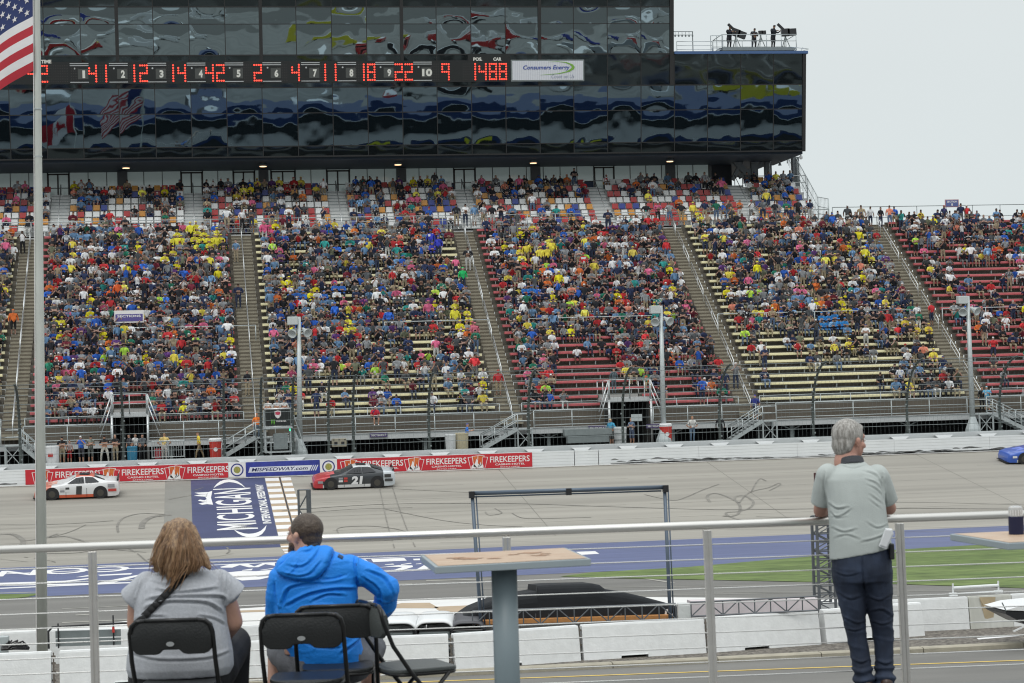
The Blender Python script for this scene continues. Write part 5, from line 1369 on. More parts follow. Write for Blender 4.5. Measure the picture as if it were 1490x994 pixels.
ca = me.color_attributes.new('Col', 'FLOAT_COLOR', 'CORNER'); lt = np.concatenate([np.full(len(Q4), 4), np.full(len(Q3), 3)])
cc = np.concatenate([C, np.ones((len(C), 1))], 1); ca.data.foreach_set('color', np.repeat(cc, lt, axis=0).ravel())
me.polygons.foreach_set('use_smooth', np.ones(len(me.polygons), bool)); me.materials.append(m_people)
crowd = bpy.data.objects.new('crowd', me); COL.objects.link(crowd); tag(crowd, 'dense crowd of spectators in many colours filling the upper rows of the stand', 'crowd', kind='stuff')
# ------------------------------------------------------------------ people and things behind the wall
def gp(px, y, z): p = hitY(px, 650, y); return Vector((p.x, y, z))
def solo(px, y, z, J, cols, label, rz=0, sc=1.0, sx=1.0, dx=0):
    tpl = (*skin_template(J, 'pel'), ''); p = gp(px, y, z); return tag(mk_person('person', tpl, cols, (p.x+dx, y, z), rz, sc, sx), label, 'person')
S_ = (.45,.25,.17); BK = (.02,.02,.022); KH = (.34,.28,.19); WH = (.66,.66,.64); NV = (.02,.03,.08)
GY = 131.6
solo(90, GY, GZ, stand_J(1.08, .02, 'fold', hat=True), [S_,BK,BK,KH,WH], 'person in a black shirt and khaki shorts beside the white cooler', .2)
solo(101, GY+.6, GZ, stand_J(.85, .02, 'side'), [S_,(.08,.04,.03),(.4,.3,.28),(.4,.03,.03),WH], 'small person in red shorts left of the blue shirt', .3, .85)
solo(118, GY-.2, GZ, stand_J(1.1, .02, 'up', hat=True), [S_,WH,(.03,.12,.5),(.05,.05,.06),WH], 'person in a bright blue shirt and white cap behind the wall', -.3)
solo(131.5, GY, GZ, stand_J(1.0, .03, 'fold', hat=True), [S_,BK,(.13,.14,.12),(.11,.12,.11),WH], 'person in a grey shirt and grey shorts right of the blue shirt', .4)
solo(152, GY-.3, GZ, stand_J(1.1, .02, 'fold', shorts=False, hat=True, spread=.13), [S_,BK,BK,(.52,.50,.44),WH], 'person in a black polo and pale trousers with legs apart and arms folded', .0)
solo(168, GY, GZ, stand_J(1.1, .03, 'fold', shorts=False), [S_,(.4,.25,.18),BK,KH,BK], 'person in a black shirt and tan trousers right of the pale trousers', -.3)
solo(189, GY+.8, GZ, stand_J(.95, .03, 'side', shorts=False), [S_,BK,(.06,.06,.07),BK,BK], 'person in dark clothes by the blue barrel at the tunnel mouth', -.9)
solo(196.5, GY+1.3, GZ, stand_J(.9, .03, 'side', shorts=False), [S_,(.1,.06,.03),WH,NV,WH], 'person in a white top standing inside the left tunnel mouth', .5)
solo(207, GY, GZ, stand_J(1.0, .03, 'pocket', 'long', shorts=False), [S_,BK,(.10,.11,.12),BK,BK], 'person in a charcoal jacket right of the blue barrel', .2)
solo(239, GY-.3, GZ, stand_J(1.15, .04, 'hips', 'short', shorts=False), [S_,(.25,.17,.1),(.62,.46,.16),(.62,.60,.55),WH], 'person in a yellow top and white trousers at the crowd barricade', 2.9)
solo(290, GY-.3, GZ, stand_J(1.05, .05, 'pocket', 'long', shorts=False, stride=.26), [S_,(.12,.07,.04),(.68,.50,.05),(.26,.20,.12),(.5,.5,.5)], 'person in a yellow jacket and brown trousers walking towards the left', -1.45)
solo(374.5, 133.3, DZ-.2, stand_J(1.05, 0, 'side', shorts=False), [S_,(.5,.2,.1),(.85,.20,.03),(.12,.16,.2),BK], 'steward in a bright orange top on the walkway left of the flag stand', .3)
solo(679, GY, GZ, stand_J(1.1, .06, 'reach', shorts=False), [S_,(.1,.12,.3),(.03,.13,.45),(.36,.30,.2),BK], 'person in a blue shirt and tan trousers reaching for the middle stairs', 1.4)
solo(547, 133.9, DZ+.45, sit_J(1.1, .10, 'lap', hat=True), [S_,WH,(.55,.03,.05),(.07,.07,.08),WH], 'person in a red shirt and white shoes sitting on the walkway rail', .15)
solo(890.5, GY, GZ, stand_J(1.2, .04, 'hips', 'long', hat=True), [S_,(.55,.42,.28),(.06,.30,.48),(.13,.14,.14),(.3,.3,.3)], 'person in a turquoise jacket and straw hat left of the white drum', -1.0)
solo(920, GY+.3, GZ, stand_J(.95, .02, 'fold'), [S_,(.3,.16,.1),(.12,.18,.28),(.10,.13,.2),WH], 'person in a slate blue shirt holding a pale towel behind the signboard', -.8)
solo(1008, GY, GZ, stand_J(1.1, .02, 'hips', shorts=False), [S_,(.3,.17,.1),(.56,.55,.52),(.12,.18,.25),(.3,.3,.3)], 'person in a pale patterned shirt and blue jeans behind the wall', .25)
solo(1049, GY+.8, GZ, stand_J(1.0, .02, 'side', 'long', shorts=False), [(.1,.06,.04),BK,BK,BK,BK], 'person in black standing in the shade by the stairs right of the tunnel', -.4)
solo(1101, 134.4, DZ, stand_J(1.1, .02, 'side', 'short'), [S_,(.03,.05,.3),(.03,.04,.2),(.05,.05,.07),BK], 'person in navy at the head of the stairs right of the tunnel', -.6)
solo(1439, 134.6, DZ+.1, stand_J(1.1, .10, 'reach', 'short'), [S_,(.3,.5,.6),(.12,.40,.62),(.09,.10,.13),BK], 'person in a light blue shirt leaning forward at the rail by the tall pole', -.6)
solo(1431, 134.9, DZ+.1, stand_J(1.0, .02, 'side', 'long', shorts=False), [S_,BK,BK,BK,BK], 'person in black beside the light blue shirt at the rightmost stairs', .1)
solo(896, 135.9, row_z(2), stand_J(1.0, .02, 'side', 'long', shorts=False), [S_,BK,(.06,.08,.09),(.08,.10,.12),BK], 'person in dark clothes standing on top of the middle tunnel', .2)
# flag stand with three officials
fx = hitY(404, 620, 130.4).x; fw = 1.55
o = thing('flag_stand', (fx, 130.4, GZ), 'starter stand on grey posts with a black sponsor screen, left of the lamp post', 'platform')
zp_ = hitY(404, 621, 130.2).z
g = MB()
for x in (fx-.8, fx+.8):
    for yy in (129.9, 131.3): g.tube([(x, yy, GZ+.3), (x, yy, zp_+1.05)], .06, 8)
g.beam((fx+.85,130,zp_), (fx+1.55,130,GZ+.4), .12, .14); g.beam((fx+1.0,130,zp_+.7), (fx+1.7,130,GZ+.4), .05, .05)
g.build('post', m_galv, o)
g = MB(); g.box((fx, 130.6, zp_-.04), (1.8,1.7,.12)); g.box((fx, 130.6, GZ+.95), (1.7,1.4,.08)); g.box((fx, 130.6, GZ+.35), (1.7,1.4,.08)); g.build('floor', m_galv, o)
g = MB()
for z in (zp_+1.12, zp_+.02): g.tube([(fx-.85,129.8,z),(fx+.85,129.8,z)], .06, 8)
g.build('front_rail', m_alu, o, smooth=True)
g = MB(); g.box((fx, 129.76, zp_+.57), (1.5,.06,.98)); sc_ = g.build('screen', mat('screen_black', (.012,.016,.014), .35), o)
g = MB(); g.poly([Vector((fx+a, 129.71, zp_+b)) for a, b in ((-.2,.98),(0,1.02),(.2,.98),(.2,.75),(.12,.60),(0,.52),(-.12,.60),(-.2,.75))]); g.build('shield', m_cream, sc_)
g = MB(); g.poly([Vector((fx+a, 129.70, zp_+b)) for a, b in ((-.15,.93),(0,.97),(.15,.93),(.15,.78),(0,.74),(-.15,.78))]); g.build('shield_red', mat('shield_red', (.55,.05,.1), .5), sc_)
g = MB()
for k in range(3): x = fx-.43+.085*k; g.poly([Vector((x+a, 129.70, zp_+b)) for a, b in ((0,.46),(.06,.46),(.055,.25),(.03,.14),(.015,.25))])
g.build('green_claw', mat('claw_green', (.15,.45,.05), .5), sc_)
g = MB(); text_in(g, 'MONSTER', lambda u, v: Vector((fx-.10+.62*u, 129.70, zp_+.30+.11*v)), bold=.04); g.build('lettering', m_cream, sc_)
g = MB(); g.box((fx+.75,129.9,GZ+1.75), (.10,.10,.22)); g.build('green_light', mat('green_light', (.02,.6,.3), .5, emit=(.05,1,.5), estr=1.2), o)
g = MB(); g.box((fx+.15,130.2,GZ+1.0), (.9,.6,1.0)); g.build('cabinet', m_galvd, o, bevel=.03)
for k, (dx_, c, l) in enumerate(((-.55, WH, 'left'), (.0, (.6,.6,.6), 'middle'), (.42, WH, 'right'))):
    tpl = (*skin_template(stand_J(1.05, .04, 'fold', hat=True), 'pel'), ''); tag(mk_person('person', tpl, [S_, BK, c, BK, BK], (fx+dx_, 130.5, zp_+.02), .3*(k-1)), f'race official in white and a black cap, {l} of three on the flag stand', 'person', 'officials on the flag stand')
# lamp posts with horn speakers
for k, (px, pyb, pyt) in enumerate(((436,657,461), (966,640,445), (1416,632,431))):
    b = hitY(px, pyb, 131.0 if k else 131.3); top = hitY(px-1-k*3.5, pyt, b.y); o = thing('speaker_pole', (b.x, b.y, GZ), f'tall grey tapering pole with horn loudspeakers, {["left, beside the flag stand","middle, above the red bin","right, beside the standing man"][k]}', 'pole', 'loudspeaker poles behind the wall')
    g = MB(); g.tube([(b.x,b.y,GZ), (top.x,b.y,top.z)], [.20,.12], 12); g.build('pole', m_galv, o, smooth=True)
    g = MB(); g.lathe((b.x,b.y,GZ), [(.55,0),(.5,.3),(.32,.75),(.2,1.1)], 10); g.build('base_cone', m_galv, o)
    mh = mat('horn_grey', (.50,.53,.52), .5, var=.06)
    def horn(c, d, r):
        c, d = Vector(c), Vector(d).normalized(); g = MB(); M_ = d.to_track_quat('Z', 'Y').to_matrix().to_4x4(); g.lathe(c, [(.0,-.42),(.10,-.42),(.12,-.2),(.18,-.05),(r,.25),(r*.92,.27),(r*.3,.05),(.02,.03)], 14, M_); g.build('horn', mat('horn_grey', (.50,.53,.52), .5, var=.06), o)
    zt_ = top.z
    g = MB(); g.box((top.x-.42, b.y-.05, zt_-.25), (.66,.5,.52)); g.build('cabinet', mh, o, bevel=.04)
    horn((top.x-.38, b.y-.1, zt_-.98), (-.5,-1,-.5), .30); horn((top.x+.42, b.y-.1, zt_-.95), (.5,-1,-.5), .30)
    g = MB(); g.tube([(top.x-.5,b.y,zt_-.9),(top.x+.5,b.y,zt_-.9)], .04, 6); g.build('bracket', m_galvd, o)
# bins, barrels, barricade, speaker box
def bin_(px, y, wd, h, m, name, label, extra=None):
    p = gp(px, y, GZ); o = thing(name, p, label, 'bin')
    g = MB(); g.lathe(p, [(wd*.86,0),(wd*.9,.05),(wd*1.0,h*.9),(wd*1.04,h*.92),(wd*1.04,h),(wd*.9,h+.02)], 16); g.build('body', m, o, smooth=False)
    if extra: extra(p, o)
    return o
m_redp = mat('red_plastic', (.50,.04,.03), .45)
bin_(76, 131.2, .42, 1.15, m_white, 'cooler_bin', 'white insulated drinks bin with a small red mark beside the flagpole', lambda p, o: (lambda g: (g.box((p.x-.1,p.y-.42,GZ+.6), (.3,.03,.2)), g.build('red_mark', m_redp, o)))(MB()))
bin_(192, 131.2, .32, .95, mat('blue_barrel', (.03,.20,.33), .5), 'barrel', 'blue plastic barrel among the people behind the wall')
bin_(229.5, 131.2, .22, .75, mat('dull_red', (.33,.04,.05), .5), 'small_bin', 'small dull red bin behind the crowd barricade')
def redext(p, o):
    g = MB(); g.lathe((p.x,p.y,GZ+1.12), [(.42,0),(.43,.12),(.36,.2)], 14); g.build('lid', m_white, o)
    g = MB(); g.lathe((p.x,p.y,GZ+.0), [(.36,0),(.372,.10)], 14); g.poly([Vector((p.x+.13*math.cos(a*PI/8), p.y-.415, GZ+.62+.13*math.sin(a*PI/8))) for a in range(16)]); g.build('white_ring', m_white, o)
bin_(313.5, 131.0, .38, 1.12, m_redp, 'red_bin', 'red bin with a white lid right of the walking person in yellow', redext)
bin_(969.5, 131.0, .40, 1.12, m_redp, 'red_bin', 'red bin with a white lid at the foot of the middle loudspeaker pole', redext)
bin_(656, 131.2, .36, 1.05, mat('pale_bin', (.6,.62,.62), .5), 'white_bin', 'pale grey bin left of the beige bin by the middle stairs')
bin_(672.5, 131.2, .42, 1.12, mat('beige_bin', (.45,.40,.27), .6), 'beige_bin', 'beige bin beside the person in a blue shirt')
bin_(903, 131.2, .42, 1.15, mat('pale_bin', (.6,.62,.62), .5), 'white_drum', 'white strapped drum right of the turquoise jacket', lambda p, o: (lambda g: ([g.lathe((p.x,p.y,GZ+z), [(.435,0),(.44,.03)], 14) for z in (.35,.75)], g.build('strap', m_galvd, o)))(MB()))
a = gp(221, 130.9, GZ); b = gp(268, 130.9, GZ); o = thing('crowd_barricade', ((a.x+b.x)/2, 130.9, GZ), 'steel crowd barricade of thin bars left of the walking person', 'barricade')
g = MB(); rail(g, a.x, b.x, 130.9, GZ+.2, 1.05, mids=0, r=.03, step=1.1); g.tube([(a.x,130.9,GZ+.25),(b.x,130.9,GZ+.25)], .025, 6)
x = a.x
while x < b.x: g.tube([(x,130.9,GZ+.25),(x,130.9,GZ+1.25)], .014, 4); x += .15
g.build('bars', m_galv, o)
p = gp(493.6, 131, GZ); o = thing('speaker_box', p, 'beige slotted equipment box behind the wall under the walkway', 'box')
g = MB(); g.box((p.x,p.y,GZ+.78), (.92,.4,.52)); g.build('case', mat('case_beige', (.36,.33,.25), .6), o, bevel=.02)
g = MB(); [g.box((p.x+dx_,p.y-.205,GZ+.74), (.2,.02,.2)) for dx_ in (-.22,.22)]; [g.box((p.x+dx_,p.y-.205,GZ+.96), (.1,.02,.05)) for dx_ in (-.35,0,.35)]; g.build('slot', m_blk, o)
p = gp(927.5, 131.3, GZ); o = thing('signboard', p, 'blank pale signboard on a post at the middle tunnel', 'sign')
g = MB(); g.box((p.x,p.y,GZ+1.75), (.72,.05,.45)); g.build('board', m_galv, o); g = MB(); g.beam((p.x+.1,p.y+.05,GZ), (p.x+.1,p.y+.05,GZ+1.6), .06,.06); g.build('post', m_galvd, o)
a, b = gp(820, 130.75, GZ), gp(889, 130.75, GZ); g = MB(); g.box(((a.x+b.x)/2, 130.6, GZ+.95), (b.x-a.x, .7, .42)); g.box(((a.x+b.x)/2, 130.6, GZ+.5), (b.x-a.x-.4, .5, .5))
tag(g.build('grey_bench_box', m_galvd, loc=((a.x+b.x)/2,130.6,GZ), bevel=.02), 'long low grey box on top of the wall left of the turquoise jacket', 'box')

# ------------------------------------------------------------------ camera crew on the roof
def crew(px, label, rz, armsk, sc=1.0):
    p = hitY(px, 62, RYp+1.0); tpl = (*skin_template(stand_J(1.25, .08, armsk, 'long', shorts=False, hat=True, spread=.04), 'pel'), ''); tag(mk_person('person', tpl, [(.25,.15,.1), BK, (.02,.022,.03), (.03,.03,.035), BK], (p.x, RYp+1.0, pz), rz, sc, 1.15), label, 'person', 'camera crew on the roof platform')
crew(1061, 'camera operator in black behind the leftmost roof camera', .7, 'reach', 1.1); crew(1097, 'camera operator in black by the small middle roof camera', .5, 'fold', 1.0); crew(1125, 'camera operator in black at the rightmost roof camera', .8, 'reach', 1.15)
for px, s_, l in ((1071,1.15,'leftmost, with its lens pointing down to the right'),(1107,.6,'small middle'),(1143,1.2,'rightmost, with a long lens and raised hood')):
    p = hitY(px, 62, RYp+1.0); o = thing('tv_camera', (p.x, RYp+1, pz), f'broadcast camera on a tripod, {l}', 'camera', 'broadcast cameras on the roof')
    c = Vector((p.x, RYp+1, pz+1.25)); g = MB(); 
    for a in (0, 2.1, 4.2): g.tube([c-Vector((0,0,.15)), (c.x+.45*math.cos(a), c.y+.45*math.sin(a), pz)], .035, 6)
    g.tube([c-Vector((0,0,.6)), c], .07, 8); g.build('tripod', m_galvd, o)
    tilt = .35 if px < 1080 else -.05
    g = MB(); g.box(c+Vector((0,0,.15)), (.55*s_,.3*s_,.5*s_), (0,tilt,0)); g.build('body', m_blk, o)
    g = MB(); g.box(c+Vector((.45*s_*math.cos(tilt),0,.15-.45*s_*math.sin(tilt))), (.6*s_,.30*s_,.46*s_), (0,tilt,0)); g.build('lens', m_blk, o)
    if s_ > 1: g = MB(); g.beam(c+Vector((-.05,0,.3)), c+Vector((-.62,0,.85)), .24, .16); g.build('viewfinder_hood', m_blk, o)

# ------------------------------------------------------------------ stock cars
def stock_car(px, py, c_body, c_front, c_rear, c_roof, label, num, numcol, skirt):
    y = 125.0; p = hitY(px, py, y); base = Vector((p.x, y, track_z(y)))
    o = thing('race_car', (0,0,0), label, 'race car', 'stock cars on the banked track')
    # profile: x (nose at -), z_low, z_belt, z_roof, half width at belt, half width at roof
    st = [(-2.45,.16,.42,.42,.80,.7),(-2.35,.12,.62,.62,.90,.8),(-1.9,.12,.74,.75,.97,.85),(-1.0,.12,.86,.88,.98,.85),(-.72,.12,.90,.94,.98,.80),(-.05,.12,.92,1.27,.98,.60),(.25,.12,.92,1.32,.98,.58),(.85,.12,.93,1.30,.98,.57),(1.25,.12,.95,1.18,.98,.62),(1.75,.12,.98,1.02,.97,.78),(2.25,.14,.98,.99,.93,.82),(2.42,.20,.94,.94,.88,.8),(2.46,.30,.62,.62,.84,.75)]
    ns = 11
    def sec(s_):
        x, zl, zb, zr, wb, wr = s_; h = [(wb*.97,zl),(wb,zl+.18),(wb*1.0,(zl+zb)/2+.1),(wb*.985,zb-.04),(wb*.95,zb),(wr,zr-.02 if zr > zb+.05 else zr),(wr*.6,zr+.015),(0,zr+.025)]
        return [Vector((x, -a, b)) for a, b in h]+[Vector((x, a, b)) for a, b in h[-2::-1]]
    rings = []
    for i in range(len(st)-1):
        for k in range(4):
            t = k/4; rings.append(sec(tuple(st[i][j]*(1-t)+st[i+1][j]*t for j in range(6))))
    rings.append(sec(st[-1])); n = len(rings[0])
    g = MB()
    vs = [v for r_ in rings for v in r_]; fs = []; ms = []
    for i in range(len(rings)-1):
        x = rings[i][0].x
        for j in range(n-1):
            fs.append((i*n+j, (i+1)*n+j, (i+1)*n+j+1, i*n+j+1)); cabin = j in (5,6,7,8)
            ms.append(1 if x < -1.55-.35*(j in (1,0)) else 2 if x > 1.7 else (3 if cabin and -.1 < x < 1.0 else (4 if j in (0,13) else 0)))
    g.v = vs; g.f = fs+[tuple(range(n)), tuple((len(rings)-1)*n+j for j in range(n))[::-1]]; g.m = ms+[1,2]; g.sm = [False]*len(g.f)
    mk = lambda c: mat('car_paint_%d_%d_%d' % tuple(int(q*100) for q in c), c, .28, coat=.5)
    g.build('body', [mk(c_body), mk(c_front), mk(c_rear), mk(c_roof), mk(skirt)], o, smooth=True)
    m_wn = mat('car_glass', (.02,.022,.025), .12)
    for s_ in (-1, 1):
        g = MB(); W = lambda x, z, w_: Vector((x, s_*w_, z))
        g.poly([W(-.52,.955,.952),W(-.02,1.235,.665),W(.40,1.275,.635),(W(.46,.965,.952))]); g.poly([W(.52,.97,.952),W(.48,1.275,.635),W(.95,1.245,.655),W(1.32,1.0,.93)]); g.build('side_window', m_wn, o)
    g = MB(); g.quad((-.66,-.74,.955),(-.06,-.56,1.275),(-.06,.56,1.275),(-.66,.74,.955)); g.build('windscreen', m_wn, o)
    g = MB(); g.quad((1.02,-.55,1.275),(1.62,-.68,1.075),(1.62,.68,1.075),(1.02,.55,1.275)); g.build('rear_window', m_wn, o)
    g = MB(); g.box((2.40,0,1.10), (.03,1.5,.2), (0,-.3,0)); [g.box((2.36,s_*.6,1.02), (.08,.02,.16)) for s_ in (-1,1)]; g.build('spoiler', m_blk, o)
    g = MB(); g.box((-2.42,0,.12), (.22,1.7,.04)); g.build('splitter', m_blk, o)
    for x in (-1.42, 1.37):
        for s_ in (-1, 1):
            g = MB(); g.lathe((0,0,0), [(.0,-.0),(.345,0),(.36,.03),(.36,.24),(.0,.25)], 20, Matrix.Translation((x, s_*.985-(.0 if s_ < 0 else 0), .35)) @ Matrix.Rotation(-s_*-PI/2, 4, 'X')); w_ = g.build('wheel', mat('racing_tyre', (.022,.022,.022), .7), o)
            g = MB(); g.lathe((0,0,0), [(.0,-.012),(.19,-.012),(.2,-.004),(.2,.02)], 16, Matrix.Translation((x, s_*.985, .35)) @ Matrix.Rotation(s_*PI/2, 4, 'X')); g.build('rim', mat('rim_yellow' if c_front[0] > .3 and num else 'rim_black', (.06,.055,.045), .5), w_)
            g = MB(); g.poly([Vector((x+.41*math.cos(a*PI/12), s_*.992, .36+.41*math.sin(a*PI/12))) for a in range(13)]+[Vector((x-.41, s_*.992, .13)), Vector((x+.41, s_*.992, .13))]); g.build('wheel_arch', m_blk, o)
    if num:
        for s_ in (-1,):
            g = MB(); ww = .32*len(num); text_in(g, num, lambda u, v: Vector((.12-ww/2+ww*u, s_*1.0, .30+.50*v)), bold=.06, slant=.1); g.build('race_number', mat('number_ink_%d' % int(numcol[0]*100), numcol, .4), o)
    rs = random.Random(int(px))
    for s_ in (-1, 1):
        for (xa_, xb_, za_, zb_) in [(-.95,-.70,.62,.74),(-.95,-.70,.46,.58),(-.64,-.42,.46,.58),(-.64,-.42,.62,.74),(1.80,2.2,.66,.86),(1.82,2.3,.42,.58),(-2.2,-1.9,.42,.56)]:
            g = MB(); g.quad((xa_,s_*.996,za_),(xb_,s_*.996,za_),(xb_,s_*.996,zb_),(xa_,s_*.996,zb_)); cc = rs.choice([(.7,.7,.7),(.5,.05,.04),(.3,.3,.32),(.05,.05,.05)]); g.build('decal', mat('decal_%d' % int(cc[0]*100), cc, .4), o)
        g = MB(); [g.tube([(-.30+.16*k, s_*.83, 1.0+.06*k if k < 4 else 1.2), (-.30+.16*k, s_*.90, .97)], .012, 4) for k in range(5)]; g.build('window_net', m_blk, o)
    g = MB(); g.quad((-1.7,-.45,.80),(-1.7,.45,.80),(-1.15,.45,.885),(-1.15,-.45,.885)); g.build('bonnet_panel', mk(tuple(min(.8,q*1.5+.1) for q in c_front)), o)
    g = MB(); g.quad((.15,-.35,1.365),(.15,.35,1.365),(.75,.35,1.352),(.75,-.35,1.352)); g.build('roof_panel', m_blk if c_roof[0] > .4 else m_white, o)
    g = MB(); [g.box((x_, -.985, .42), (.02,.012,.5)) for x_ in (-.62,.58)]; g.build('panel_gap', m_blk, o)
    o.location = base; o.rotation_euler = (math.atan(TZ/(TY1-TY0)), 0, 0)
    return o
stock_car(113, 720, (.72,.72,.72), (.62,.20,.14), (.72,.70,.70), (.60,.14,.09), 'white stock car with an orange-red nose and roof passing the left red banner', '1', (.05,.05,.05), (.60,.10,.04))
stock_car(514, 706, (.035,.04,.045), (.48,.03,.04), (.58,.62,.65), (.66,.68,.68), 'black and white stock car with a red nose passing the blue website banner', '21', (.75,.75,.75), (.66,.66,.66))
stock_car(1512, 672, (.03,.07,.35), (.03,.10,.45), (.04,.06,.3), (.35,.45,.55), 'blue stock car cut off by the right edge of the picture', '', (.7,.7,.7), (.55,.58,.62))

# ------------------------------------------------------------------ flagpole and flags
FD = 61.0; pb_, pt_ = D(61, 948, FD), D(54, -8, FD); pb_.z = 0; pu = (pt_-pb_).normalized()
o = thing('flagpole', pb_, 'tall pale grey scuffed flagpole standing behind the near barriers at the left', 'flagpole')
g = MB(); g.tube([pb_, pb_+(pt_-pb_)*.5, pt_, pt_+pu*3.2], [.165,.13,.085,.075], 16); g.build('pole', mat('pole_grey', (.52,.54,.50), .55, var=.12, scale=1.4, stretch=(3,3,.6), bump=.3), o, smooth=True)
g = MB(); g.lathe(pb_, [(.28,0),(.28,.06),(.19,.08),(.18,.2)], 16)
for q in (.76,.55,.83): g.lathe(pb_+(pt_-pb_)*q, [(.118,0),(.118,.04)], 12)
g.build('collar', m_galv, o)
g = MB(); h0, h1 = pb_+(pt_-pb_)*.05, pt_; g.tube([h0+Vector((-.16,-.1,0)), h1+Vector((-.11,-.06,0))], .012, 4); g.build('halyard', m_cream, o)
Lf = -R0
def flag_fn(top, H, L, a0=R(27), a1=R(52), amp=.22, ph=0):
    def P(u, v):
        n = 24; x = z = 0
        for k in range(int(u*n)): a = a0+(a1-a0)*k/n; x += L/n*math.cos(a); z -= L/n*math.sin(a)
        fr = u*n-int(u*n); a = a0+(a1-a0)*min(1, int(u*n)/n); x += fr*L/n*math.cos(a); z -= fr*L/n*math.sin(a)
        wv = amp*min(1, u*3)*(math.sin(u*8.5+v*1.3+ph)+.35*math.sin(u*17+v*4+1+ph)); wz_ = .07*min(1, u*4)*math.sin(u*15+ph)
        return Vector(top)+Lf*(x+.02)+Vector((0,0,z-v*H+wz_))+Fw*(wv+.1*math.sin(v*5))
    return P
fr_ = pb_+(pt_-pb_)*((948-100)/(956)); Hf = 13*.272
top = fr_+pu*Hf+Lf*.14; P = flag_fn(top, Hf, 6.4)
m_fr, m_fw, m_fb = mat('flag_red', (.42,.02,.035), .75, var=.06, bump=.2), mat('flag_white', (.70,.68,.68), .75, var=.04, bump=.2), mat('flag_navy', (.02,.035,.13), .75, var=.06, bump=.2)
o = thing('striped_flag', top, 'red, white and blue flag with stars and stripes drooping left from the flagpole', 'flag')
g = MB(); nu = 60
for k in range(13):
    for i in range(nu):
        u0, u1 = i/nu, (i+1)/nu
        for q in range(2):
            v0, v1 = (k+q*.5)/13, (k+q*.5+.5)/13; g.add([P(u0,v0),P(u1,v0),P(u1,v1),P(u0,v1)], [(0,1,2,3)], 2 if (k < 7 and u1 <= .4001) else (0 if k % 2 == 0 else 1))
bm_f = g.build('cloth', [m_fr, m_fw, m_fb], o, smooth=True)
g = MB()
for rr in range(9):
    for cc_ in range(6 if rr % 2 == 0 else 5):
        uc = .4*((cc_*2+1+(rr % 2))/12); vc = 7/13*((rr+1)/10); pts = []
        for k in range(10):
            a = PI/2+k*PI/5; r_ = .105 if k % 2 == 0 else .042; pts.append(P(max(0,uc+r_*math.cos(a)/6.4), vc-r_*math.sin(a)/Hf)-Fw*.015)
        ctr = P(uc, vc)-Fw*.015
        for k in range(10): g.poly([ctr, pts[k], pts[(k+1) % 10]])
g.build('star', m_fw, o)['kind'] = 'stuff'
# maple leaf flag on the next pole, out of frame but mirrored in the glass
c0_ = Vector((-12.2, 62, 0)); o = thing('flagpole', c0_, 'second flagpole further left, seen only as a reflection in the glass', 'flagpole')
g = MB(); g.tube([c0_, c0_+Vector((0,0,20))], [.16,.08], 12); g.build('pole', mat('pole_grey',(0,0,0)), o, smooth=True)
top = c0_+Vector((0,0,18.2)); P = flag_fn(top, 2.9, 4.3, R(18), R(35), .15, 1.0); o = thing('maple_leaf_flag', top, 'red and white maple leaf flag mirrored in the dark glass at the left', 'flag')
g = MB()
for i in range(48):
    for k in range(8): u0, u1, v0, v1 = i/48, (i+1)/48, k/8, (k+1)/8; g.add([P(u0,v0),P(u1,v0),P(u1,v1),P(u0,v1)], [(0,1,2,3)], 0 if (u1 <= .2501 or u0 >= .7499) else 1)
g.build('cloth', [m_fr, m_fw], o, smooth=True)
leaf = [(0,.42),(.09,.24),(.2,.30),(.16,.08),(.28,.18),(.38,.12),(.36,.0),(.42,-.04),(.22,-.18),(.24,-.26),(.03,-.22),(.03,-.42)]; leaf = leaf+[(-a, b) for a, b in leaf[::-1][:-1]]
for s_ in (-.03,.03):
    g = MB(); pts = [P(.5+a*2.9*.8/4.3, .5-b)+Fw*s_ for a, b in leaf]; ctr = P(.5,.5)+Fw*s_
    for k in range(len(pts)): g.poly([ctr, pts[k], pts[(k+1) % len(pts)]])
    g.build('maple_leaf', m_fr, o)

# ------------------------------------------------------------------ pit equipment between the walls
m_truss = mat('truss_grey', (.12,.13,.14), .5, .3); m_bluegrey = mat('frame_bluegrey', (.10,.13,.17), .4, .3)
GD = 61.5
def G3(px, py, d=GD): return D(px, py, d)
def truss(g, a, b, c, n, r=.018, rc=.028):
    """a->b lower chord, c = offset vector to the upper chord"""
    a, b, c = Vector(a), Vector(b), Vector(c); g.tube([a, b], rc, 6); g.tube([a+c, b+c], rc, 6)
    for i in range(n+1): p = a+(b-a)*i/n; g.tube([p, p+c], r, 5)
    for i in range(n):
        p, q = a+(b-a)*i/n, a+(b-a)*(i+1)/n
        if i % 2: g.tube([p+c, q], r, 5)
        else: g.tube([p, q+c], r, 5)
o = thing('tent_frame', G3(830,905), 'tall empty blue-grey goal-shaped pipe frame over the black domed cover', 'frame')
for a, b in (((687,718),(702,915)),((967,709),(976,905))):
    g = MB(); A, B = G3(*a), G3(*b); B.z = 0; g.tube([A, B], .055, 8); A2, B2 = A+Vector((.13,.1,-.08)), B+Vector((.13,.1,0)); g.tube([A2, B2], .022, 6); g.build('upright', m_bluegrey, o, smooth=True)
g = MB(); A, B = G3(686,718), G3(968,709); g.tube([A, B], .065, 8); g.tube([A+Vector((.1,.1,-.11)), B+Vector((-.1,.1,-.11))], .025, 6); g.build('crossbar', m_bluegrey, o, smooth=True)
g = MB(); M_ = (A+B)/2; [g.box(A+(B-A)*q+Vector((0,-.03,-.04)), (.16,.14,.2)) for q in (0,.5,1)]; g.build('clamp', m_blk, o)
o = thing('truss_tower', G3(1203,885), 'dark lattice truss tower beside the standing man', 'truss')
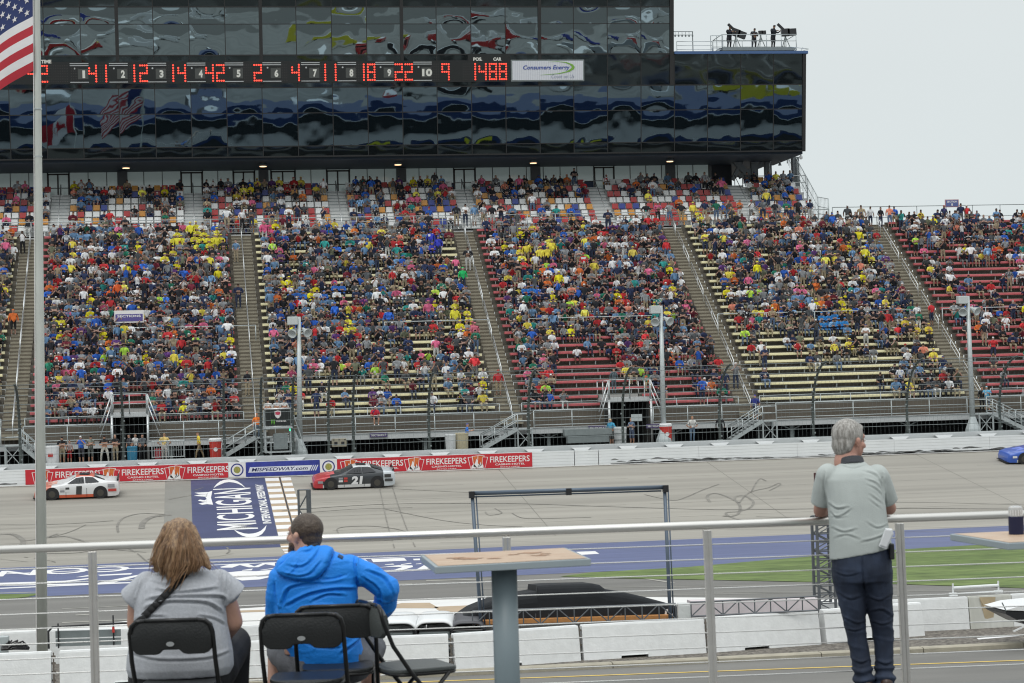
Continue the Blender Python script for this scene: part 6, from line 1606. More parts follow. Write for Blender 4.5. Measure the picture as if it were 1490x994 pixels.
g = MB(); A, B = G3(1186,690,63.7), G3(1193,890,63.7); B.z = 0; A.z = G3(1186,752,63.7).z; c = Vector((.52,0,0)); truss(g, B, A, c, 14, .02, .05); truss(g, B+Vector((0,.5,0)), A+Vector((0,.5,0)), c, 14, .02, .05); g.build('lattice', m_truss, o)
g = MB(); t2 = Vector(A); t2.z = G3(1186,688,63.7).z; g.tube([A, t2], .045, 6); g.build('mast', mat('mast_maroon', (.08,.03,.03), .5), o)
o = thing('truss_post', G3(443,900), 'small dark rectangular truss post rising behind the man in the blue jacket', 'truss')
g = MB(); A = G3(434,713); B = Vector((A.x, A.y, 0)); c = R0*.34; truss(g, B, A, c, 9, .022, .035); g.tube([A+R0*.30, B+R0*.30], .07, 4); g.build('lattice', m_truss, o)
# black domed cover
o = thing('domed_cover', G3(830,905), 'large black domed tarpaulin cover with a raised flat hump', 'cover')
outl = [(660,908),(672,896),(690,884),(720,872),(750,865),(780,860),(781,852),(800,850.5),(862,849),(872,851),(880,857),(905,861),(935,868),(965,876),(984,882),(987,905)]
g = MB(); ff = [G3(x, y, 62.2) for x, y in outl]; bk = [p+Vector((0,1.6,-.1)) for p in ff]; base_ = []
for i in range(len(ff)-1):
    for w_ in range(6):
        a, b = w_/6, (w_+1)/6; zb = .9
        def q(p, t): return Vector((p.x, p.y-.25*math.sin(t*PI/2), zb+(p.z-zb)*math.cos(t*PI/2)**.3 if t < 1 else zb))
        g.quad(q(ff[i],a), q(ff[i],b), q(ff[i+1],b), q(ff[i+1],a))
    g.quad(ff[i], ff[i+1], bk[i+1], bk[i])
g.poly([Vector(p) for p in bk]); g.build('tarpaulin', mat('black_tarp', (.016,.018,.021), .7, spec=.25, var=.15, bump=.4, bscale=3), o)
g = MB()
for px in (782,822,866,906,945): i_ = min(range(len(outl)), key=lambda k: abs(outl[k][0]-px)); A = ff[i_]; g.tube([A+Vector((0,-.03,-.02)), Vector((A.x-.12, A.y-.27, .95))], .022, 5)
g.build('seam', mat('tarp_seam', (.035,.038,.042), .5), o)
g = MB(); A = G3(972,893,61.9); 
for k in range(9): a = k*.7; g.poly([A+R0*(.13*math.cos(a)*(.4+.07*k)+s1)+Vector((0,0,.13*math.sin(a)*(.4+.07*k)+s2)) for s1, s2 in ((0,0),(.06,.01),(.05,.08),(-.01,.06))])
g.build('white_emblem', m_cream, o)
g = MB(); A, B = G3(690,914), G3(984,902); g.box(((A.x+B.x)/2, (A.y+B.y)/2+.4, 1.02), ((B-A).length*.99, .5, .12), (0,0,math.atan2(B.y-A.y, B.x-A.x))); tag(g.build('orange_plank', mat('orange_board', (.48,.22,.07), .7, var=.15), loc=(A+B)/2), 'long orange board under the low truss in front of the black cover', 'board')
for (a, b, up_, n, l, d) in (((688,912),(984,901),.46,12,'low grey pipe truss in front of the black domed cover',61.2),((1006,897),(1191,888),.52,8,'low grey pipe truss right of the black cover, before the white sheet',61.6)):
    A, B = G3(*a, d), G3(*b, d); g = MB(); truss(g, A, B, Vector((0,0,up_ if d < 61.5 else .42)), n, .02, .028); tag(g.build('pipe_truss', m_truss, loc=A), l, 'truss', 'low pipe trusses between the walls')
A, B = G3(1006,899,62.4), G3(1192,888,62.4); g = MB(); dd_ = (B-A)
g.prism([A, B, B+Vector((0,0,.35)), A+Vector((0,0,.5))], (0,.5,0)); tag(g.build('white_sheet', mat('pinkish_sheet', (.62,.56,.57), .7, var=.06), loc=A), 'pale pinkish sheet hanging behind the right low truss', 'sheet')
A = G3(997,892,61.8); g = MB(); g.box(A+Vector((0,.2,-.1)), (.40,.4,.75), (0,.03,-.15)); tag(g.build('wrapped_crate', mat('wrap_white', (.66,.68,.66), .4, bump=1, bscale=6), loc=A, bevel=.05), 'upright crate wrapped in white plastic right of the black cover', 'crate')
# curved white covers and dark carts behind the barriers
def cart(px0, px1, pyt, pyb, label, mtop, d=61.0):
    A, B = G3(px0, pyb, d), G3(px1, pyb, d); zt_ = G3((px0+px1)/2, pyt, d).z; zb = 0.05; o = thing('pit_cart', ((A.x+B.x)/2, (A.y+B.y)/2, 0), label, 'cart', 'pit carts between the walls'); dr = (B-A); dr.z = 0; L = dr.length; dr.normalize(); nn = Vector((-dr.y, dr.x, 0)); A.z = 0
    g = MB()
    g.grid(16, 6, lambda u, v: A+dr*(L*u)+nn*(2.0*v)+Vector((0,0, zt_-.22*(abs(2*u-1)**5)-.02-.10*(1-v)**3))); ob = g.build('curved_cover', mtop, o, smooth=True); sm__ = ob.modifiers.new('t', 'SOLIDIFY'); sm__.thickness = .05
    g = MB(); 
    for u in (.04,.96):
        for v in (.05,1.45): p = A+dr*(L*u)+nn*v; g.tube([p+Vector((0,0,.05)), p+Vector((0,0,zt_-.3))], .03, 6)
    for z in (.35, zt_-.35): 
        for v in (.05,1.45): g.tube([A+dr*(L*.04)+nn*v+Vector((0,0,z)), A+dr*(L*.96)+nn*v+Vector((0,0,z))], .025, 6)
    g.build('frame', m_blk, o)
    g = MB(); c_ = A+dr*(L*.5)+nn*.75; g.box((c_.x,c_.y,.55), (L*.8,1.2,.6), (0,0,math.atan2(dr.y,dr.x))); g.build('load', m_galvd, o, bevel=.04)
    for u in (.15,.85):
        for v in (.1,1.4): p = A+dr*(L*u)+nn*v; g = MB(); g.tube([p+nn*-.05+Vector((0,0,.14)), p+nn*.05+Vector((0,0,.14))], .14, 12); g.build('wheel', m_blk, o)
cart(546,607,900,925,'pit cart under a curved white cover, left of the two', m_white); cart(603,661,898.5,922,'pit cart under a curved white cover, right of the two', m_white); cart(655,706,900,916,'dark pit cart with a grey curved cover left of the black dome', mat('charcoal_cover', (.07,.07,.08), .4))
# tube rack at left
A, B = G3(71,944,59.6), G3(181,938,59.6); o = thing('tube_rack', A, 'low black tube rack with grey panels right of the flagpole', 'rack'); up1 = Vector((0,0,.62)); g = MB(); g.tube([A, A+up1*.8, A+up1+R0*.12, B+up1-R0*.05, B+up1*1.0+R0*.5, B+R0*.6], .032, 8)
for q, h in ((.13,.95),(.86,1.15)): p = A+(B-A)*q; g.tube([p, p+Vector((0,0,h*.75))], .022, 6)
g.build('frame', m_blk, o); g = MB(); [g.box((A+B)/2+Vector((.05,.1,z)), ((B-A).length*.86,.08,.2), (0,.0,math.atan2((B-A).y,(B-A).x))) for z in (.12,.36)]; g.build('panel', m_galvd, o)
g = MB(); p = A+(B-A)*.86+Vector((0,-.03,.2)); g.box(p+Vector((0,0,.25)), (.07,.05,.16)); g.build('red_clip', m_redp, o)
A = G3(22,947,58.9); g = MB()
for k in range(26): a = RNG.uniform(0,PI,2); g.tube([A+R0*(.4*math.cos(a[0]))+Vector((0,0,.02+.30*math.sin(a[0])*RNG.random())), A+R0*(.4*math.cos(a[1]))+Vector((0,.1,.02+.30*math.sin(a[1])*RNG.random()))], .025, 5)
tag(g.build('cable_heap', m_blk, loc=A), 'small heap of black cables behind the leftmost barrier', 'cables')
A = G3(3,935,59.2); g = MB(); g.box(A+Vector((0,0,-.15)), (.35,.2,.5)); g.box(A+Vector((-.05,0,.05)), (.5,.24,.28)); tag(g.build('utility_box', m_galv, loc=A, bevel=.03), 'grey utility box on the wall at the left edge', 'box')
# rack lying on the wall, winged nose at the right edge
A, B = hitZ(1387,866,1.1), hitZ(1453,862,1.1); o = thing('pipe_rack', A, 'white pipe rack lying on top of the farther wall at the right', 'rack'); g = MB()
for z in (.03,.22): g.tube([A+Vector((0,0,z)), B+Vector((0,0,z))], .03 if z < .1 else .05, 8)
for p in (A, B): g.tube([p, p+Vector((0,0,.36))], .03, 6); g.box(p+Vector((0,0,.02)), (.25,.12,.1))
g.build('pipe', m_wall, o)
A = D(1460,892,59.5); o = thing('boat_shaped_nose', D(1485,915,59.5), 'pointed white and dark wedge jutting in at the right edge beside the gravel', 'trailer nose')
e_ = R0; z_ = Vector((0,0,1)); q_ = Vector((0,1,0)); T0 = D(1463,889,59.5); g = MB()
pts_t = [T0, T0+e_*.9-z_*.12, T0+e_*2.6-z_*.1, T0+e_*2.6+z_*.35, T0+e_*.7+z_*.22, T0+e_*.1+z_*.06]
g.prism([T0+z_*.02, T0+e_*2.6-z_*.16, T0+e_*2.6+z_*.30, T0+e_*.5+z_*.14], q_*1.6); g.build('white_deck', m_white, o)
g = MB(); g.prism([T0-z_*.01, T0-z_*.10+e_*.02, T0+e_*.6-z_*.42, T0+e_*2.6-z_*.5, T0+e_*2.6-z_*.19], q_*1.5); g.build('dark_hull', mat('hull_dark', (.03,.032,.035), .3, .4), o)
g = MB(); g.beam(T0+e_*.02, T0-e_*.09+z_*.24, .05, .03); g.build('tip_fin', m_galvd, o)
g = MB(); g.beam(T0+e_*.55-z_*.45, T0+e_*.2-z_*.6, .12, .03); g.beam(T0+e_*.7-z_*.45, T0+e_*.7-z_*.85, .05, .05); g.build('foot_plate', m_white, o)
# ------------------------------------------------------------------ foreground deck: railing, tables, chairs
m_ss = mat('brushed_steel', (.74,.72,.68), .34, .8, var=.06, scale=6, stretch=(.2,3,3))
m_cab = mat('rail_cable', (.62,.62,.60), .35, .7)
ra, rb = RA-rdir*3, RB+rdir*3
o = thing('deck_railing', RA+rdir*3-Vector((0,0,1.05)), 'brushed steel railing with a round top rail and thin horizontal cables', 'railing')
g = MB(); g.tube([ra, rb], .026, 14); g.build('top_rail', m_ss, o, smooth=True)
def rail_at(px, dz=0):
    lo, hi = -3, 12
    for _ in range(40):
        m = (lo+hi)/2; q = RA+rdir*m+Vector((0,0,-.5))
        if proj(q)[0] < px: lo = m
        else: hi = m
    return RA+rdir*lo
for px in (137, 437, 740, 1032, 1312, 1590, -160):
    q = rail_at(px); q.z = 7.085; g = MB(); lean = rdir*(.012 if px > 1000 else 0)
    for s_ in (-1, 1): g.beam(q+rdir*.0145*s_-Vector((0,0,.03)), _hz(q+lean, DKZ)+rdir*.0145*s_, .022, .045, up=rnrm)
    g.beam(q-rnrm*.012-Vector((0,0,.03)), _hz(q+lean, DKZ)-rnrm*.012, .02, .012, up=rnrm)
    g.box(_hz(q, DKZ+.006), (.11,.11,.012)); g.build('post', m_ss, o, bevel=.004)
g = MB()
for k in range(10): z = 7.085-.125-.094*k; g = MB(); g.tube([_hz(ra, z), _hz(rb, z)], .0042, 6, caps=False); g.build('cable', m_cab, o, smooth=True)

# ---- tables
m_tedge = mat('table_grey', (.30,.35,.37), .45, var=.04)
m_ttop = mat('table_wood', (.52,.40,.29), .5, col2=(.44,.29,.19), scale=5, stretch=(1,6,1), var=.10)
def table(corners, colx, label, stain):
    c = sum(corners, Vector())/4; o = thing('high_table', _hz(c, DKZ), label, 'table', 'tall pedestal tables on the deck')
    zt = corners[0].z; g = MB(); g.prism([_hz(p, zt-.036) for p in corners], (0,0,.036)); g.build('table_top', m_tedge, o, bevel=.004)
    g = MB(); g.poly([_hz(c+(p-c)*.955, zt+.002) for p in corners]); s_ = g.build('wood_panel', m_ttop, o)
    if stain:
        g = MB()
        for u, v, r_ in ((-.16,.02,.07),(-.20,-.03,.05),(.14,-.06,.06),(.16,.03,.045),(.19,-.02,.03),(.05,-.04,.03),(-.05,.05,.035)):
            ctr = c+(corners[1]-corners[0]).normalized()*0+(corners[2]-corners[1]).normalized()*u*1.2+(corners[1]-corners[0]).normalized()*v*2
            g.poly([_hz(ctr+Vector((r_*(1+.35*math.sin(3*a+u*40))*math.cos(a), r_*(.8+.3*math.sin(5*a+v*30))*math.sin(a), 0)), zt+.004) for a in [2*PI*k/18 for k in range(18)]])
        g.build('stain', mat('rust_brown_stain', (.26,.12,.06), .6, col2=(.42,.26,.16), scale=24, var=.2), s_)
    q = colx if colx is not None else _hz(c, 0); g = MB(); g.tube([_hz(q, DKZ+.03), _hz(q, zt-.036)], .066, 28); g.build('column', mat('column_grey', (.20,.25,.27), .42, var=.03), o, smooth=True)
    g = MB(); g.lathe(_hz(q, DKZ), [(.28,0),(.28,.012),(.2,.03),(.07,.04)], 28); g.build('base_plate', m_tedge, o)
TZp = 7.12
c1, c2, c3 = hitZ(612,808,TZp), hitZ(633,825,TZp), hitZ(860,813,TZp); c4 = c1+(c3-c2)
table([c1, c2, c3, c4], hitZ(733, 815, TZp), 'tall square table with a brown-stained wood top and thick grey column, front centre', True)
b1, b2 = hitZ(1382,777,TZp), hitZ(1466,790.5,TZp); e1 = (b2-b1); e2 = Vector((-e1.y, e1.x, 0)); b4 = b1+e2; b3 = b2+e2
if proj(b4)[0] < proj(b1)[0]: b4, b3 = b1-e2, b2-e2
table([b1, b2, b3, b4], None, 'tall square table cut by the right edge, with a dark tumbler on it', False)
q = hitZ(1479, 778, TZp); o = thing('tumbler', q, 'clear ribbed tumbler in a dark navy foam sleeve on the right table', 'cup')
g = MB(); g.lathe(q, [(.036,.0),(.041,.004),(.041,.098),(.037,.10)], 24); g.build('foam_sleeve', mat('foam_navy', (.01,.012,.045), .85), o, smooth=False)
m_clear = mat('clear_plastic', (.85,.86,.85), .12); m_clear.node_tree.nodes['Principled BSDF'].inputs['Transmission Weight'].default_value = .45

g = MB(); g.lathe(q, [(.036,.095),(.038,.135),(.037,.148),(.030,.156),(.012,.158)], 24); g.build('clear_lid', m_clear, o)
g = MB(); [g.box(q+Vector((.038*math.cos(a), .038*math.sin(a), .12)), (.003,.003,.030)) for a in [2*PI*k/16 for k in range(16)]]; g.build('rib', m_white, o)

# ---- folding chairs
m_cpl = mat('chair_plastic', (.012,.013,.013), .42, bump=.15, bscale=90); m_cgr = mat('chair_grey', (.075,.083,.08), .5, bump=.2, bscale=90); m_ctb = mat('chair_tube', (.012,.012,.012), .3, .2)
def folding_chair(px, zc, yaw, label, grey=False, zlift=0):
    c = D(px, 900, zc); c.z = DKZ; o = thing('folding_chair', c, label, 'chair', 'black folding chairs on the deck')
    M = Matrix.Translation(c) @ Matrix.Rotation(-YAW+yaw, 4, 'Z'); P = lambda x, y, z: M @ Vector((x, y, z))
    mp_ = m_cgr if grey else m_cpl
    for s_ in (-1, 1):
        g = MB(); pts = [(.14*s_,-.262,.822),(.185*s_,-.262,.818),(.212*s_,-.262,.795),(.222*s_,-.258,.755),(.225*s_,-.20,.60),(.225*s_,-.10,.45),(.225*s_,.24,.012)]; g.tube([P(*q) for q in pts], .0125, 10); g.build('front_leg', m_ctb, o, smooth=True)
        g = MB(); g.tube([P(.198*s_,.14,.43), P(.198*s_,.02,.30), P(.20*s_,-.27,.012)], .0115, 10); g.build('rear_leg', m_ctb, o, smooth=True)
        g = MB(); g.ell(P(.225*s_,.24,.012), (.018,.018,.014), 8, 6); g.ell(P(.20*s_,-.27,.012), (.018,.018,.014), 8, 6); g.build('foot_cap', m_cgr, o)
    g = MB(); g.tube([P(-.225,.12,.165), P(.225,.12,.165)], .010, 8); g.tube([P(-.2,-.17,.13), P(.2,-.17,.13)], .010, 8); g.tube([P(-.14,-.262,.822), P(.14,-.262,.822)], .0125, 10); g.build('crossbar', m_ctb, o, smooth=True)
    g = MB(); n = 20
    def top_(x): a = abs(x)/.215; return .815-.045*max(0, (a-.72)/.28)**2
    def bot_(x): return .655+.014*(1 if abs(x) < .055 else 0)-.012*min(1, max(0, (abs(x)-.055)/.02))+.03*max(0, (abs(x)/.215-.8)/.2)**2
    yb = lambda x: -.272+.030*(abs(x)/.215)**2
    xs = [-.215+.43*i/n for i in range(n+1)]; fr = []; bk = []
    rows = 6
    for side in (0, 1):
        vs = [P(x, yb(x)-(.014 if side else -.012)-.01*math.sin(PI*r_/rows)*(1 if side else -1), bot_(x)+(top_(x)-bot_(x))*r_/rows) for x in xs for r_ in range(rows+1)]
        g.add(vs, [(i*(rows+1)+j, (i+1)*(rows+1)+j, (i+1)*(rows+1)+j+1, i*(rows+1)+j+1) for i in range(n) for j in range(rows)])
    N1 = (n+1)*(rows+1)
    for i in range(n):
        for j in (0, rows): g.f.append((i*(rows+1)+j, (i+1)*(rows+1)+j, N1+(i+1)*(rows+1)+j, N1+i*(rows+1)+j)); g.m.append(0); g.sm.append(False)
    for i in (0, n):
        for j in range(rows): g.f.append((i*(rows+1)+j, i*(rows+1)+j+1, N1+i*(rows+1)+j+1, N1+i*(rows+1)+j)); g.m.append(0); g.sm.append(False)
    bp = g.build('backrest', mp_, o, smooth=True, bevel=.004); bp.data.set_sharp_from_angle(angle=R(50))
    if not grey or True:
        g = MB(); g.poly([P(.022*math.cos(a), -.2985, .70+.013*math.sin(a)) for a in [2*PI*k/20 for k in range(20)]]); g.build('oval_badge', mat('badge_grey', (.30,.31,.31), .4), bp)
    g = MB(); m_ = 18; pl = []
    for k in range(36):
        a = 2*PI*k/36; ca, sa = math.cos(a), math.sin(a); e_ = .42
        x = .205*math.copysign(abs(ca)**e_, ca)*(1-.07*(sa < 0)*abs(sa)); y = .01+.20*math.copysign(abs(sa)**e_, sa); pl.append((x, y))
    g.prism([P(x, y, .425+.012*abs(x)/.2) for x, y in pl], (0,0,.024)); g.build('seat', mp_, o, bevel=.007)
    g = MB(); g.tube([P(x*.96, y*.96, .428) for x, y in pl], .010, 6, closed=True); g.build('seat_rim', m_ctb, o, smooth=True)
    return o
folding_chair(260, 11.3, 0, 'black folding chair the woman in the grey tee is sitting on')
folding_chair(446, 11.38, 0, 'empty black folding chair standing right behind the man in the blue jacket')
folding_chair(490, 11.78, R(3), 'black folding chair the man in the blue jacket is sitting on')
folding_chair(600, 11.72, R(-67), 'empty charcoal folding chair turned sideways, with its seat under the table edge', grey=True)

# ------------------------------------------------------------------ organic figures
from mathutils.bvhtree import BVHTree
def ring(px, py, hw, d, zc, n=24, ex=2.3, rz=0):
    """a horizontal ring of half width hw (picture px) and half depth d (m) at camera depth zc"""
    c = D(px, py, zc); a = R0; b = Vector((math.sin(YAW), math.cos(YAW), 0)); w_ = hw*zc/F_PX; out_ = []
    if rz: a, b = a*math.cos(rz)+b*math.sin(rz), b*math.cos(rz)-a*math.sin(rz)
    for k in range(n):
        t = 2*PI*k/n; ct, st = math.cos(t), math.sin(t); out_.append(c+a*w_*math.copysign(abs(ct)**(2/ex), ct)+b*d*math.copysign(abs(st)**(2/ex), st))
    return out_
def loft(g, rings):
    n = len(rings[0]); vs = [v for r_ in rings for v in r_]; fs = [(i*n+j, i*n+(j+1) % n, (i+1)*n+(j+1) % n, (i+1)*n+j) for i in range(len(rings)-1) for j in range(n)]
    fs += [tuple(range(n))[::-1], tuple((len(rings)-1)*n+j for j in range(n))]; g.add(vs, fs)
def limb(g, pts, rs, n=16, cap0=True, cap1=True):
    g.tube(pts, list(rs), n)
    for i, (p, r_) in enumerate(zip(pts, rs)):
        if (i == 0 and not cap0) or (i == len(pts)-1 and not cap1): continue
        g.ell(p, (r_*.99,)*3, 14, 10)
def px_field(co):
    v = co-np.array(CAM); d = v @ np.array(Fw); return CX+F_PX*(v @ np.array(Rt))/d, CY-F_PX*(v @ np.array(Up))/d
def poly_dist(X, Y, pts):
    best = np.full(len(X), 1e9); side = np.zeros(len(X))
    for (x0, y0), (x1, y1) in zip(pts[:-1], pts[1:]):
        dx, dy = x1-x0, y1-y0; L2 = dx*dx+dy*dy; t = np.clip(((X-x0)*dx+(Y-y0)*dy)/L2, 0, 1); d = np.hypot(X-x0-t*dx, Y-y0-t*dy); q = d < best
        best = np.where(q, d, best); side = np.where(q, np.sign((X-x0)*dy-(Y-y0)*dx), side)
    return best, side
def smooth_pl(pts, k=4):
    P = [Vector((x, y, 0)) for x, y in pts]; n = len(P); o_ = []
    for i in range(n-1):
        p0, p1, p2, p3 = P[max(0,i-1)], P[i], P[i+1], P[min(n-1,i+2)]
        for j in range(k): t = j/k; q = .5*((2*p1)+(p2-p0)*t+(2*p0-5*p1+4*p2-p3)*t*t+(3*p1-p0-3*p2+p3)*t**3); o_.append((q.x, q.y))
    return o_+[pts[-1]]
def crease_fn(creases, hood=None):
    def f(co, nr):
        X, Y = px_field(co); facing = np.clip(-(nr @ np.array(Fw))*2.5, 0, 1); out_ = np.zeros(len(co))
        for pts, a, w_ in creases:
            pl = smooth_pl(pts) if len(pts) > 2 else pts; d, s_ = poly_dist(X, Y, pl); e0 = np.hypot(X-pl[0][0], Y-pl[0][1]); e1 = np.hypot(X-pl[-1][0], Y-pl[-1][1]); tp = np.clip(np.minimum(e0, e1)/8+.15, 0, 1)
            sd = d*s_; out_ += tp*a*(1.1*np.exp(-((sd-w_)/w_)**2)-1.3*np.exp(-((sd+w_*.6)/(w_*.8))**2))
        if hood:
            pl, h = hood; pl = smooth_pl(pl+[pl[0]], 4); ins = np.zeros(len(co), bool)
            for (x0, y0), (x1, y1) in zip(pl[:-1], pl[1:]): ins ^= ((y0 > Y) != (y1 > Y)) & (X < (x1-x0)*(Y-y0)/(y1-y0+1e-9)+x0)
            d, _ = poly_dist(X, Y, pl); t = np.clip(d/6, 0, 1); out_ += np.where(ins, h*(t*(2-t))**.8, -.010*np.exp(-(d/2.2)**2))
        return out_*facing
    return f
def organic(name, g, m, parent, voxel=.012, smooth=6, disp=None, factor=.5, field=None):
    me = bpy.data.meshes.new('t'); me.from_pydata(g.v, [], g.f); ob = bpy.data.objects.new('t', me); COL.objects.link(ob)
    rm = ob.modifiers.new('r', 'REMESH'); rm.mode = 'VOXEL'; rm.voxel_size = voxel; rm.adaptivity = 0
    if smooth: sm_ = ob.modifiers.new('s', 'SMOOTH'); sm_.iterations = smooth; sm_.factor = factor
    dg = bpy.context.evaluated_depsgraph_get(); m2 = bpy.data.meshes.new_from_object(ob.evaluated_get(dg)); bpy.data.objects.remove(ob); bpy.data.meshes.remove(me)
    if disp:
        nv = [v.normal.copy() for v in m2.vertices]
        for v, n_ in zip(m2.vertices, nv): v.co = v.co+n_*disp(v.co, n_)
    if field:
        n_ = len(m2.vertices); co = np.zeros(n_*3); nr = np.zeros(n_*3); m2.vertices.foreach_get('co', co); m2.vertices.foreach_get('normal', nr); co = co.reshape(-1,3); nr = nr.reshape(-1,3)
        co = co+nr*field(co, nr)[:, None]; m2.vertices.foreach_set('co', co.ravel())
    base = Vector(parent['_w']) if parent is not None else Vector((0,0,0))
    m2.transform(Matrix.Translation(-base)); m2.name = name
    m2.materials.clear(); m2.materials.append(m); m2.polygons.foreach_set('use_smooth', [True]*len(m2.polygons)); m2.update()
    o = bpy.data.objects.new(name, m2); COL.objects.link(o); o['_w'] = list(base)
    if parent is not None: o.parent = parent
    return o
def rn(p, s, sd=0): return noise.noise(Vector((p[0]*s+sd, p[1]*s, p[2]*s)))
def ridged(p, s, sd, st=(1,1,1)): return 1-abs(2*noise.noise(Vector((p[0]*s*st[0]+sd, p[1]*s*st[1], p[2]*s*st[2]))))
FWD = Vector((math.sin(YAW), math.cos(YAW), 0)); UZ = Vector((0,0,1))
def head(g, c, face, s=1.0, nape=1.0, pitch=0.0):
    """skull centred at c, face = horizontal unit vector; adds face features and ears"""
    f = (face+UZ*pitch).normalized(); r = face.cross(UZ).normalized(); u = r.cross(f).normalized()
    M = Matrix((r, f, u)).transposed(); E = M.to_euler()
    L = lambda x, y, z: c+(r*x+f*y+u*z)*s
    g.ell(L(0,-.012,.022), (.074*s,.092*s,.088*s), 20, 14, E); g.ell(L(0,.035,-.035), (.058*s,.058*s,.075*s), 18, 12, E)
    g.ell(L(0,.062,-.082), (.030*s,.026*s,.024*s), 12, 8, E); g.ell(L(0,.070,.030), (.050*s,.022*s,.022*s), 12, 8, E)
    limb(g, [L(0,.088,.012), L(0,.112,-.022)], [.011*s,.016*s], 10); g.ell(L(0,.092,-.058), (.024*s,.012*s,.009*s), 10, 6, E); g.ell(L(0,.090,-.045), (.022*s,.012*s,.006*s), 10, 6, E)
    for q in (-1, 1):
        g.ell(L(q*.040,.055,-.022), (.024*s,.026*s,.022*s), 10, 8, E); g.ell(L(q*.078,-.004,-.012), (.010*s,.017*s,.030*s), 10, 8, E); g.ell(L(q*.084,-.010,-.002), (.008*s,.018*s,.018*s), 10, 8, E)
    limb(g, [L(0,-.01,-.04), L(0,-.025,-.13)], [.060*s*nape,.064*s*nape])
    return L, E
def eyes(L, s, E, par):
    g = MB()
    for q in (-1, 1): g.ell(L(q*.031,.083,.008), (.012*s,.008*s,.008*s), 10, 8, E)
    e_ = g.build('eye', mat('eye_white', (.65,.62,.58), .2), par, smooth=True)
    g = MB()
    for q in (-1, 1): g.ell(L(q*.031,.0895,.008), (.005*s,.003*s,.005*s), 8, 6, E)
    g.build('iris', mat('iris_brown', (.06,.035,.02), .2), e_, smooth=True)
def hand(g, w_, d_, side, s=1.0):
    """w_ wrist point, d_ direction along the hand, side = thumb direction"""
    d_ = d_.normalized(); side = (side-d_*side.dot(d_)).normalized(); dn = d_.cross(side).normalized()
    if dn.z > 0: dn = -dn
    pm = w_+d_*.05*s; g.ell(pm, (.045*s,)*3, 10, 8) if False else limb(g, [w_, w_+d_*.045*s, w_+d_*.08*s], [.024*s,.030*s,.026*s], 10)
    for k, (o_, l_) in enumerate(((-.030,.060),(-.010,.074),(.011,.080),(.031,.070))):
        b_ = w_+d_*.082*s+side*o_*s; limb(g, [b_-d_*.03*s, b_, b_+d_*l_*.5*s+dn*.012*s, b_+d_*l_*.78*s+dn*.036*s], [.0105*s,.0098*s,.0088*s,.0075*s], 8)
    t0 = w_+d_*.03*s+side*.030*s; limb(g, [t0, t0+side*.028*s+d_*.026*s, t0+side*.034*s+d_*.058*s+dn*.008*s], [.013*s,.011*s,.009*s], 8)
m_skin = mat('skin', (.50,.285,.21), .5, var=.05, scale=14, bump=.12, bscale=120)
m_skin2 = mat('skin_reddish', (.47,.25,.19), .5, var=.08, scale=10, bump=.12, bscale=120)
def hairmat(name, c1, c2, sc=(40,40,6)):
    m = mat(name, c1, .5, col2=c2, scale=3.2, stretch=sc, var=.18, bump=.35, bscale=5); return m

# ---- the man leaning on the rail
zr_ = proj(rail_at(1245))[2]; zc = zr_-.24
pm = thing('person', _hz(D(1265,900,zc), DKZ), 'grey-haired man in a grey tee and dark jeans leaning on the railing at the right', 'person')
face = (R0*.82+FWD*.57).normalized(); hc = D(1236, 641, zc+.10)
g = MB(); L, E = head(g, hc, face, 1.12, pitch=-.12)
nk = D(1239, 684, zc+.04); limb(g, [L(0,-.02,-.08), nk], [.062,.070])
ROT = Vector((0,0,.026+.042)); rz_ = RA.z
lw = [(1200,690,zc-.01,.062), (1193,728,zc+.08,.047), None]; 
eL = rail_at(1196)-rnrm*.03; eL.z = rz_+.070; eR = rail_at(1297)-rnrm*.03; eR.z = rz_+.070
hL = rail_at(1228)+rnrm*.16; hL.z = rz_+.065; hR = rail_at(1262)+rnrm*.15; hR.z = rz_+.075
for a, e_, h_ in ((D(1206,698,zc), eL, hL), (D(1274,699,zc), eR, hR)):
    limb(g, [a, a+(e_-a)*.55, e_], [.060,.050,.044]); limb(g, [e_, e_+(h_-e_)*.45, h_], [.044,.044,.030]); hand(g, h_, (h_-e_), UZ, 1.0)
limb(g, [D(1242,735,zc-.02), D(1252,800,zc-.04)], [.11,.11])
for pts_ in ([D(1236,850,zc-.05), D(1241,885,zc-.03), D(1248,925,zc-.01), D(1259,1001,zc-.04)], [D(1276,850,zc-.05), D(1280,885,zc-.02), D(1283.5,925,zc), D(1288,1001,zc-.03)]): limb(g, pts_, [.07,.06,.05,.042])
body_ = organic('body', g, m_skin2, pm, .0065, 4)
eyes(L, 1.12, E, pm)
# grey hair: cap of hair over crown, sides and nape
g = MB(); g.ell(L(0,-.020,.034), (.0815*1.12,.098*1.12,.090*1.12), 24, 16, E); g.ell(L(0,-.050,-.020), (.069*1.12,.060*1.12,.080*1.12), 20, 12, E); g.ell(L(0,.045,.078), (.050,.045,.030), 16, 10, E)
def hd(p, n_): return .0022*rn(p, 30, 3)+.0022*ridged(p, 30, 9, (1,1,.25))-.001
organic('hair', g, hairmat('grey_hair', (.20,.185,.165), (.46,.44,.41), (26,26,4)), pm, .005, 3, hd)
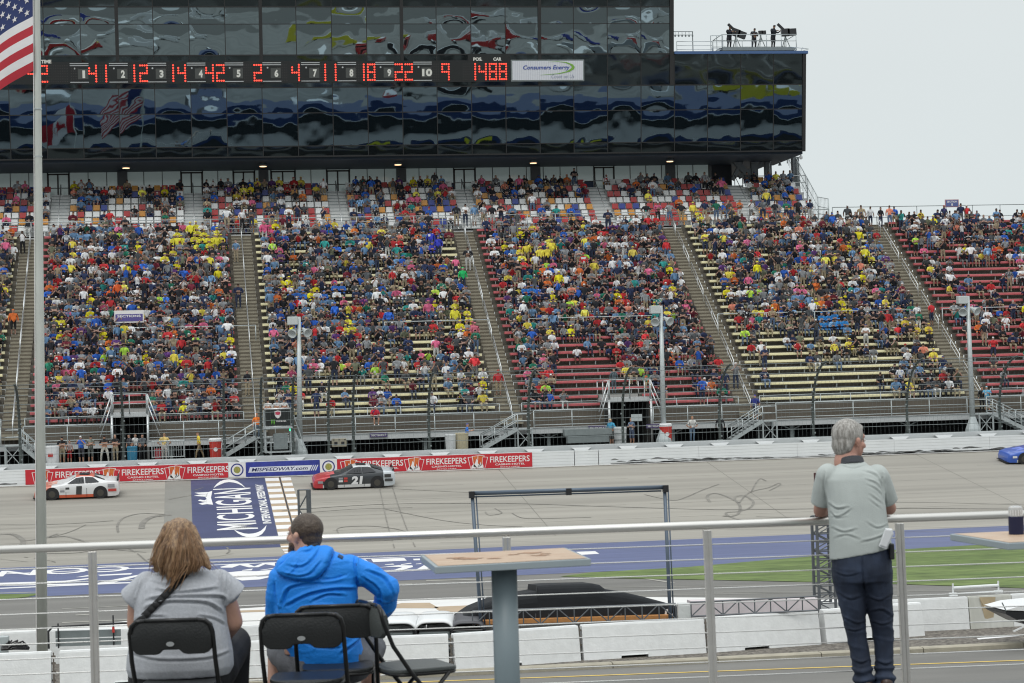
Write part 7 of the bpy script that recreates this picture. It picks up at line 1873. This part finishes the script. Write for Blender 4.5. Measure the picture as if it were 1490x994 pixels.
# shirt
g = MB(); SR = [ring(*a) for a in ((1240,672,17,.074,zc+.04),(1240,678,24,.088,zc+.03),(1240,682,33,.10,zc+.02),(1240.5,688,41,.118,zc+.01),(1241,697,45,.130,zc),(1243,712,43.5,.138,zc-.01),(1246,735,42,.137,zc-.03),(1249,760,42.5,.135,zc-.045),(1251,785,44,.137,zc-.05),(1252.5,805,45.5,.140,zc-.05))]; SR[-1] = [v+UZ*((v-D(1252,805,zc)).dot(R0)*.18) for v in SR[-1]]; SR[-2] = [v+UZ*((v-D(1252,785,zc)).dot(R0)*.09) for v in SR[-2]]; loft(g, SR)
for (a, b, r0, r1) in ((D(1205,692,zc), D(1192.5,734,zc+.07), .078, .058), (D(1276,693,zc), D(1294.5,731,zc+.07), .078, .058)): limb(g, [a, (a+b)/2, b], [r0, (r0+r1)/2+.003, r1], 18, True, False)
def shirt_d(p, n_):
    q = Vector(p)-D(1245,740,zc); x, z = q.dot(R0), q.z
    v = .003*rn(p, 5, 1)+.002*rn(p, 13, 4)
    return v
    v += .0075*(ridged(p, 4.5, 7, (1,1,3.6))**4)*max(0, min(1, (.02-z)*6))      # horizontal folds near the waist
    d_ = (x*.75+z*.66)*1.0; v += .007*(max(0, math.sin(d_*62+2.5*rn(p, 5, 2)))**3)*max(0, 1-abs(x-.13)/.10)*max(0, 1-abs(z-.03)/.16)
    v += .006*(max(0, math.sin((x*-.6+z*.8)*58+2*rn(p, 5, 8)))**3)*max(0, 1-abs(x+.12)/.09)*max(0, 1-abs(z-.0)/.14)
    return v
organic('shirt', g, mat('grey_tee', (.44,.475,.455), .85, var=.05, scale=9, bump=.15, bscale=160), pm, .0065, 5, shirt_d, field=crease_fn([([(1257,685),(1273,690),(1283,703),(1286,716)],.005,1.6),([(1260,697),(1275,703),(1283,713)],.004,1.4),([(1262,705),(1276,712),(1284,722)],.004,1.4),([(1266,719),(1283,732)],.004,1.4),([(1264,726),(1282,740)],.0035,1.4),([(1207,733),(1218,740),(1233,738)],.006,1.8),([(1209,745),(1218,753),(1230,752)],.005,1.6),([(1212,752),(1225,750),(1238,741)],.005,1.6),([(1200.5,688),(1199.5,710),(1204,734)],.007,1.8),([(1284.5,690),(1286.5,716),(1289,733)],.007,1.8),([(1212,768),(1228,774),(1245,770)],.005,1.8),([(1216,782),(1232,778),(1250,784)],.004,1.8),([(1262,760),(1276,768),(1290,764)],.004,1.6),([(1255,788),(1272,784),(1290,777)],.005,1.8),([(1222,676),(1240,681),(1258,677)],.003,1.2)]))
g = MB(); limb(g, [D(1240,679,zc+.03), D(1238.5,668,zc+.05)], [.083,.076], 22, False, False); organic('collar', g, mat('charcoal_collar', (.05,.053,.06), .85, bump=.3, bscale=120), pm, .005, 2)
# jeans
g = MB(); loft(g, [ring(*a) for a in ((1252,788,41,.125,zc-.05),(1252,797,42,.128,zc-.05),(1253,812,43.5,.137,zc-.05),(1254,830,44,.140,zc-.05),(1255,846,43,.125,zc-.05))])
limb(g, [D(1235,845,zc-.05), D(1241,885,zc-.03), D(1246.5,925,zc-.01), D(1253,960,zc-.02), D(1258,1001,zc-.04)], [.096,.080,.061,.057,.064], 20, True, False)
limb(g, [D(1276,845,zc-.05), D(1280,885,zc-.02), D(1285.5,925,zc+.0), D(1287,960,zc-.01), D(1288,1001,zc-.03)], [.098,.083,.063,.057,.062], 20, True, False)
def jean_d(p, n_):
    z = p[2]-DKZ; v = .005*rn(p, 6, 3)+.0035*rn(p, 18, 5); v += .006*(ridged(p, 3.6, 11, (1.2,1.2,2.6))**4)*(1 if z < .62 else .5)
    if z < .18: v += .008*math.sin(z*120+3*rn(p, 7))
    return v
organic('jeans', g, mat('dark_denim', (.008,.014,.031), .8, col2=(.026,.040,.074), scale=3, stretch=(1.6,1.6,.8), var=.2, bump=.2, bscale=200), pm, .0075, 4, jean_d, field=crease_fn([([(1256,812),(1257,835),(1259,862)],.008,1.5),([(1225,897),(1246,907),(1258,905)],.006,1.8),([(1228,914),(1244,918),(1258,914)],.005,1.6),([(1268,890),(1283,887),(1297,896)],.007,1.8),([(1270,905),(1284,909),(1298,905)],.006,1.7),([(1216,860),(1236,872),(1252,868)],.005,2),([(1262,868),(1280,874),(1296,866)],.005,2),([(1240,960),(1252,965),(1264,961)],.006,1.7),([(1276,962),(1288,967),(1300,962)],.006,1.7),([(1214,832),(1232,838),(1250,834)],.004,1.6)]))
g = MB(); 
for x in (1259, 1288): c = _hz(D(x,1000,zc-.02), DKZ+.045); g.ell(c+FWD*.06, (.052,.14,.045), 16, 10, (0,0,-YAW)); g.ell(c-FWD*.03+UZ*.03, (.045,.06,.055), 14, 10, (0,0,-YAW))
organic('shoes', g, mat('brown_leather', (.05,.025,.017), .4), pm, .008, 3)
g = MB(); A = D(1297,800,zc-.13); g.box(A+UZ*-.01, (.03,.06,.10), (0,0,-YAW)); tag(g.build('phone_pouch', m_blk, loc=A, bevel=.008), 'small black belt pouch on the right hip of the standing man', 'pouch')
A = D(1289,783,zc-.20); g = MB(); M_ = Euler((.1,.32,-YAW)).to_matrix()
pp = [(-.026,-.062),(.022,-.066),(.036,.04),(.020,.066),(-.020,.058)]
g.prism([A+M_ @ Vector((a, -.018, b)) for a, b in pp], M_ @ Vector((0,.035,0))); g.prism([A+M_ @ Vector((a*.9-.004, -.026, b*.86+.004)) for a, b in pp], M_ @ Vector((0,.007,0)))
tag(g.build('folded_paper', mat('paper_white', (.72,.73,.74), .6, var=.04), loc=A, bevel=.004), 'folded white paper packet sticking out of the standing man\'s right back pocket', 'paper')

# ---- the seated woman
zc = 11.58
pm = thing('person', _hz(D(262,900,zc), DKZ), 'woman with long brown hair in a heather grey tee, seated at the left', 'person')
face = (FWD*.80-R0*.60).normalized(); hc = D(260, 786, zc+.05); sS = 1.0
g = MB(); L, E = head(g, hc, face, 1.0); limb(g, [L(0,-.01,-.07), D(266,838,zc-.01)], [.058,.075])
eLf, eRt = D(197,908,zc+.02), D(339,905,zc+.06)
for a, e_, h_, r_ in ((D(204,858,zc-.02), eLf, D(225,925,zc+.30), .056), (D(322,864,zc+.03), eRt, D(318,938,zc+.30), .066)):
    limb(g, [a, a+(e_-a)*.5, e_], [r_,r_*1.02,r_*.86]); limb(g, [e_, e_+(h_-e_)*.5, h_], [r_*.84,r_*.70,.032]); hand(g, h_, (h_-e_), R0 if a.x < pm.location.x else -R0, .92)
loft(g, [ring(266,850,40,.09,zc), ring(264,900,52,.12,zc), ring(262,960,60,.15,zc)])
for a, k_, f_ in ((D(228,972,zc+.05), D(214,948,zc+.50), D(214,1060,zc+.45)), (D(300,968,zc+.05), D(332,945,zc+.48), D(340,1060,zc+.42))): limb(g, [a, k_], [.10,.07]); k2 = k_; f_.z = DKZ+.09; limb(g, [k2, f_], [.065,.045])
organic('body', g, m_skin, pm, .0075, 4); eyes(L, 1.0, E, pm)
g = MB(); loft(g, [ring(*a) for a in ((268,826,24,.075,zc-.01),(268,831,40,.10,zc-.01),(267,838,55,.125,zc-.01),(266,850,63,.145,zc-.015),(264,868,66,.165,zc-.02),(263,888,66.5,.18,zc-.02),(263,908,68,.19,zc-.02),(262,930,73,.205,zc-.02),(262,950,77,.215,zc-.02),(262,970,78,.215,zc-.02),(262,982,74,.20,zc-.02))])
limb(g, [D(214,850,zc-.02), D(203,862,zc-.02), D(191,874,zc-.01)], [.075,.078,.082], 20, True, False); limb(g, [D(318,848,zc-.01), D(330,858,zc-.0), D(340,869,zc+.01)], [.080,.083,.088], 20, True, False)
def tee_d(p, n_):
    return .004*rn(p, 5, 1)+.002*rn(p, 14, 4)
    q = Vector(p)-D(263,900,zc); x, z = q.dot(R0), q.z
    v = .006*rn(p, 5, 1)+.0045*rn(p, 12, 4)+.006*ridged(p, 6, 3, (1,1,2))**4
    for z0, a_, w_, s2 in ((.185,.010,.014,.04),(.105,.016,.016,.05),(.045,.013,.013,-.05),(-.05,.012,.018,.03),(-.14,.010,.02,0)):
        zz = z-z0-s2*x-.05*x*x*10*.1+.014*rn(p, 4, z0*9); v -= a_*math.exp(-(zz/w_)**2)*max(0, 1-abs(x)/.30)
    return v
tee = organic('tee_shirt', g, mat('heather_grey_knit', (.42,.435,.465), .9, var=.13, scale=70, bump=.15, bscale=150), pm, .0075, 4, tee_d, field=crease_fn([([(230,858),(252,862),(273,861),(313,856)],.009,2.2),([(216,872),(240,868),(262,868),(322,868),(328,878)],.011,2.3),([(214,884),(232,878),(252,875),(300,877),(322,890)],.011,2.4),([(309,815),(320,827),(316,845)],.006,1.8),([(326,836),(324,861)],.007,1.8),([(203,842),(196,868)],.007,1.8),([(212,852),(206,874)],.005,1.6),([(332,840),(334,862)],.006,1.6),([(222,846),(240,850),(262,847)],.005,2),([(240,832),(262,838),(290,834)],.004,1.6),([(200,900),(216,896),(240,897)],.006,2),([(290,896),(312,900),(330,910)],.006,2),([(190,950),(230,960),(300,958),(334,948)],.006,2.2)]))
g = MB(); loft(g, [ring(*a) for a in ((262,950,70,.19,zc),(262,968,75,.20,zc),(262,985,76,.20,zc),(262,998,74,.19,zc))])
limb(g, [D(225,982,zc+.02), D(212,958,zc+.48)], [.125,.085]); limb(g, [D(308,972,zc+.04), D(340,936,zc+.46)], [.150,.105])
for k_, x_ in ((D(212,958,zc+.48), 214), (D(340,936,zc+.46), 346)): f_ = D(x_,1060,zc+.40); f_.z = DKZ+.10; limb(g, [k_, (k_+f_)/2, f_], [.098,.080,.055])
organic('leggings', g, mat('black_leggings', (.010,.010,.012), .75, bump=.2, bscale=80), pm, .011, 4, lambda p, n_: .004*rn(p, 8, 3))
g = MB()
for x_ in (214, 342): c = D(x_,1060,zc+.42); c.z = DKZ+.045; g.ell(c+FWD*.05, (.045,.12,.04), 14, 10, (0,0,-YAW))
organic('shoes', g, m_blk, pm, .009, 2)
# hair: a full mass with separate locks
g = MB(); g.ell(L(0,-.02,.028), (.088,.105,.098), 24, 16, E); g.ell(L(0,-.045,-.04), (.098,.088,.085), 20, 12, E)
hp = lambda px, py, dz: D(px, py, zc+dz)
locks = [([(248,770,-.04),(234,795,-.07),(229,815,-.09),(228,829,-.09)], [.045,.042,.034,.014]), ([(256,768,-.06),(243,800,-.12),(238,820,-.13),(236,834,-.12)], [.04,.045,.036,.012]),
 ([(262,768,-.07),(254,800,-.14),(248,825,-.155),(244,843,-.16)], [.04,.045,.032,.007]), ([(266,768,-.07),(264,800,-.13),(259,826,-.16),(250,850,-.17)], [.04,.042,.026,.005]),
 ([(270,768,-.06),(277,800,-.11),(279,818,-.13),(274,833,-.15)], [.04,.042,.032,.012]), ([(276,772,-.04),(287,798,-.08),(297,815,-.10),(304,826,-.12)], [.04,.040,.032,.012]),
 ([(272,772,-.05),(283,802,-.10),(288,819,-.13),(284,830,-.14)], [.04,.038,.028,.010]), ([(268,790,-.10),(268,820,-.15),(256,840,-.175),(247,856,-.18)], [.03,.028,.014,.004]), ([(246,772,-.0),(236,795,.0),(231,812,-.0),(230,824,-.02)], [.04,.038,.03,.012])]
for pts, rs in locks: limb(g, [hp(*p) for p in pts], rs, 12)
def hair_d(p, n_): q = Vector(p)-hc; x = q.dot(R0); return .0055*ridged(p, 22, 3, (1,1,.22))-.002+.004*rn(p, 9, 2)
gs = MB()
for q in range(110):
    pts, rs = locks[int(RNG.integers(len(locks)))]; ox, oy, oz = RNG.normal(0, 3.2), RNG.normal(0, 1), RNG.uniform(-.02, .0); wv = RNG.normal(0, 1.6, len(pts))
    P_ = [hp(x+ox*(1+.3*i)+wv[i], y+oy+i*1.2, z_+oz-rs[i]*.85) for i, (x, y, z_) in enumerate(pts)]; gs.tube([P_[0], (P_[0]+P_[1])/2, P_[1], P_[2], (P_[2]+P_[3])/2, P_[3]], [.0012,.0022,.0024,.0022,.0018,.0008], 4)
gs.build('loose_strands', hairmat('strand_hair', (.16,.085,.04), (.36,.21,.11), (20,20,2)), pm, smooth=True)['kind'] = 'stuff'
organic('hair', g, hairmat('auburn_brown_hair', (.12,.066,.036), (.37,.235,.125), (26,26,1.6)), pm, .0052, 3, hair_d)
# bag strap laid on the tee
me = tee.data; bv = BVHTree.FromPolygons([v.co+Vector(tee['_w']) for v in me.vertices], [tuple(p.vertices) for p in me.polygons])
def on_surf(bv, px, py, off=.006):
    d_ = ray(px, py).normalized(); h, n_, i_, t_ = bv.ray_cast(CAM, d_, 30)
    return (h-d_*off) if h is not None else None
def band_on(bv, pts, hw, name, m, par, off=.006):
    P = [(x, y) for x, y in pts]; a, b = [], []
    for i, (x, y) in enumerate(P):
        x2, y2 = P[min(len(P)-1, i+1)]; x1, y1 = P[max(0, i-1)]; tx, ty = x2-x1, y2-y1; l_ = math.hypot(tx, ty); nx, ny = -ty/l_, tx/l_
        p1, p2 = on_surf(bv, x+nx*hw, y+ny*hw, off), on_surf(bv, x-nx*hw, y-ny*hw, off)
        if p1 is None or p2 is None: continue
        a.append(p1); b.append(p2)
    if len(a) < 2: return None
    for _ in range(3):
        a = [a[0]]+[(a[i-1]+a[i]*2+a[i+1])/4 for i in range(1, len(a)-1)]+[a[-1]]; b = [b[0]]+[(b[i-1]+b[i]*2+b[i+1])/4 for i in range(1, len(b)-1)]+[b[-1]]
    g = MB()
    for i in range(len(a)-1): g.quad(a[i], a[i+1], b[i+1], b[i])
    o = g.build(name, m, par, smooth=True); md = o.modifiers.new('t', 'SOLIDIFY'); md.thickness = .006; md.offset = 0; return o
band_on(bv, [(281-(281-198)*t-3*math.sin(t*PI), 822+(908-822)*t+5*math.sin(t*PI)) for t in [k/12 for k in range(13)]], 5.0, 'bag_strap', mat('strap_webbing', (.012,.012,.013), .85), pm, .012)

# ---- the man in the blue jacket
zc = 12.02
pm = thing('person', _hz(D(462,900,zc), DKZ), 'bearded man with cropped hair in a bright blue hooded jacket, seated', 'person')
face = (-R0*.82+FWD*.58).normalized(); hc = D(443, 778, zc+.02)
g = MB(); L, E = head(g, hc, face, 1.08, 1.1); limb(g, [L(0,-.03,-.06), D(448,818,zc-.01)], [.068,.085])
eR_ = D(562,856,zc+.02); hR_ = D(530,905,zc+.34); eL_ = D(402,900,zc+.04); hL_ = D(425,930,zc+.38)
limb(g, [hR_-(hR_-eR_)*.3, hR_], [.036,.03]); hand(g, hR_, hR_-eR_, -R0, 1.05); limb(g, [hL_-(hL_-eL_)*.3, hL_], [.036,.03]); hand(g, hL_, hL_-eL_, R0, 1.05)
loft(g, [ring(455,830,45,.09,zc), ring(460,900,50,.11,zc), ring(466,950,52,.13,zc)])
for a, k_, x_ in ((D(430,968,zc+.03), D(404,948,zc+.52), 404), (D(510,968,zc+.03), D(543,944,zc+.50), 536)): limb(g, [a, k_], [.085,.062]); f_ = D(x_,1060,zc+.45); f_.z = DKZ+.09; limb(g, [k_, (k_+f_)/2-FWD*.02, f_], [.060,.058,.040])
organic('body', g, m_skin, pm, .0065, 4); eyes(L, 1.08, E, pm)
g = MB(); g.ell(L(0,-.020,.032), (.0795*1.08,.0965*1.08,.0865*1.08), 24, 16, E); g.ell(L(0,-.048,-.015), (.064*1.08,.058*1.08,.068*1.08), 18, 12, E)
organic('hair', g, hairmat('cropped_brown_hair', (.050,.033,.023), (.085,.060,.042), (12,12,12)), pm, .005, 3, lambda p, n_: .0012*rn(p, 150, 2))
g = MB(); g.ell(L(0,.062,-.085), (.050,.046,.050), 16, 10, E); g.ell(L(0,.045,-.055), (.066,.05,.045), 16, 10, E); g.ell(L(0,.072,-.120), (.034,.032,.034), 12, 8, E)
organic('beard', g, hairmat('brown_beard', (.055,.028,.014), (.13,.065,.032), (30,30,10)), pm, .005, 2, lambda p, n_: .003*ridged(p, 50, 4)-.001)
g = MB(); loft(g, [ring(*a) for a in ((450,801,26,.085,zc-.01),(454,807,42,.105,zc-.01),(458,814,55,.122,zc-.01),(459,826,60.5,.135,zc-.01),(459,843,62,.142,zc-.01),(459,860,61.5,.145,zc-.01),(460,885,61,.148,zc-.01),(462,908,60,.152,zc-.01),(468,930,57,.155,zc-.01),(474,950,55,.155,zc-.01),(477,966,52,.148,zc-.01))])
limb(g, [D(508,827,zc-.01), D(538,838,zc-.0), eR_, D(561,878,zc+.10), D(548,897,zc+.24)], [.082,.076,.078,.070,.055], 18)
limb(g, [D(410,842,zc-.01), D(403,870,zc+.0), eL_, D(415,918,zc+.22)], [.080,.068,.064,.05], 18)
def jac_d(p, n_):
    q = Vector(p)-D(460,880,zc); x, z = q.dot(R0), q.z
    v = .005*rn(p, 5, 1)+.004*rn(p, 12, 4)
    v = .004*rn(p, 5, 1)+.002*rn(p, 12, 4)+.003*(ridged(p, 5, 17, (1,1,2.2))**4)
    return v
    for (z0, k_, a_, c_) in ((.055,.10,-.012,.0),(-.02,-.22,-.010,.05),(-.085,.12,-.012,0),(-.16,.30,-.008,.03),(-.22,-.1,-.010,0)):
        zz = z-z0-k_*x-c_+.012*rn(p, 6, z0*7); v += a_*math.exp(-(zz/.013)**2)*max(0, 1-abs(x)/.24)
    return v
m_jac = mat('bright_blue_jacket', (.006,.235,.80), .62, var=.06, scale=6, bump=.2, bscale=60)
jac = organic('jacket', g, m_jac, pm, .0062, 3, jac_d, field=crease_fn([([(410,880),(418,858),(439,850),(466,848)],.010,2.2),([(418,880),(450,864),(487,857),(518,857)],.011,2.3),([(455,874),(476,865),(500,866)],.008,2),([(503,838),(487,843),(468,845)],.007,1.8),([(529,840),(551,857),(556,880)],.008,2),([(535,830),(560,841),(572,862)],.008,2),([(519,806),(517.5,823),(522,856)],.009,1.8),([(400,846),(402,866),(405,890)],.008,2),([(434,926),(458,939),(490,942)],.009,2.2),([(450,931),(482,923),(519,926)],.008,2.2),([(497,949),(519,934),(535,916)],.009,2.2),([(425,905),(450,898),(480,903),(515,895)],.007,2.2),([(440,886),(470,882),(505,888)],.006,2),([(545,872),(562,878),(572,874)],.007,1.8),([(540,890),(556,896),(568,892)],.007,1.8),([(440,912),(462,917),(500,912)],.006,2),
 ([(416,834),(434,838),(452,834),(466,820)],.007,1.7),([(424,824),(440,826),(456,816),(464,804)],.007,1.6),([(440,808),(452,806),(462,797)],.005,1.5),([(424,836),(432,829),(436,818)],.005,1.5)],
 hood=([(404,829),(408,837),(424,843),(448,846),(463,841),(475,827),(483,810),(487,800),(470,791),(455,792),(435,802),(418,815)], .042)))
g = MB(); limb(g, [D(425,812,zc+.02), D(433,806,zc-.07), D(446,800,zc-.09), D(459,793,zc-.05), D(464,790,zc+.02)], [.018,.020,.020,.018,.014], 12); organic('inner_collar', g, mat('charcoal_lining', (.03,.035,.045), .8), pm, .006, 3)
me = jac.data; bv2 = BVHTree.FromPolygons([v.co+Vector(jac['_w']) for v in me.vertices], [tuple(p.vertices) for p in me.polygons])
band_on(bv2, [(492,808.5),(494,809.5),(496,810.5),(499,812)], 2.1, 'shoulder_logo', mat('logo_navy', (.005,.03,.09), .5), pm, .004)
band_on(bv2, [(484,806),(480,818),(474,829),(467,838)], .5, 'shoulder_seam', mat('jacket_seam', (.003,.10,.42), .6), pm, .003)
band_on(bv2, [(520,806),(518.5,820),(519,834),(522,848)], .5, 'sleeve_seam', mat('jacket_seam', (0,0,0)), pm, .003)
g = MB(); loft(g, [ring(*a) for a in ((474,948,54,.150,zc),(474,962,57,.158,zc),(474,978,58,.16,zc),(474,990,56,.15,zc))])
limb(g, [D(432,966,zc+.02), D(408,945,zc+.46)], [.11,.088], 16, True, False); limb(g, [D(515,966,zc+.02), D(541,941,zc+.44)], [.11,.088], 16, True, False)
organic('shorts', g, mat('grey_shorts', (.13,.135,.15), .85, var=.15, scale=5, bump=.3, bscale=120), pm, .010, 3, lambda p, n_: .006*rn(p, 9, 3)+.006*ridged(p, 7, 5)**4)
g = MB()
for x_ in (404, 536): c = D(x_,1060,zc+.47); c.z = DKZ+.05; g.ell(c+FWD*.05, (.05,.14,.045), 14, 10, (0,0,-YAW))
organic('shoes', g, m_galvd, pm, .009, 2)
